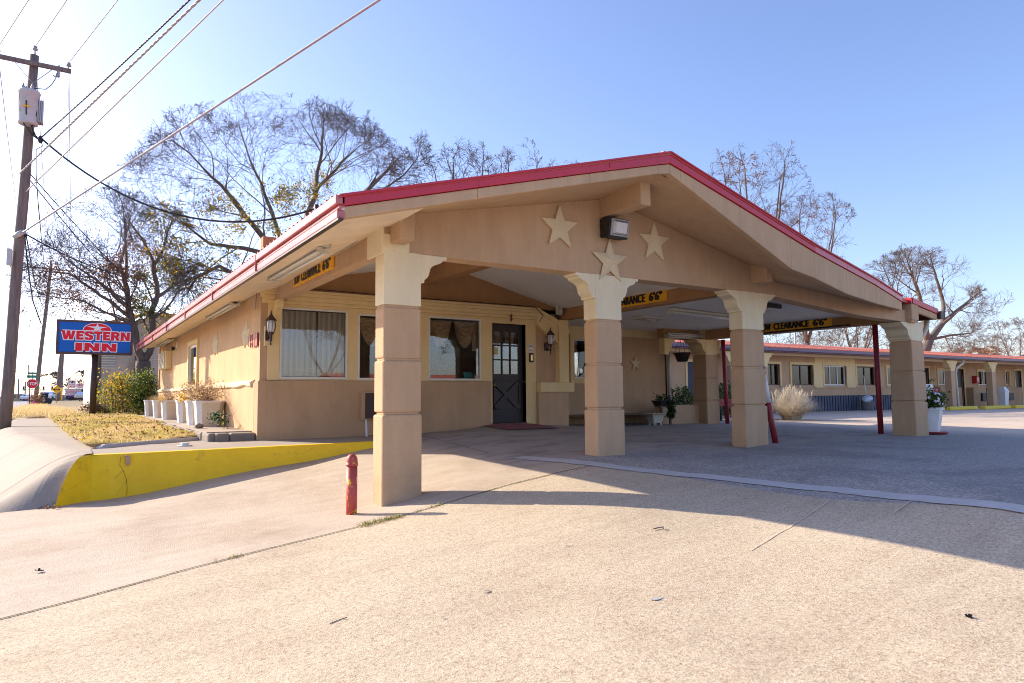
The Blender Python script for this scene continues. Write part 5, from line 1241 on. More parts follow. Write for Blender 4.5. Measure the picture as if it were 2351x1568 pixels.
while n < 9000:
    y = rnd.uniform(26, 62); x = rnd.uniform(-2.1, lawn_left(y)+.9) if y < 45 else rnd.uniform(-2.1, -1)
    if edge_x(y)-.1 < x < lawn_left(y)-.05 and y < 31: continue
    z = lawn_z(x, y)-.1; h = rnd.uniform(.1, .34); a = rnd.uniform(0, 6.28); w = .012; dx, dy = rnd.gauss(0, .1), rnd.gauss(0, .1)
    mb.face([(x-math.cos(a)*w, y-math.sin(a)*w, z), (x+math.cos(a)*w, y+math.sin(a)*w, z), (x+dx, y+dy, z+h)], 0); n += 1
tag(stuff(mb.build('tall_dry_grass', ['dry2'], None, off=(-1, 40, -.6))), 'long straw coloured grass on the verge behind the wooden pole', 'grass')
mb = MB(); P = []
for k in range(700):
    y = 12.5+(rnd.random()**1.4)*15; x = rnd.uniform(lawn_left(y), bed_x(y))
    if y > lawn_front(x)+.1: P.append((x, y, lawn_z(x, y)+.035))
leaves(mb, P, 900, .055, rnd, (0, 0, 0, 1), .01); tag(stuff(mb.build('fallen_leaves', ['leaf_brown', 'leaf_yellow'], None, off=(1, 18, -.6))), 'brown fallen leaves scattered on the lawn', 'leaves')
# weeds in the joint
J = [(-.3, 5.81), (2.36, 6.34), (3.3, 6.53), (4.3, 6.65), (5.5, 6.68)]
mb = MB()
def onj(x): return x, interp(x, J)
for (x0, x1, n, h, w) in ((2.38, 2.86, 420, .05, .035), (3.2, 3.36, 60, .04, .02), (3.02, 3.14, 18, .05, .02), (1.05, 1.3, 70, .03, .015), (.2, .8, 70, .015, .008), (-.28, .2, 60, .012, .008), (3.9, 4.1, 40, .025, .012), (4.3, 4.9, 60, .02, .01), (1.3, 2.3, 50, .01, .008)):
    for k in range(n):
        x = rnd.uniform(x0, x1); x, y = onj(x); y += rnd.gauss(0, w); z = zg(x, y)+.002; blades(mb, (x, y, z), 1, h*rnd.uniform(.4, 1.2), h*1.4, .006, rnd, 0 if rnd.random() < .7 else 1, .6, 2)
tag(stuff(mb.build('joint_weeds', ['weed', 'dry2'] if 'weed' in M else ['leaf_green', 'dry2'], None, off=(2.6, 6.4, -1.2))), 'green weeds growing in the driveway joint', 'weeds')
mb = MB()
P = [(p.x, p.y, p.z+.01) for p in (atg(127+rnd.uniform(-30, 4), 1166+rnd.uniform(-2, 4)) for _ in range(40))]
leaves(mb, P, 160, .03, rnd, (0,), .02); tag(stuff(mb.build('leaf_litter', ['leaf_brown'], None, off=P[0])), 'brown leaf litter at the low end of the yellow kerb', 'leaves')
# litter: dark rag, twigs, flattened spots
def crumpled(u, v, r, label, mat, name, seed):
    p = atg(u, v); m = MB(); rn = random.Random(seed)
    for k in range(14):
        a = rn.uniform(0, 6.28); q = Vector((p.x+math.cos(a)*r*rn.random(), p.y+math.sin(a)*r*rn.random(), p.z+.01+rn.random()*r*.5)); t1 = Vector((rn.gauss(0, 1), rn.gauss(0, 1), rn.gauss(0, .5))).normalized()*r*.6; t2 = Vector((rn.gauss(0, 1), rn.gauss(0, 1), rn.gauss(0, .4))).normalized()*r*.5
        m.face([q-t1, q-t2, q+t1, q+t2])
    return tag(m.build(name, [mat], None, off=tuple(p)), label, 'litter')
crumpled(90, 1314, .026, 'small crumpled black rag on the pale driveway at the left', 'black', 'crumpled_rag', 2)
crumpled(2222, 1421, .02, 'small dark scrap on the driveway at the lower right', 'black', 'scrap', 3)
def twig_on(u0, v0, u1, v1, label, r=.004, k=0):
    a, b = atg(u0, v0), atg(u1, v1); m = MB(); c = a.lerp(b, .5)+Vector((.01, .015, .008)); m.tube([a+Vector((0, 0, .006)), c, b+Vector((0, 0, .012))], r, 5)
    if k: m.tube([c, c+Vector((.03, -.04, .01))], r*.7, 4); m.tube([b, b+Vector((-.04, -.03, .01))], r*.7, 4)
    return tag(m.build('twig', ['twig'], None, off=tuple(a)), label, 'twig', 'twigs lying on the driveway')
twig_on(757, 1434, 797, 1422, 'straight thin twig lying on the driveway in the left foreground', .0028); twig_on(1500, 1216, 1524, 1213, 'curled forked twig lying on the sunny driveway near the shadow edge', .005, 1); twig_on(1418, 1048+2, 1424, 1052, 'tiny twig beside the foot of the middle column')
def spot(u, v, r, mat, label, name='tar_spot', sq_=.5, seed=1):
    p = atg(u, v); rn = random.Random(seed); m = MB(); n = 14; a0 = rn.uniform(0, 3)
    m.face([(p.x+math.cos(a0+6.283*k/n)*r*rn.uniform(.6, 1.1), p.y+math.sin(a0+6.283*k/n)*r*sq_*rn.uniform(.6, 1.1), p.z+.012) for k in range(n)])
    return tag(m.build(name, [mat], None, off=tuple(p)), label, 'stain')
M['stain'] = plain('tar_grey', (.22, .21, .21), .9, var=.3, nscale=60); M['stain2'] = plain('gum_grey', (.42, .41, .40), .9, var=.3, nscale=60)
spot(1118, 1360, .03, 'stain', 'small grey tar spot in the middle of the driveway', seed=1); spot(1508, 1378, .055, 'stain2', 'pale grey smear on the driveway right of centre', seed=2); spot(1016, 1421, .016, 'stain', 'tiny dark spot on the driveway below the centre', seed=4); spot(1205, 1271, .010, 'stain', 'tiny dark spot on the driveway in front of the middle column', seed=6)

M['scratch'] = plain('pale_scratch', (.60, .51, .41), .9, var=.2, nscale=30)
for pts_ in (((1905, 1150), (1840, 1195), (1780, 1228), (1722, 1262)), ((2094, 1150), (2052, 1178))):
    P_ = [atg(*q) for q in pts_]; ribbon([(q.x, q.y) for q in P_], .010, .007, 'pavement_scratch', 'scratch', .004)
# ================================================================== ROADSIDE SIGN
YS = 27.0
sx0, sx1 = aty(129, 770, YS).x, aty(305, 775, YS).x; sz0, sz1 = aty(127, 812, YS).z, aty(130, 733, YS).z
sg = thing('motel_sign', (aty(213, 940, YS).x, YS, -.56), 'blue and red Western Inn sign on a brown pole on the lawn', 'sign')
mb = MB(); pxs = aty(213, 940, YS).x; mb.tube([(pxs, YS+.1, -.7), (pxs, YS+.1, sz0+.1)], .10, 14); mb.build('pole', ['darkbrown'], sg)
mb = MB()
for q in ((sx0, sx1, sz0, sz0+.07), (sx0, sx1, sz1-.07, sz1), (sx0, sx0+.07, sz0+.07, sz1-.07), (sx1-.07, sx1, sz0+.07, sz1-.07)): mb.box(q[0], q[1], YS-.08, YS+.25, q[2], q[3])
M['signframe'] = plain('sign_frame_brown', (.09, .04, .04), .5); mb.build('frame', ['signframe'], sg, .01)
M['sblue'] = plain('sign_blue', (.003, .13, .52), .7, var=.06, nscale=2); M['sred'] = plain('sign_red', (.85, .012, .035), .7, var=.04); M['swhite'] = plain('sign_white', (.9, .89, .9), .7, var=.03)
mb = MB(); mb.box(sx0+.05, sx1-.05, YS-.06, YS-.04, sz0+.05, sz1-.05); mb.build('panel', ['sblue'], sg)
Wd, Hd = sx1-sx0, sz1-sz0
def sp(a, b, k=0): return Vector((sx0+Wd*a, YS-.064-k*.004, sz0+Hd*(1-b)))
GL = {'I': [(0, 0), (0, 1), (1, 1), (1, 0)], 'N': [(0, 0), (0, 1), (.38, 1), (.66, .45), (.66, 1), (1, 1), (1, 0), (.62, 0), (.34, .55), (.34, 0)],
 'W': [(0, 1), (.18, 0), (.43, 0), (.5, .42), (.57, 0), (.82, 0), (1, 1), (.77, 1), (.68, .42), (.62, 1), (.38, 1), (.32, .42), (.23, 1)],
 'E': [(0, 0), (0, 1), (1, 1), (1, .74), (.44, .74), (.44, .63), (.92, .63), (.92, .38), (.44, .38), (.44, .26), (1, .26), (1, 0)],
 'T': [(.3, 0), (.3, .72), (0, .72), (0, 1), (1, 1), (1, .72), (.7, .72), (.7, 0)],
 'R': [(0, 0), (0, 1), (.72, 1), (.93, .9), (.98, .72), (.95, .55), (.80, .44), (1, 0), (.62, 0), (.47, .36), (.37, .36), (.37, 0)],
 'S': [(0, .3), (.36, .3), (.42, .21), (.57, .21), (.6, .31), (.5, .38), (.2, .46), (.02, .58), (.02, .83), (.2, .98), (.8, 1), (.98, .86), (1, .68), (.64, .68), (.58, .78), (.43, .78), (.4, .7), (.5, .63), (.85, .55), (1, .42), (1, .16), (.8, 0), (.2, 0), (0, .15)]}
def sign_word(s, a0, a1, b0, b1, widths, gap=.012):
    tot = sum(widths)+gap*0; x = a0; sc_ = (a1-a0-gap*(len(s)-1))/tot
    for ch, w_ in zip(s, widths):
        xw = w_*sc_; P = [sp(x+xw*px_, lerp(b1, b0, py_), 1) for px_, py_ in GL[ch]]
        m = MB(); m.face(P)
        if ch == 'R': pass
        m.build('letter', ['sred'], sg); m = MB()
        for i in range(len(P)): 
            a_, b_ = P[i]+Vector((0, .003, 0)), P[(i+1) % len(P)]+Vector((0, .003, 0)); d_ = (b_-a_).normalized()*.024; m.bar(a_-d_, b_+d_, .052, .0008*(1+i % 3), up=(0, 1, 0))
        m.build('letter_outline', ['swhite'], sg)
        if ch == 'R': m = MB(); m.face([sp(x+xw*px_, lerp(b1, b0, py_), 2) for px_, py_ in ((.38, .62), (.38, .76), (.6, .76), (.6, .62))]); m.build('letter_outline', ['swhite'], sg)
        x += xw+gap
sign_word('WESTERN', .065, .955, .315, .575, (1.5, .8, .95, .9, .8, 1, 1.05)); sign_word('INN', .245, .78, .665, .905, (.55, 1.25, 1.25), .03)
def arc(k, grow_=0):
    c = sp(.52, .285, k); r = Wd*.18; h = Hd*.205; pts = [Vector((c.x+(r+grow_)*math.cos(w), c.y, c.z+(h+grow_)*math.sin(w)-(grow_*.6 if w in (0, math.pi) else 0))) for w in [math.pi*i/28 for i in range(29)]]; return pts
mb = MB(); mb.face(arc(0, .022)); mb.build('emblem', ['swhite'], sg); mb = MB(); mb.face(arc(1)); mb.build('emblem', ['sred'], sg)
c = sp(.52, .215, 2); r = Hd*.135
pts = []
for k in range(10):
    w = math.pi/2+k*math.pi/5; q = r if k % 2 == 0 else r*.42; pts.append(Vector((c.x+q*1.25*math.cos(w)*(1.6 if k in (2, 8) else 1), c.y, max(c.z+q*math.sin(w), sp(.5, .283).z))))
mb = MB(); mb.face(pts); mb.build('emblem_star', ['swhite'], sg)

# ================================================================== WAREHOUSE
M['corr'] = None
def corr_mat():
    m, nt, b = newmat('corrugated_siding'); g = nt.nodes.new('ShaderNodeNewGeometry'); s = nt.nodes.new('ShaderNodeSeparateXYZ'); L(nt, g.outputs['Position'], s.inputs[0])
    n = noise(nt, 1.2, 5, .7, stretch=(1, 1, .4)); L(nt, ramp(nt, n, [(.35, (.45, .38, .36)), (.6, (.66, .60, .55)), (.8, (.74, .70, .66))]), b.inputs['Base Color']); b.inputs['Roughness'].default_value = .45; return m
M['corr'] = corr_mat()
wh = thing('warehouse', (1.2, 34, -.7), 'pale corrugated metal warehouse behind the forked tree', 'building')
mb = MB(); yw = 34.0; xl = aty(226, 800, yw).x; apex = aty(345, 724, yw); eav = aty(226, 752, yw)
z = -.7
while z < apex.z-.05:
    za = min(z+.11, apex.z-.05); xa = xl if za < eav.z else lerp(xl, apex.x, (za-eav.z)/(apex.z-eav.z)); xb = 14 if za < eav.z+.2 else 14-(14-apex.x)*.0
    mb.face([(xa, yw, z), (14, yw, z), (14, yw-.035, z+.055), (xa, yw-.035, z+.055)]); mb.face([(xa, yw-.035, z+.055), (14, yw-.035, z+.055), (14, yw, za), (xa, yw, za)]); z += .11
mb.box(xl, xl+.05, yw, yw+25, -.7, eav.z); mb.build('wall', ['corr'], wh)
mb = MB(); mb.box(xl-.03, xl+.12, yw-.06, yw+.02, -.7, eav.z)
for u in (312, ): q = aty(u, 800, yw); mb.box(q.x-.03, q.x+.03, yw-.07, yw-.03, -.7, eav.z+.4)
mb.build('corner_post', ['bark_light'], wh)
mb = MB(); mb.bar((xl-.2, yw-.1, eav.z+.05), (apex.x, yw-.1, apex.z+.08), .3, .12); mb.bar((apex.x, yw-.1, apex.z+.08), (14, yw-.1, apex.z-.6), .3, .12); mb.build('roof_edge', ['tan'], wh)
M['skylite'] = plain('translucent_panel', (.72, .78, .80), .3, var=.06); q0, q1 = aty(268, 845, yw-.06), aty(293, 790, yw-.06); mb = MB()
for (ua, ub, va, vb) in ((232, 268, 760, 846), (262+35, 318, 752, 775)):
    mb = MB()
    a, b = aty(ua, vb, yw-.06), aty(ub, va, yw-.06); z = a.z
    while z < b.z: mb.face([(a.x, yw-.04, z), (b.x, yw-.04, z), (b.x, yw-.075, z+.05), (a.x, yw-.075, z+.05)]); z += .11
    mb.build('translucent_panel', ['skylite'], wh)

# ================================================================== POLES AND WIRES
def pole(base, top, r0, r1, label, name='utility_pole', arm=None, armz=.35, armw=1.25, arm_dir=(1, 0, 0), ins=True, grp='utility poles along the road'):
    base, top = Vector(base), Vector(top); t = thing(name, tuple(base), label, 'utility pole', grp); m = MB(); n = 9
    m.tube([base.lerp(top, k/n)+Vector((math.sin(k*1.3)*.01, 0, 0)) for k in range(n+1)], [lerp(r0, r1, k/n) for k in range(n+1)], 14); m.build('pole', ['wood_pole'], t); ends = []
    if arm:
        c = top-(top-base).normalized()*armz; d = Vector(arm_dir); s_ = .055
        m = MB(); m.bar(c-d*armw+Vector((0, -r1-.05, 0)), c+d*armw+Vector((0, -r1-.05, 0)), .09, .11); m.build('crossarm', ['wood_pole'], t)
        m = MB()
        for k in (-1, 1): m.bar(c+d*k*armw*.5+Vector((0, -r1-.05, -.05)), c+Vector((0, -r1, -.55)), .03, .01)
        m.build('brace', ['galv'], t)
        if ins:
            for k in (-.93, .93): p = c+d*k*armw+Vector((0, -r1-.05, .05)); i = MB(); i.lathe([(.012, 0), (.012, .07), (.05, .08), (.075, .11), (.05, .13), (.04, .16), (.055, .17), (.02, .2)], p, 10); i.build('insulator', ['galv'], t); ends.append(p+Vector((0, 0, .2)))
            i = MB(); i.lathe([(.015, 0), (.015, .14), (.055, .16), (.08, .2), (.05, .22), (.04, .25), (.055, .26), (.02, .3)], top, 10); i.build('insulator', ['galv'], t); ends.append(top+Vector((0, 0, .28)))
    return t, ends
P1b, P1t = aty(10, 975, 23), aty(80, 128, 23)
p1, e1 = pole((P1b.x, 23, -.9), P1t, .15, .11, 'nearest wooden utility pole with a transformer at the left edge', arm=1, armz=.30, armw=.88)
# transformer and hardware
tc = Vector(aty(66, 245, 22.75)); mb = MB()
mb.lathe([(.20, -.52), (.235, -.50), (.24, -.45), (.25, .36), (.265, .37), (.265, .41), (.24, .45), (.1, .48), (.02, .49)], tc, 20); tr = mb.build('transformer', ['transformer'], p1)
mb = MB()
for a in (2.2, 3.4, 5.2): q = tc+Vector((math.cos(a)*.15, math.sin(a)*.15, .45)); mb.lathe([(.035, 0), (.05, .03), (.035, .05), (.05, .08), (.03, .11), (.012, .18)], q, 8)
mb.build('bushing', ['galv'], tr)
mb = MB(); mb.box(tc.x-.12, tc.x+.04, tc.y-.262, tc.y-.252, tc.z-.1, tc.z-.05); mb.build('warning_label', ['yellow_sign'], tr)
mb = MB(); mb.box(tc.x+.22, tc.x+.34, tc.y-.1, tc.y+.15, tc.z-.42, tc.z+.2); 
for k in range(4): mb.box(tc.x+.20+k*.04, tc.x+.215+k*.04, tc.y-.15, tc.y+.15, tc.z-.42, tc.z+.22)
mb.build('radiator', ['transformer'], tr)
def at1(u, v, dy=0): p = aty(u, v, 23+dy); return p
mb = MB(); mb.lathe([(.03, -.16), (.05, -.12), (.03, -.08), (.05, -.04), (.03, 0), (.05, .04), (.03, .08), (.03, .16)], at1(134, 165, -.15), 8); mb.tube([at1(136, 150, -.15), at1(128, 178, -.15), at1(122, 172, -.2)], .02, 6); mb.build('fuse_cutout', ['galv'], p1)
mb = MB(); mb.tube([at1(128, 180, -.15), at1(118, 195, -.2), at1(105, 205, -.2), at1(84, 203, -.2), at1(62, 203, -.3)], .012, 5)
mb.tube([at1(45, 215, -.35), at1(47, 255, -.4), at1(55, 285, -.35), at1(75, 310, -.2), at1(95, 325, -.2)], .02, 6); mb.tube([at1(84, 225, -.35), at1(83, 265, -.4), at1(74, 290, -.3), at1(78, 312, -.2)], .02, 6); mb.tube([at1(60, 230, -.5), at1(60, 260, -.5), at1(70, 285, -.3), at1(85, 318, -.2)], .016, 6); mb.build('lead_wire', ['wire_black'], p1)
mb = MB(); mb.lathe([(.04, -.1), (.06, -.04), (.05, .05), (.03, .1)], at1(93, 320, -.2), 8); mb.tube([at1(80, 310, -.15), at1(93, 320, -.2), at1(98, 335, -.2), at1(83, 343, -.2), at1(83, 400, -.15), at1(88, 470, -.15)], .012, 5)
mb.tube([at1(57, 540, -.2), at1(62, 600, -.3), at1(75, 690, -.3), at1(95, 745, -.3)], .016, 5); mb.build('cable_clamp', ['wire_black'], p1)
mb = MB(); q0, q1 = at1(30, 545, -.2), at1(57, 530, -.25); mb.tube([q0, q0.lerp(q1, .5), q1], [.05, .075, .05], 10); mb.build('splice_tube', ['transformer'], p1); mb = MB(); q = at1(22, 590, -.2); mb.box(q.x-.06, q.x+.05, q.y-.1, q.y+.1, q.z-.22, q.z+.22); mb.build('splice_box', ['transformer'], p1)
# leaning second pole and others far along the road
B2, T2 = aty(80, 928, 76.7), aty(118, 605, 76.7)
p2, e2 = pole(B2, T2, .19, .13, 'second wooden pole leaning right beside the stop sign', arm=1, armz=.55, armw=1.9, arm_dir=(.985, .17, 0))
B3, T3 = aty(130.5, 921, 110), aty(146, 745, 110); p3, _ = pole(B3, T3, .22, .15, 'leaning slim pole seen beneath the sign, left of a pair')
B4, T4 = aty(138, 920, 118), aty(147, 745, 118); p4, _ = pole(B4, T4, .26, .18, 'upright dark pole seen beneath the sign, right of a pair')
for k, (u0, u1, vt, Y, lab) in enumerate(((30, 33, 850, 190, 'far pole just right of the nearest pole'), (42, 43, 870, 230, 'far pole with two crossarms over the road'), (57, 59, 876, 260, 'farthest pole with a crossarm left of the stop sign'), (199.5, 199.5, 858, 150, 'thin far pole hidden beside the sign pole'))):
    b, t = aty(u0, 915, Y), aty(u1, vt, Y); pole(b, t, .2, .15, lab, arm=1, armz=.3, armw=2.2, ins=False)
def wire(pts, r, mat, label, sag=0, n=14, name='power_line', twist=0, grp='overhead wires'):
    pts = [Vector(p) for p in pts]; m = MB(); out = []
    for a, b in zip(pts, pts[1:]):
        for k in range(n): t = k/n; q = a.lerp(b, t); q.z -= sag*4*t*(1-t); out.append(q)
    out.append(pts[-1]); m.tube(out, r, 6)
    if twist:
        for ph in (0, 2.1, 4.2):
            o2 = [];
            for a, b in zip(out, out[1:]):
                t = (b-a).normalized(); s_ = t.orthogonal().normalized(); u_ = t.cross(s_)
                for k in range(6):
                    q = a.lerp(b, k/6); w = (len(o2))*twist+ph; o2.append(q+s_*math.cos(w)*r*.9+u_*math.sin(w)*r*.9)
            m.tube(o2, r*.7, 4)
    return tag(m.build(name, [mat], None, off=tuple(pts[0])), label, 'wire', grp)
def ext(a, u, v, depth, k=1.8):
    a = Vector(a); b = atd(u, v, depth); return a, a.lerp(b, k)
wire(ext(at1(50, 535, -.25), 870, 0, 11.5, 1.35), .022, 'wire_grey', 'thickest grey cable sweeping from the nearest pole over the driveway', .0, 30)
wire(ext(at1(45, 398, -.2), 457, 0, 12.5, 1.3), .017, 'wire_grey', 'pale twisted cable, upper of the two crossing the sky at the left', .0, 30, twist=.8)
wire(ext(at1(92, 318, -.2), 430, 0, 13, 1.3), .013, 'wire_black', 'dark twisted cable leaving the clamp below the transformer', .06, 34, twist=1.0)
wire(ext(at1(60, 440, -.2), 512, 0, 13.5, 1.3), .016, 'wire_pale', 'thin pale cable below the twisted pair at the left', .0, 20)
for e, u, lab in ((e1[0], 65, 'thin bare wire from the left crossarm insulator to the top edge'), (e1[2], 153, 'thin bare wire from the pole top to the top edge'), (e1[1], 270, 'thin bare wire from the right crossarm insulator to the top edge')): wire(ext(e, u, 0, 14.5, 1.3), .012, 'wire_thin', lab)
for a, b, lab in ((e1[0], e2[0], 'thin wire running from the left crossarm end to the leaning pole'), (e1[1], e2[1], 'thin wire running from the right crossarm end to the leaning pole'), (e1[2], e2[2], 'thin wire running from the pole top to the leaning pole')): wire((a-Vector((0, 0, .1)), b), .011, 'wire_thin', lab, .9)
wire((at1(88, 470, -.1), T2-Vector((0, 0, 2.2))), .014, 'wire_black', 'dark cable drooping between the nearest pole and the leaning pole', .9)
wire((at1(60, 540, -.1), T2-Vector((0, 0, 3.0))), .017, 'wire_black', 'lower dark cable drooping between the nearest pole and the leaning pole', 1.5)
wire((T2-Vector((0, 0, 2.2)), T3-Vector((0, 0, 1.5))), .02, 'wire_black', 'dark cable between the leaning pole and the slim pole', .8)
mast = aty(727, 470, 18); mm = MB(); mm.tube([(mast.x, 18, 2.3), (mast.x, 18, mast.z)], .06, 8); tag(mm.build('service_mast', ['darkbrown'], None, off=(mast.x, 18, 2.3)), 'dark service mast poking above the left roof slope', 'mast')
wire((at1(95, 318, -.2), mast-Vector((0, 0, .1))), .026, 'wire_black', 'thick black service cable from the transformer to the office roof', 1.15, 24)
wire((at1(60, 538, -.2), aty(330, 640, 33)), .02, 'wire_black', 'black cable from the splice on the nearest pole into the forked tree', .25)
wire((at1(70, 415, -.2), aty(420, 790, 33)), .014, 'wire_black', 'upper black line running down behind the forked tree', .3); wire((at1(70, 400, -.2), aty(470, 790, 34)), .014, 'wire_black', 'black line crossing beside the one behind the forked tree', .35)
wire((at1(48, 566, -.1), aty(380, 610, 34)), .009, 'wire_pale', 'faint grey wire below the splice', .15)
wire((aty(150, 640, 22), aty(158, 168, 22.9)), .006, 'wire_pale', 'thin vertical ground wire hanging from the crossarm', 0)
wire((aty(152, 270, 40), aty(430, 760, 40)), .012, 'wire_pale', 'thin slanting guy wire at the left', 0) if False else None
mb = MB(); mb.tube([aty(60, 700, 76.5), aty(40, 703, 76)], .06, 6); 
# ================================================================== FAR ROADSIDE
def hexsign(u0, u1, v0, v1, Y): a = aty(u0, v1, Y); b = aty(u1, v0, Y); return a, b
a, b = hexsign(64, 84, 870.5, 891.5, 66); cx_, cz_ = (a.x+b.x)/2, (a.z+b.z)/2; r = (b.z-a.z)/2*1.08
st = thing('stop_sign', (cx_, 66, -.55), 'red stop sign under two green street name signs', 'sign')
mb = MB(); mb.face([(cx_+r*math.cos(R(22.5+45*k)), 66, cz_+r*math.sin(R(22.5+45*k))) for k in range(8)]); mb.face([(cx_+r*math.cos(R(22.5+45*k)), 66.02, cz_+r*math.sin(R(22.5+45*k))) for k in range(8)][::-1]); mb.build('sign_border', ['swhite'], st)
mb = MB(); mb.face([(cx_+r*.93*math.cos(R(22.5+45*k)), 65.98, cz_+r*.93*math.sin(R(22.5+45*k))) for k in range(8)]); mb.build('sign_face', ['sred'], st)
mb = MB(); put_text(mb, 'STOP', (cx_-r*.75, 65.96, cz_-r*.33), (r*1.5, 0, 0), (0, 0, r*.66), 0, .03); mb.build('lettering', ['swhite'], st)
mb = MB(); mb.tube([(cx_, 66.05, -.7), (cx_, 66.05, b.z+1.05)], .035, 6); mb.build('post', ['galv'], st)
M['sgreen'] = plain('street_sign_green', (.0, .25, .16), .4)
for k, (u0, u1, v0, v1, s_) in enumerate(((63.5, 83.5, 854.8, 859.6, 'FANNIN ST'), (61.5, 84.8, 861.5, 867.5, 'JEFFERSON'))):
    q0, q1 = aty(u0, v1, 65.95), aty(u1, v0, 65.95); m = MB(); m.box(q0.x, q1.x, 65.94, 65.96, q0.z, q1.z); m.build('street_name_sign', ['sgreen'], st)
mb = MB(); p0, p1_ = aty(68.5, 929, 58), aty(65.5, 838, 58); mb.tube([p0, p1_], .035, 6); tag(mb.build('iron_rod', ['darkbrown'], None, off=tuple(p0)), 'thin dark leaning rod in front of the stop sign', 'rod')
# bins
M['bin'] = plain('bin_navy', (.015, .02, .035), .45)
def bin_(u, v, Y, tilt, label):
    b = aty(u, v, Y); t = thing('trash_bin', tuple(b), label, 'bin', 'black wheeled bins by the road'); m = MB(); s_ = 1.0
    m.hexa([(b.x-.25, b.y-.3, b.z), (b.x+.25, b.y-.3, b.z), (b.x+.25, b.y+.3, b.z), (b.x-.25, b.y+.3, b.z), (b.x-.34, b.y-.38, b.z+1.0), (b.x+.34, b.y-.38, b.z+1.0), (b.x+.34, b.y+.38, b.z+1.0), (b.x-.34, b.y+.38, b.z+1.0)]); m.build('bin_body', ['bin'], t)
    m = MB(); m.hexa([(b.x-.38, b.y-.42, b.z+1.01), (b.x+.38, b.y-.42, b.z+1.01), (b.x+.38, b.y+.42, b.z+1.01), (b.x-.38, b.y+.42, b.z+1.01), (b.x-.36, b.y-.36, b.z+1.09), (b.x+.36, b.y-.36, b.z+1.09), (b.x+.34, b.y+.4, b.z+1.12), (b.x-.34, b.y+.4, b.z+1.12)]); m.build('lid', ['bin'], t)
    m = MB(); m.lathe([(.16, 0), (.16, .03)], (b.x-.05, b.y-.37, b.z+.72), 14, axis='y'); m.build('emblem', ['galv'], t)
    if tilt: t.rotation_euler = (0, R(tilt), 0); t.location.x += .45; t.location.z += .15
bin_(101, 927, 82, 0, 'upright black wheeled bin beside the road beyond the stop sign'); bin_(106, 927, 81, -68, 'toppled black wheeled bin leaning beside the upright one')
# diamond sign
c = aty(130.5, 894.5, 100); r = .55; ds = thing('warning_sign', (c.x, 100, -.5), 'yellow diamond warning sign with a double arrow', 'sign')
mb = MB(); mb.face([(c.x-r, 100, c.z), (c.x, 100, c.z-r), (c.x+r, 100, c.z), (c.x, 100, c.z+r)]); mb.build('sign_face', ['yellow_sign'], ds)
mb = MB(); y_ = 99.97; mb.box(c.x-.25, c.x+.25, y_-.01, y_, c.z-.035, c.z+.035); [mb.face([(c.x+k*.38, y_-.01, c.z), (c.x+k*.2, y_-.01, c.z-.12), (c.x+k*.2, y_-.01, c.z+.12)]) for k in (-1, 1)]; mb.build('arrow', ['ink'], ds); mb = MB(); mb.tube([(c.x, 100.05, -.6), (c.x, 100.05, c.z+.2)], .04, 6); mb.build('post', ['galv'], ds)
mb = MB(); p = aty(141.6, 918, 96); q = aty(141.6, 890, 96); mb.tube([p, q], .08, 8); tag(mb.build('marker_post', ['yellow_sign'], None, off=tuple(p)), 'orange marker post right of the diamond sign', 'post')
# traffic lights
tl = thing('traffic_signal', tuple(aty(110, 915, 210)), 'span wire with traffic signals showing green far down the road', 'traffic light')
mb = MB(); mb.tube([aty(28, 893, 210), aty(140, 896, 210)], .06, 4); mb.tube([aty(140, 915, 210), aty(140, 890, 210)], .12, 6); mb.tube([aty(28, 915, 210), aty(28, 888, 210)], .12, 6); mb.build('span_wire', ['black'], tl)
M['green_lamp'] = plain('green_lamp', (.0, .7, .35), .3)
for u in (54, 100, 119.5):
    p = aty(u, 896, 209.5); m = MB(); m.box(p.x-.2, p.x+.2, 209.3, 209.6, p.z-.1, p.z+1.0); hd = m.build('signal_head', ['black'], tl); m = MB(); m.lathe([(.17, 0), (.17, .05)], (p.x, 209.24, p.z+.08), 10, axis='y'); m.build('green_lamp', ['green_lamp'], tl)
# auto sales lot
au = thing('auto_sales_building', tuple(aty(178, 916, 150)), 'flat roofed auto sales building with banners far beyond the lawn', 'building')
def pbox(u0, u1, v0, v1, Y, th=.3): a, b = aty(u0, v1, Y), aty(u1, v0, Y); return (a.x, b.x, Y, Y+th, a.z, b.z)
mb = MB(); mb.box(*pbox(147.5, 225, 891.5, 894.2, 150, 9)); mb.build('roof', ['galv'], au)
mb = MB(); mb.box(*pbox(150, 225, 894, 917, 158, .3)); mb.build('wall', ['darkbrown'], au)
mb = MB(); [mb.box(*pbox(u, u+1, 894, 917, 150, .3)) for u in (147.8, 198, 207)]; mb.build('post', ['black'], au)
mb = MB(); mb.box(*pbox(155, 176, 905, 912, 157.5, .1)); mb.box(*pbox(186, 196, 900, 908, 157.5, .1)); mb.build('window', ['blue'], au)
def board(u0, u1, v0, v1, Y, mat, label, words, tm='sred', frame='swhite'):
    x0, x1, ya, yb, z0, z1 = pbox(u0, u1, v0, v1, Y, .15); t = thing('sign_board', ((x0+x1)/2, Y, z0), label, 'sign', 'boards at the auto sales lot'); m = MB(); m.box(x0, x1, ya, yb, z0, z1); m.build('panel', [mat], t)
    m = MB(); W_, H_ = x1-x0, z1-z0
    for s_, a, b, c, d in words: put_text(m, s_, (x0+W_*a, ya-.03, z0+H_*(1-d)), (W_*(b-a), 0, 0), (0, 0, H_*(d-c)), 0, .02)
    m.build('lettering', [tm], t); return t
board(156, 174.5, 873, 890.5, 149.5, 'swhite', 'white P R Auto Sales board on the flat roof', [('P', .08, .28, .08, .38), ('R', .7, .92, .08, .38), ('AUTO', .12, .88, .48, .68), ('SALES', .05, .92, .75, .95)])
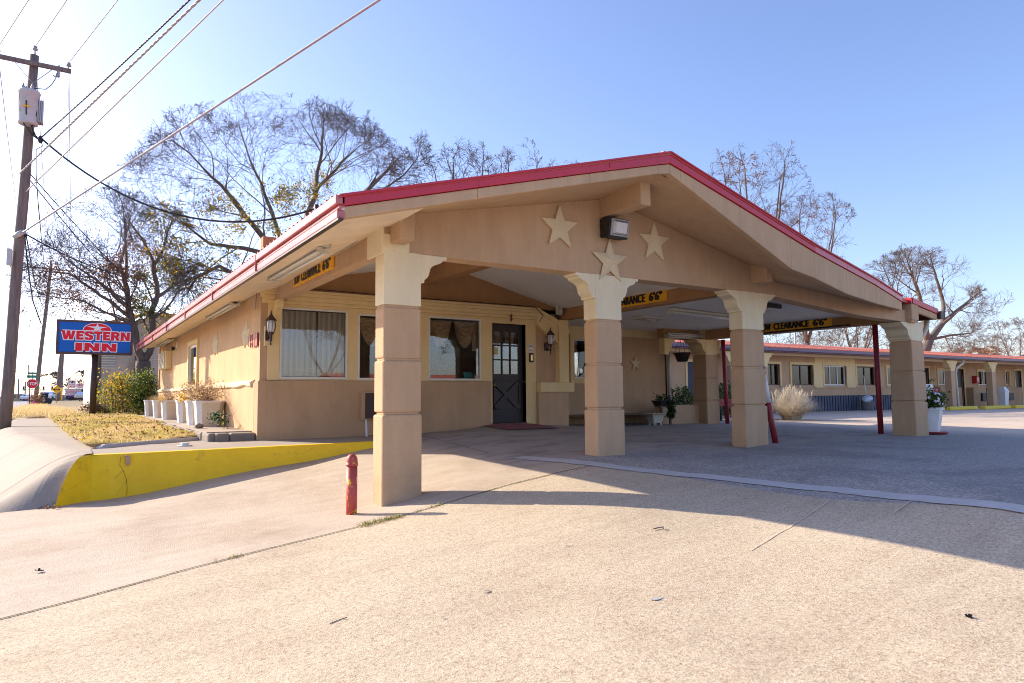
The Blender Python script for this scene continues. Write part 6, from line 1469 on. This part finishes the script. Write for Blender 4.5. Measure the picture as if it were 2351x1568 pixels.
mb = MB(); c = aty(165.4, 876.5, 149.3); mb.face([(c.x+dx*.45, 149.3, c.z+dz*.45) for dx, dz in ((-.1, .6), (.15, .6), (.15, .25), (.6, .2), (.55, -.15), (.2, -.4), (.15, -.7), (-.15, -.35), (-.35, -.3), (-.6, .05), (-.1, .1))]); tag(mb.build('emblem', ['ink'], None, off=tuple(c)), 'small black state shape between the letters on the roof board', 'emblem')
board(175, 194, 880.5, 891, 149.6, 'swhite', 'white banner on the roof right of the auto sales board', [('R EMPORIUM', .05, .95, .1, .55), ('AUTO REPAIR', .15, .8, .65, .9)])
board(148.5, 187, 894.8, 901, 149.4, 'skylite', 'long pale blue banner hanging below the roof edge', [('MOTORSPORT SPECIALS', .1, .95, .25, .9)])
board(148.5, 178, 901.5, 907.8, 149.4, 'swhite', 'white banner reading Perfect Touch Auto under the blue banner', [('PERFECT TOUCH AUTO', .03, .97, .1, .5), ('409-212-0666', .2, .8, .62, .92)])
board(197.5, 208.5, 860.5, 868, 148, 'black', 'black blank sign board beside the sign pole', [])
# cars far away
def car(u, v, Y, label, col, ang):
    b = aty(u, v, Y); t = thing('parked_car', tuple(b), label, 'car', 'cars far down the road'); t.rotation_euler = (0, 0, 0)
    ca, sa = math.cos(ang), math.sin(ang)
    def T(p): return (b.x+p[0]*ca-p[1]*sa, b.y+p[0]*sa+p[1]*ca, b.z+p[2])
    sil = [(-2.15, .35), (-2.2, .75), (-1.9, .92), (-1.2, .98), (-.6, 1.42), (.75, 1.45), (1.4, 1.02), (2.1, .98), (2.2, .6), (2.15, .35)]; m = MB()
    n = len(sil); L_ = [T((x, -.85 if z < 1.1 else -.65, z)) for x, z in sil]; Rr = [T((x, .85 if z < 1.1 else .65, z)) for x, z in sil]
    m.face(L_); m.face(Rr[::-1])
    for i in range(n): m.face([L_[i], Rr[i], Rr[(i+1) % n], L_[(i+1) % n]], 0, False)
    m.build('body', [col], t)
    m = MB(); w = [(-.95, 1.03), (-.52, 1.36), (.68, 1.38), (1.15, 1.05)]
    m.face([T((x, -.875 if z < 1.1 else -.69, z)) for x, z in w]); m.face([T((x, .875 if z < 1.1 else .69, z)) for x, z in w][::-1]); m.face([T(p) for p in ((-1.15, -.7, 1.04), (-1.15, .7, 1.04), (-.62, .6, 1.42), (-.62, -.6, 1.42))]); m.build('window', ['glass_dark'], t)
    for x in (-1.35, 1.35):
        for y in (-.86, .86): m = MB(); m.tube([T((x, y-.1, .33)), T((x, y+.1, .33))], .33, 14); m.build('wheel', ['black'], t)
    for y in (-.6, .6): m = MB(); m.tube([T((-2.2, y, .68)), T((-2.24, y, .68))], .1, 8); m.build('headlight', ['lens'], t)
M['car_silver'] = plain('car_silver', (.55, .57, .60), .25, .4, var=.03); M['car_white'] = plain('car_white', (.7, .7, .72), .3, var=.03)
car(187, 917.5, 148, 'silver car parked facing the road at the auto sales lot', 'car_silver', 1.45); car(60, 918.5, 210, 'pale car driving on the road beyond the stop sign', 'car_white', 1.4); car(113, 919, 140, 'white car behind the black bins', 'car_white', 1.3)
# roadside rubbish clump
rn = random.Random(6); b = aty(85, 931, 62); mb = MB(); P = [(b.x+rn.gauss(0, .25), b.y+rn.gauss(0, .3), b.z+abs(rn.gauss(.35, .3))) for _ in range(50)]; leaves(mb, P, 700, .12, rn, (0,), .08); tag(mb.build('dead_brush', ['leaf_brown'], None, off=tuple(b)), 'brown dead clump at the foot of the leaning pole', 'brush')
mb = MB(); q = aty(78.5, 930, 61); M['pink'] = plain('pink_plastic', (.75, .08, .25), .6); mb.blob((q.x, q.y, q.z+.12), (.16, .1, .15), 0, 4); tag(mb.build('plastic_bag', ['pink'], None, off=tuple(q)), 'bright pink plastic bag in the dry grass', 'litter')
# distant buildings and tree line
M['haze_blue'] = plain('hazy_trees', (.22, .22, .27), 1, var=.25, nscale=.1); M['blue_bld'] = plain('blue_building', (.05, .13, .42), .8); M['tan_bld'] = plain('far_tan_building', (.45, .35, .22), .9)
rn = random.Random(2); mb = MB(); x = -160
def far_band(mb, Y, x0, x1, base, h, st_):
    xx, pv_ = x0, None
    while xx < x1:
        hh = h*(.75+.25*math.sin(xx*.07)+rn.uniform(-.12, .12)); r_ = [(xx, Y+rn.uniform(-6, 6), base), (xx, Y+rn.uniform(-6, 6), base+hh)]
        if pv_: mb.face([pv_[0], r_[0], r_[1], pv_[1]])
        pv_ = r_; xx += st_
far_band(mb, 640, -700, 700, -4, 9, 2.5); far_band(mb, 520, -500, 20, -3, 6, 2.0)
tag(stuff(mb.build('far_woods', ['haze_blue'], None, off=(0, 600, -1))), 'hazy blue-grey line of distant trees on the horizon', 'woods')
for (u0, u1, v0, v1, Y, mat, lab) in ((25, 50, 906, 916, 330, 'tan_bld', 'low tan building far down the road at the left'), (48, 78, 909, 915.5, 340, 'blue_bld', 'low blue building far down the road'), (96, 106, 902, 915, 300, 'skylite', 'pale grey building far beyond the bins'), (128, 137, 908, 916, 260, 'blue_bld', 'small blue building beyond the diamond sign')):
    x0, x1, ya, yb, z0, z1 = pbox(u0, u1, v0, v1, Y, 10); m = MB(); m.box(x0, x1, ya, yb, z0-1, z1); t = thing('distant_building', (x0, Y, z0), lab, 'building', 'buildings far down the road'); m.build('wall', [mat], t); m = MB(); m.box(x0-.5, x1+.5, ya-.5, yb, z1, z1+.3); m.build('roof', ['galv'], t)
    m = MB()
    for k in range(4): xx_ = lerp(x0, x1, (k+.3)/4); m.box(xx_, xx_+(x1-x0)*.1, ya-.05, ya, lerp(z0, z1, .3), lerp(z0, z1, .75))
    m.build('window', ['black'], t)

# ================================================================== MOTEL WING
MO = thing('motel_wing', (30, 17.5, -.85), 'long low motel room wing with orange metal roof behind the lot', 'building')
def mp_(name, mb, mats, parent=MO, bevel=0): return mb.build(name, mats, parent, bevel)
YW = 17.5
M['orange'] = None
def orange_roof():
    m, nt, b = newmat('orange_roof'); n = noise(nt, .5, 5, .7, stretch=(1, .5, 1)); L(nt, ramp(nt, n, [(.3, (.74, .16, .065)), (.6, (.84, .22, .085)), (.8, (.90, .33, .16))]), b.inputs['Base Color']); b.inputs['Roughness'].default_value = .45
    w = N(nt, 'ShaderNodeTexWave', Scale=1.6, Distortion=0.); L(nt, coords(nt, (1, 0, 0)), w.inputs['Vector']); bump(nt, b, w.outputs['Fac'], .6, .04); return m
M['orange'] = orange_roof(); M['purple'] = plain('purple_gutter', (.11, .055, .13), .35, var=.1); M['navy'] = plain('navy_skirting', (.045, .06, .10), .6, var=.15)
mb = MB()
def pr2(u0, u1, v0, v1, Y=YW): a, b = aty(u0, v1, Y), aty(u1, v0, Y); return [a.x, b.x, a.z, b.z]
wins = [pr2(1762, 1788, 835, 886), pr2(1817, 1865, 837, 886), pr2(1892, 1941, 840, 884), pr2(1967, 2008, 843, 885), pr2(2037, 2051, 846, 884)]
for w in wins: w[2] = .30; w[3] = 1.16
wins[4][1] = wins[4][0]+1.2
doorL = (19.0, 19.9, -.85, 1.15)
wall_y(mb, 15.5, wins[4][1]+.6, -1.0, 1.6, YW, YW+.2, [tuple(w) for w in wins]+[doorL]); mp_('wall', mb, ['tan'])
mb = MB(); mb.box(wins[1][1]+.12, wins[2][0]-.03, YW-.03, YW, .19, 1.5); mb.box(wins[2][1]+.05, wins[3][0]-.1, YW-.03, YW, .19, 1.5); mb.box(wins[2][0]-.03, wins[2][1]+.05, YW-.03, YW, 1.25, 1.5); mp_('cream_panel', mb, ['cream'])
mb = MB(); mb.box(23.0, 34.3, YW-.25, YW, .16, .20); mb.box(23.0, 34.3, YW-.22, YW, -.14, .16); mp_('sill_ledge', mb, ['tan_dark'])
mb = MB(); x = 23.5
while x < 34.3: mb.box(x, x+.14, YW-.2, YW-.02, -1.0, -.141); mb.box(x+.14, x+.2, YW-.17, YW-.02, -1.0, -.141); x += .2
mp_('skirting', mb, ['navy'])
def mwin(w, n, fr, Y=YW, sur=True, frm=.05):
    o = MB(); a, b, c, d = w
    if sur:
        for q in ((a-.1, b+.1, d, d+.1), (a-.1, a, c-.05, d), (b, b+.1, c-.05, d)): o.box(q[0], q[1], Y-.05, Y+.02, q[2], q[3])
    wd = mp_('window', o, ['cream']) if sur else None
    m = MB(); 
    for q in ((a, b, c, c+frm), (a, b, d-frm, d), (a, a+frm, c+frm, d-frm), (b-frm, b, c+frm, d-frm)): m.box(q[0], q[1], Y+.06, Y+.12, q[2], q[3])
    for k in range(1, n): xm = lerp(a, b, k/n); m.box(xm-frm/2, xm+frm/2, Y+.065, Y+.115, c+frm, d-frm)
    f = m.build('frame', [fr], wd or MO); m = MB(); m.box(a, b, Y+.09, Y+.10, c, d); m.build('pane', ['glass_dark'], wd or MO)
    m = MB(); nn = 30
    for k in range(nn):
        x0_, x1_ = lerp(a, b, k/nn), lerp(a, b, (k+1)/nn); f_ = lambda x: Y+.25+.03*math.sin(x*22); m.face([(x0_, f_(x0_), c), (x1_, f_(x1_), c), (x1_, f_(x1_), d), (x0_, f_(x0_), d)], 0, True)
    m.build('curtain', ['mcurtain'], wd or MO)
M['mcurtain'] = plain('motel_curtain', (.20, .24, .24), .9, var=.3, nscale=3)
for k, w in enumerate(wins): mwin(w, (2, 2, 3, 2, 2)[k], 'white' if k in (2, 4) else 'darkbrown')
mb = MB(); mb.box(doorL[0], doorL[1], YW+.06, YW+.1, doorL[2], doorL[3]); dd = mp_('door', mb, ['navy']); mb = MB(); mb.lathe([(.03, 0), (.03, .05)], (doorL[0]+.1, YW+.02, .1), 8, axis='y'); mb.build('handle', ['brass'], dd)
mb = MB(); [mb.box(*q) for q in ((doorL[0]-.1, doorL[0], YW-.03, YW+.05, -.85, 1.25), (doorL[1], doorL[1]+.1, YW-.03, YW+.05, -.85, 1.25), (doorL[0], doorL[1], YW-.03, YW+.05, 1.15, 1.25))]; mp_('door_frame', mb, ['cream'])
# right part, set back with covered walk
YR = 18.3; xr0 = wins[4][1]+.6
def rx(u, Y=YR): return aty(u, 880, Y).x
dxs = [(rx(2118), rx(2133)), (rx(2197), rx(2213)), (rx(2331), rx(2345))]; wxs = [(rx(2153), rx(2190)), (rx(2245), rx(2272)), (rx(2308), rx(2318))]
holes = [(a, b, -1.0, 1.22) for a, b in dxs]+[(a, b, .32, 1.18) for a, b in wxs]
x = rx(2345)+1.5; ext_d, ext_w = [], []
mb = MB(); wall_y(mb, xr0, 75, -1.0, 1.62, YR, YR+.2, holes); mb.box(xr0-.2, xr0, YW, YR, -1, 1.6); mp_('wall', mb, ['tan'])
for k, (a, b) in enumerate(wxs): mwin([a+.02, b-.02, .34, 1.16], 2 if k < 2 else 1, 'white', YR)
for a, b in dxs:
    mb = MB(); mb.box(a, b, YR+.08, YR+.12, -.85, 1.22); d_ = mp_('door', mb, ['wood_dark']); mb = MB(); mb.lathe([(.03, 0), (.03, .05)], (a+.1, YR+.04, .1), 8, axis='y'); mb.build('handle', ['brass'], d_)
    mb = MB(); [mb.box(*q) for q in ((a-.1, a, YR-.03, YR+.05, -.85, 1.32), (b, b+.1, YR-.03, YR+.05, -.85, 1.32), (a, b, YR-.03, YR+.05, 1.22, 1.32))]; mp_('door_frame', mb, ['cream'])
mb = MB(); lowx = [(rx(2142), rx(2192)), (rx(2218), rx(2284)), (rx(2297), rx(2330))]
for a, b in lowx: mb.box(a, b, YR-.35, YR, -1.0, .20)
mp_('low_wall', mb, ['tan_dark'], bevel=.02)
mb = MB()
for a, b in ((rx(2163, YR-.35), rx(2186, YR-.35)), (rx(2250, YR-.35), rx(2274, YR-.35)), (rx(2305, YR-.35), rx(2322, YR-.35))): mb.box(a, b, YR-.45, YR-.35, -.55, -.12)
mp_('air_conditioner', mb, ['black'])
def mcol(x, Y=16.6):
    m = MB(); m.box(x, x+.42, Y, Y+.3, -1.0, 1.0); c = mp_('column', m, ['tan'], bevel=.01); k = MB(); k.box(x, x+.42, Y, Y+.3, 1.0, 1.52)
    S = [(0, -.4), (.06, -.38), (.12, -.28), (.16, -.17), (.28, -.12), (.34, 0), (0, 0)]
    k.prism([(x+.418+a, Y+.01, 1.515+b) for a, b in S], (0, .28, 0)); k.prism([(x+.002-a, Y+.01, 1.515+b) for a, b in S][::-1], (0, .28, 0)); k.build('capital', ['cream'], c)
for u in (2186, 2280): mcol(aty(u, 900, 16.6).x)
for x in (20.3, 22.0, 47.5): mcol(x)
mb = MB(); mb.box(15.0, 80, 16.75, 16.95, 1.45, 1.62); mp_('eave_beam', mb, ['tan']); mb = MB(); mb.face([(15, 16.9, 1.60), (80, 16.9, 1.60), (80, 18.5, 1.62), (15, 18.5, 1.62)]); mp_('soffit', mb, ['tan'])
mb = MB(); mb.box(15.0, 80, 16.38, 16.50, 1.60, 1.72); mb.box(15.0, 80, 16.5, 16.75, 1.56, 1.64); mp_('gutter', mb, ['purple'], bevel=.01)
mb = MB(); mb.hexa([(14.8, 16.45, 1.72), (80, 16.45, 1.72), (80, 21.0, 2.38), (14.8, 21.0, 2.38), (14.8, 16.45, 1.76), (80, 16.45, 1.76), (80, 21.0, 2.42), (14.8, 21.0, 2.42)]); mb.hexa([(14.8, 21, 2.38), (80, 21, 2.38), (80, 25.5, 1.72), (14.8, 25.5, 1.72), (14.8, 21, 2.42), (80, 21, 2.42), (80, 25.5, 1.76), (14.8, 25.5, 1.76)])
x = 14.8
while x < 80: mb.box(x, x+.08, 16.42, 16.5, 1.725, 1.775); x += .3
mp_('roof', mb, ['orange'])
mb = MB(); mb.box(14.9, 80, 25.2, 25.4, -1, 1.75); mb.box(14.9, 15.1, 17.5, 25.3, -1, 1.75); mp_('rear_wall', mb, ['tan'])
gx = aty(2212, 845, 16.5).x
for gx_, nm in ((gx, 0),): mb = MB(); mb.tube([(gx_, 16.5, 1.58), (gx_-.02, 16.5, 1.4), (gx_-.45, 16.62, 1.15), (gx_-.5, 16.65, .9), (gx_-.42, 16.65, -.7), (gx_-.25, 16.5, -.84)], .06, 8); mp_('downspout', mb, ['dirtywhite'])
mb = MB(); [mb.box(*q) for q in ((rx(2183, 17), rx(2183, 17)+.04, 17, 17.04, -.85, .15), (rx(2268, 17), rx(2268, 17)+.25, 17, 17.1, -.85, .15))]; mp_('railing', mb, ['black'])
# service pole behind, seen under the canopy
q0, q1 = aty(1826, 800, 22), aty(1826, 762, 22); mb = MB(); mb.tube([(q0.x, 22, 2.0), (q1.x, 22, q1.z)], .05, 6); tag(mb.build('vent_pipe', ['galv'], None, off=(q0.x, 22, 2)), 'grey vent pipe standing on the motel roof under the yellow sign', 'pipe')
q0 = aty(2306, 832, 22); mb = MB(); mb.box(q0.x-.1, q0.x+.1, 21.9, 22.1, 2.2, q0.z+.35); tag(mb.build('roof_vent', ['yellow_sign'], None, off=tuple(q0)), 'small yellow vent on the motel roof at the far right', 'vent')
# fire cabinet, white bins, can, mop, stops
q = aty(2249, 872, 18.0); t = thing('fire_cabinet', tuple(q), 'red fire extinguisher cabinet on the motel wall', 'fire cabinet'); mb = MB(); mb.box(q.x-.2, q.x+.14, 18.05, 18.3, q.z-.2, q.z+.22); mb.build('box', ['red'], t, .04); mb = MB(); mb.box(q.x-.15, q.x-.02, 18.04, 18.05, q.z-.05, q.z+.14); mb.build('window', ['white'], t)
q = aty(2303, 905, 16.8); t = thing('waste_bin', (q.x, 16.8, -.86), 'tall white swing-top bin beside the motel column', 'bin'); mb = MB(); mb.hexa([(q.x-.18, 16.65, -.86), (q.x+.18, 16.65, -.86), (q.x+.18, 16.95, -.86), (q.x-.18, 16.95, -.86), (q.x-.24, 16.6, -.05), (q.x+.24, 16.6, -.05), (q.x+.24, 17, -.05), (q.x-.24, 17, -.05)]); mb.build('bin_body', ['white'], t); mb = MB(); mb.hexa([(q.x-.25, 16.58, -.05), (q.x+.25, 16.58, -.05), (q.x+.25, 17.02, -.05), (q.x-.25, 17.02, -.05), (q.x-.14, 16.7, .22), (q.x+.14, 16.7, .22), (q.x+.14, 16.9, .22), (q.x-.14, 16.9, .22)]); mb.build('lid', ['white'], t)
p = aty(1988, 941, 17.0); t = thing('waste_bin', (p.x, 16.9, -.86), 'small grey bucket with bags and a tall pole in front of the blue skirting', 'bin'); mb = MB(); mb.lathe([(.22, 0), (.27, .42), (.29, .43)], (p.x, 16.9, -.86), 14); mb.build('bucket', ['galv'], t)
mb = MB(); mb.blob((p.x-.12, 16.88, -.33), (.24, .2, .16), 0, 3); mb.blob((p.x+.1, 16.92, -.3), (.2, .2, .15), 0, 8); M['bag'] = plain('pale_bag', (.55, .62, .72), .3, var=.25, nscale=6); mb.build('bag', ['bag'], t); mb = MB(); mb.tube([(p.x, 16.95, -.3), aty(1983, 862, 17.1)], .018, 6); mb.build('pole', ['white'], t)
for k, (u0, u1, v) in enumerate(((2176, 2246, 941), (2256, 2321, 938.5), (2327, 2380, 937.5))):
    a, b = aty(u0, v, 15.0), aty(u1, v, 15.0); zz = zg((a.x+b.x)/2, 15.0); mb = MB(); h = .16
    pr3 = [(-.13, 0), (.13, 0), (.12, h*.7), (.08, h), (-.08, h), (-.12, h*.7)]
    mb.prism([(a.x, 15.0+y_, zz+z_) for y_, z_ in pr3], (b.x-a.x-.25, 0, 0)); tag(mb.build('parking_stop', ['yellow_stop'] if 'yellow_stop' in M else ['yellow_paint2'] if 'yellow_paint2' in M else ['ystop'] if 'ystop' in M else [M.setdefault('ystop', plain('stop_yellow', (.72, .52, .02), .6))], None, .03, off=(a.x, 15, zz)), ['yellow concrete parking stop nearest the flowers', 'middle yellow concrete parking stop in front of the fire cabinet', 'yellow concrete parking stop at the right edge'][k], 'parking stop', 'yellow parking stops')
# vehicle-like white cooler behind the column
q = aty(2133, 900, 14.5); t = thing('ice_machine', (q.x, 14.5, -.85), 'white and pink machine partly hidden behind the last column', 'machine'); mb = MB(); mb.hexa([(q.x-.5, 14.2, -.85), (q.x+.1, 14.2, -.85), (q.x+.1, 15, -.85), (q.x-.5, 15, -.85), (q.x-.45, 14.3, .3), (q.x-.02, 14.3, .3), (q.x-.02, 14.9, .3), (q.x-.45, 14.9, .3)]); mb.build('machine_body', ['white'], t, .05); mb = MB(); mb.hexa([(q.x+.0, 14.15, -.2), (q.x+.14, 14.15, -.2), (q.x+.14, 14.6, -.2), (q.x, 14.6, -.2), (q.x-.05, 14.2, .12), (q.x+.05, 14.2, .12), (q.x+.05, 14.6, .12), (q.x-.05, 14.6, .12)]); mb.build('side_panel', ['pink'], t)
# pampas clump, shrubs, bench
rnd = random.Random(31); g0 = Vector((17.1, 12.9, -.83)); g0 = aty(1818, 965, 12.6); g0.z = zg(g0.x, g0.y); mb = MB()
blades(mb, tuple(g0), 3400, .95, 1.0, .013, rnd, 0, .62, 5); blades(mb, tuple(g0), 1400, .95, .6, .013, rnd, 1, .35, 5)
for k in range(60):
    a = rnd.uniform(0, 6.28); r = rnd.uniform(.05, .6); q = g0+Vector((math.cos(a)*r, math.sin(a)*r, rnd.uniform(.78, 1.0)-r*.3)); mb.tube([q-Vector((0, 0, .12)), q, q+Vector((math.cos(a)*.03, math.sin(a)*.03, .1))], [.006, .016, .003], 5, 1)
tag(mb.build('ornamental_grass', ['dry', 'dry'], None, off=tuple(g0)), 'rounded clump of pale dry ornamental grass right of the columns', 'plant')
for k, (u0, u1, v0, Y, lab) in enumerate(((1536, 1590, 885, 14.3, 'dark leafy shrub behind the low cream planter wall'), (1648, 1682, 880, 14.8, 'leafy shrub right of the dark back column'))):
    mb = MB(); P = []
    for i in range(110):
        u = rnd.uniform(u0, u1); v = rnd.uniform(v0+abs((u-(u0+u1)/2))*.5, 950); P.append(tuple(aty(u, v, Y+rnd.uniform(-.3, .3))))
    b = aty((u0+u1)/2, 960, Y); b.z = zg(b.x, b.y)
    for p in P[::3]: mb.tube([tuple(b), tuple(b.lerp(Vector(p), .6)+Vector((0, 0, .1))), p], .008, 3, 2)
    leaves(mb, P, 1500, .075, rnd, (0, 0, 1), .06); tag(mb.build('dark_shrub', ['leaf_dark', 'leaf_green', 'twig'], None, off=tuple(b)), lab, 'shrub', 'shrubs behind the canopy')
b = aty(1668, 972, 13.6); zz = zg(b.x, 13.6); t = thing('bench', (b.x, 13.6, zz), 'red bench partly hidden behind the steel post', 'bench'); mb = MB(); mb.box(b.x-.5, b.x+.6, 13.4, 13.8, zz+.42, zz+.47); mb.box(b.x-.5, b.x+.6, 13.78, 13.83, zz+.47, zz+.62); mb.build('seat', ['post_red'], t)
for sx in (-.42, .5):
    mb = MB(); mb.box(b.x+sx, b.x+sx+.06, 13.45, 13.75, zz, zz+.42); mb.build('leg', ['black'], t)
mb = MB(); mb.lathe([(.17, 0), (.2, .35), (.21, .36)], (b.x+.1, 13.2, zz), 14); tag(mb.build('bucket', ['teal_dark' if 'teal_dark' in M else 'navy'], None, off=(b.x+.1, 13.2, zz)), 'dark blue bucket in front of the red bench', 'bucket')
# trees behind the photographer, seen mirrored in the windows
for k, (x, y, H, rx_) in enumerate(((44, -52, 12, 6), (27, -60, 12, 6), (58, -46, 12, 7))):
    base = Vector((x, y, -1.3)); t_ = base+Vector((.5, 0, H)); f = base.lerp(t_, .28); limbs = [([base, f], .2, .15)]; rr = random.Random(90+k)
    for i in range(5): a = i*1.256+rr.random()*.4; o = Vector((math.cos(a)*rx_, math.sin(a)*rx_*.8, 0)); limbs.append(([f, f.lerp(t_, .3)+o*.3, f.lerp(t_, .62)+o*.5, f.lerp(t_, .85)+o*.62], .08, .03))
    tree('bare_tree', ['bare tree across the lot, mirrored in the office windows', 'second bare tree across the lot, mirrored left of the first', 'farther bare tree across the lot, mirrored at the right'][k], tuple(base), limbs, (f.lerp(t_, .52), (rx_, rx_, H*.38)), 90+k, depth=5, dens=.7, twigr=.02, maxn=2500, group='bare trees across the lot')
ob = thing('lodge_building', (40, -50, -1.3), 'low building with red roof across the lot, mirrored in the office windows', 'building')
mb = MB(); mb.box(26, 62, -58, -50, -1.4, 1.6); mb.build('wall', ['tan'], ob); mb = MB(); mb.hexa([(25, -49, 1.6), (63, -49, 1.6), (63, -54, 2.6), (25, -54, 2.6), (25, -49, 1.7), (63, -49, 1.7), (63, -54, 2.7), (25, -54, 2.7)]); mb.hexa([(25, -54, 2.6), (63, -54, 2.6), (63, -59, 1.6), (25, -59, 1.6), (25, -54, 2.7), (63, -54, 2.7), (63, -59, 1.7), (25, -59, 1.7)]); mb.build('roof', ['orange'], ob)
mb = MB()
for k in range(6): mb.box(29+k*5.5, 30.6+k*5.5, -49.98, -49.95, -.1, .9)
mb.build('window', ['black'], ob)

# ================================================================== LIFT EVERYTHING, CAMERA, LIGHT
for o in list(bpy.data.objects):
    if o.parent is None: o.location.z += ZO
cam = bpy.data.cameras.new('camera'); co = bpy.data.objects.new('camera', cam); COL.objects.link(co)
cam.sensor_width = 36; cam.lens = 36*F/2351; cam.clip_start = .05; cam.clip_end = 4000
mw = Matrix(((cr[0], cu[0], -cf[0], 0), (cr[1], cu[1], -cf[1], 0), (cr[2], cu[2], -cf[2], ZO), (0, 0, 0, 1))); co.matrix_world = mw
SC.camera = co
TH, EL = R(56), R(26.3)
ldir = Vector((math.cos(TH)*math.cos(EL), -math.sin(TH)*math.cos(EL), -math.sin(EL)))   # direction the light travels
sd = bpy.data.lights.new('sun', 'SUN'); sd.energy = 8.8; sd.angle = R(.5); sd.color = (1, .87, .68); so = bpy.data.objects.new('sun', sd); COL.objects.link(so)
so.rotation_euler = ldir.to_track_quat('-Z', 'Y').to_euler(); so.location = (-20, 20, 20)
w = bpy.data.worlds.new('World'); SC.world = w; w.use_nodes = True; nt = w.node_tree; bg = nt.nodes['Background']
sky = nt.nodes.new('ShaderNodeTexSky'); sky.sky_type = 'NISHITA'; sky.sun_disc = False; sky.sun_elevation = EL
sunv = -ldir; sky.sun_rotation = math.atan2(sunv.x, sunv.y); sky.air_density = 1.0; sky.dust_density = 1.25; sky.ozone_density = 3.0; sky.altitude = 50
gn = nt.nodes.new('ShaderNodeMix'); gn.data_type = 'RGBA'; gn.blend_type = 'MULTIPLY'; gn.inputs[0].default_value = 1; gn.inputs[7].default_value = (1.92, 1.76, 1.97, 1)
nt.links.new(sky.outputs[0], gn.inputs[6]); nt.links.new(gn.outputs[2], bg.inputs[0]); bg.inputs[1].default_value = .15
SC.view_settings.view_transform = 'Standard'; SC.view_settings.look = 'None'; SC.view_settings.exposure = 0; SC.view_settings.gamma = 1
SC.cycles.max_bounces = 8; SC.cycles.transparent_max_bounces = 12; SC.cycles.caustics_reflective = False; SC.cycles.caustics_refractive = False
SC.cycles.use_denoising = True; SC.cycles.filter_width = 1.0
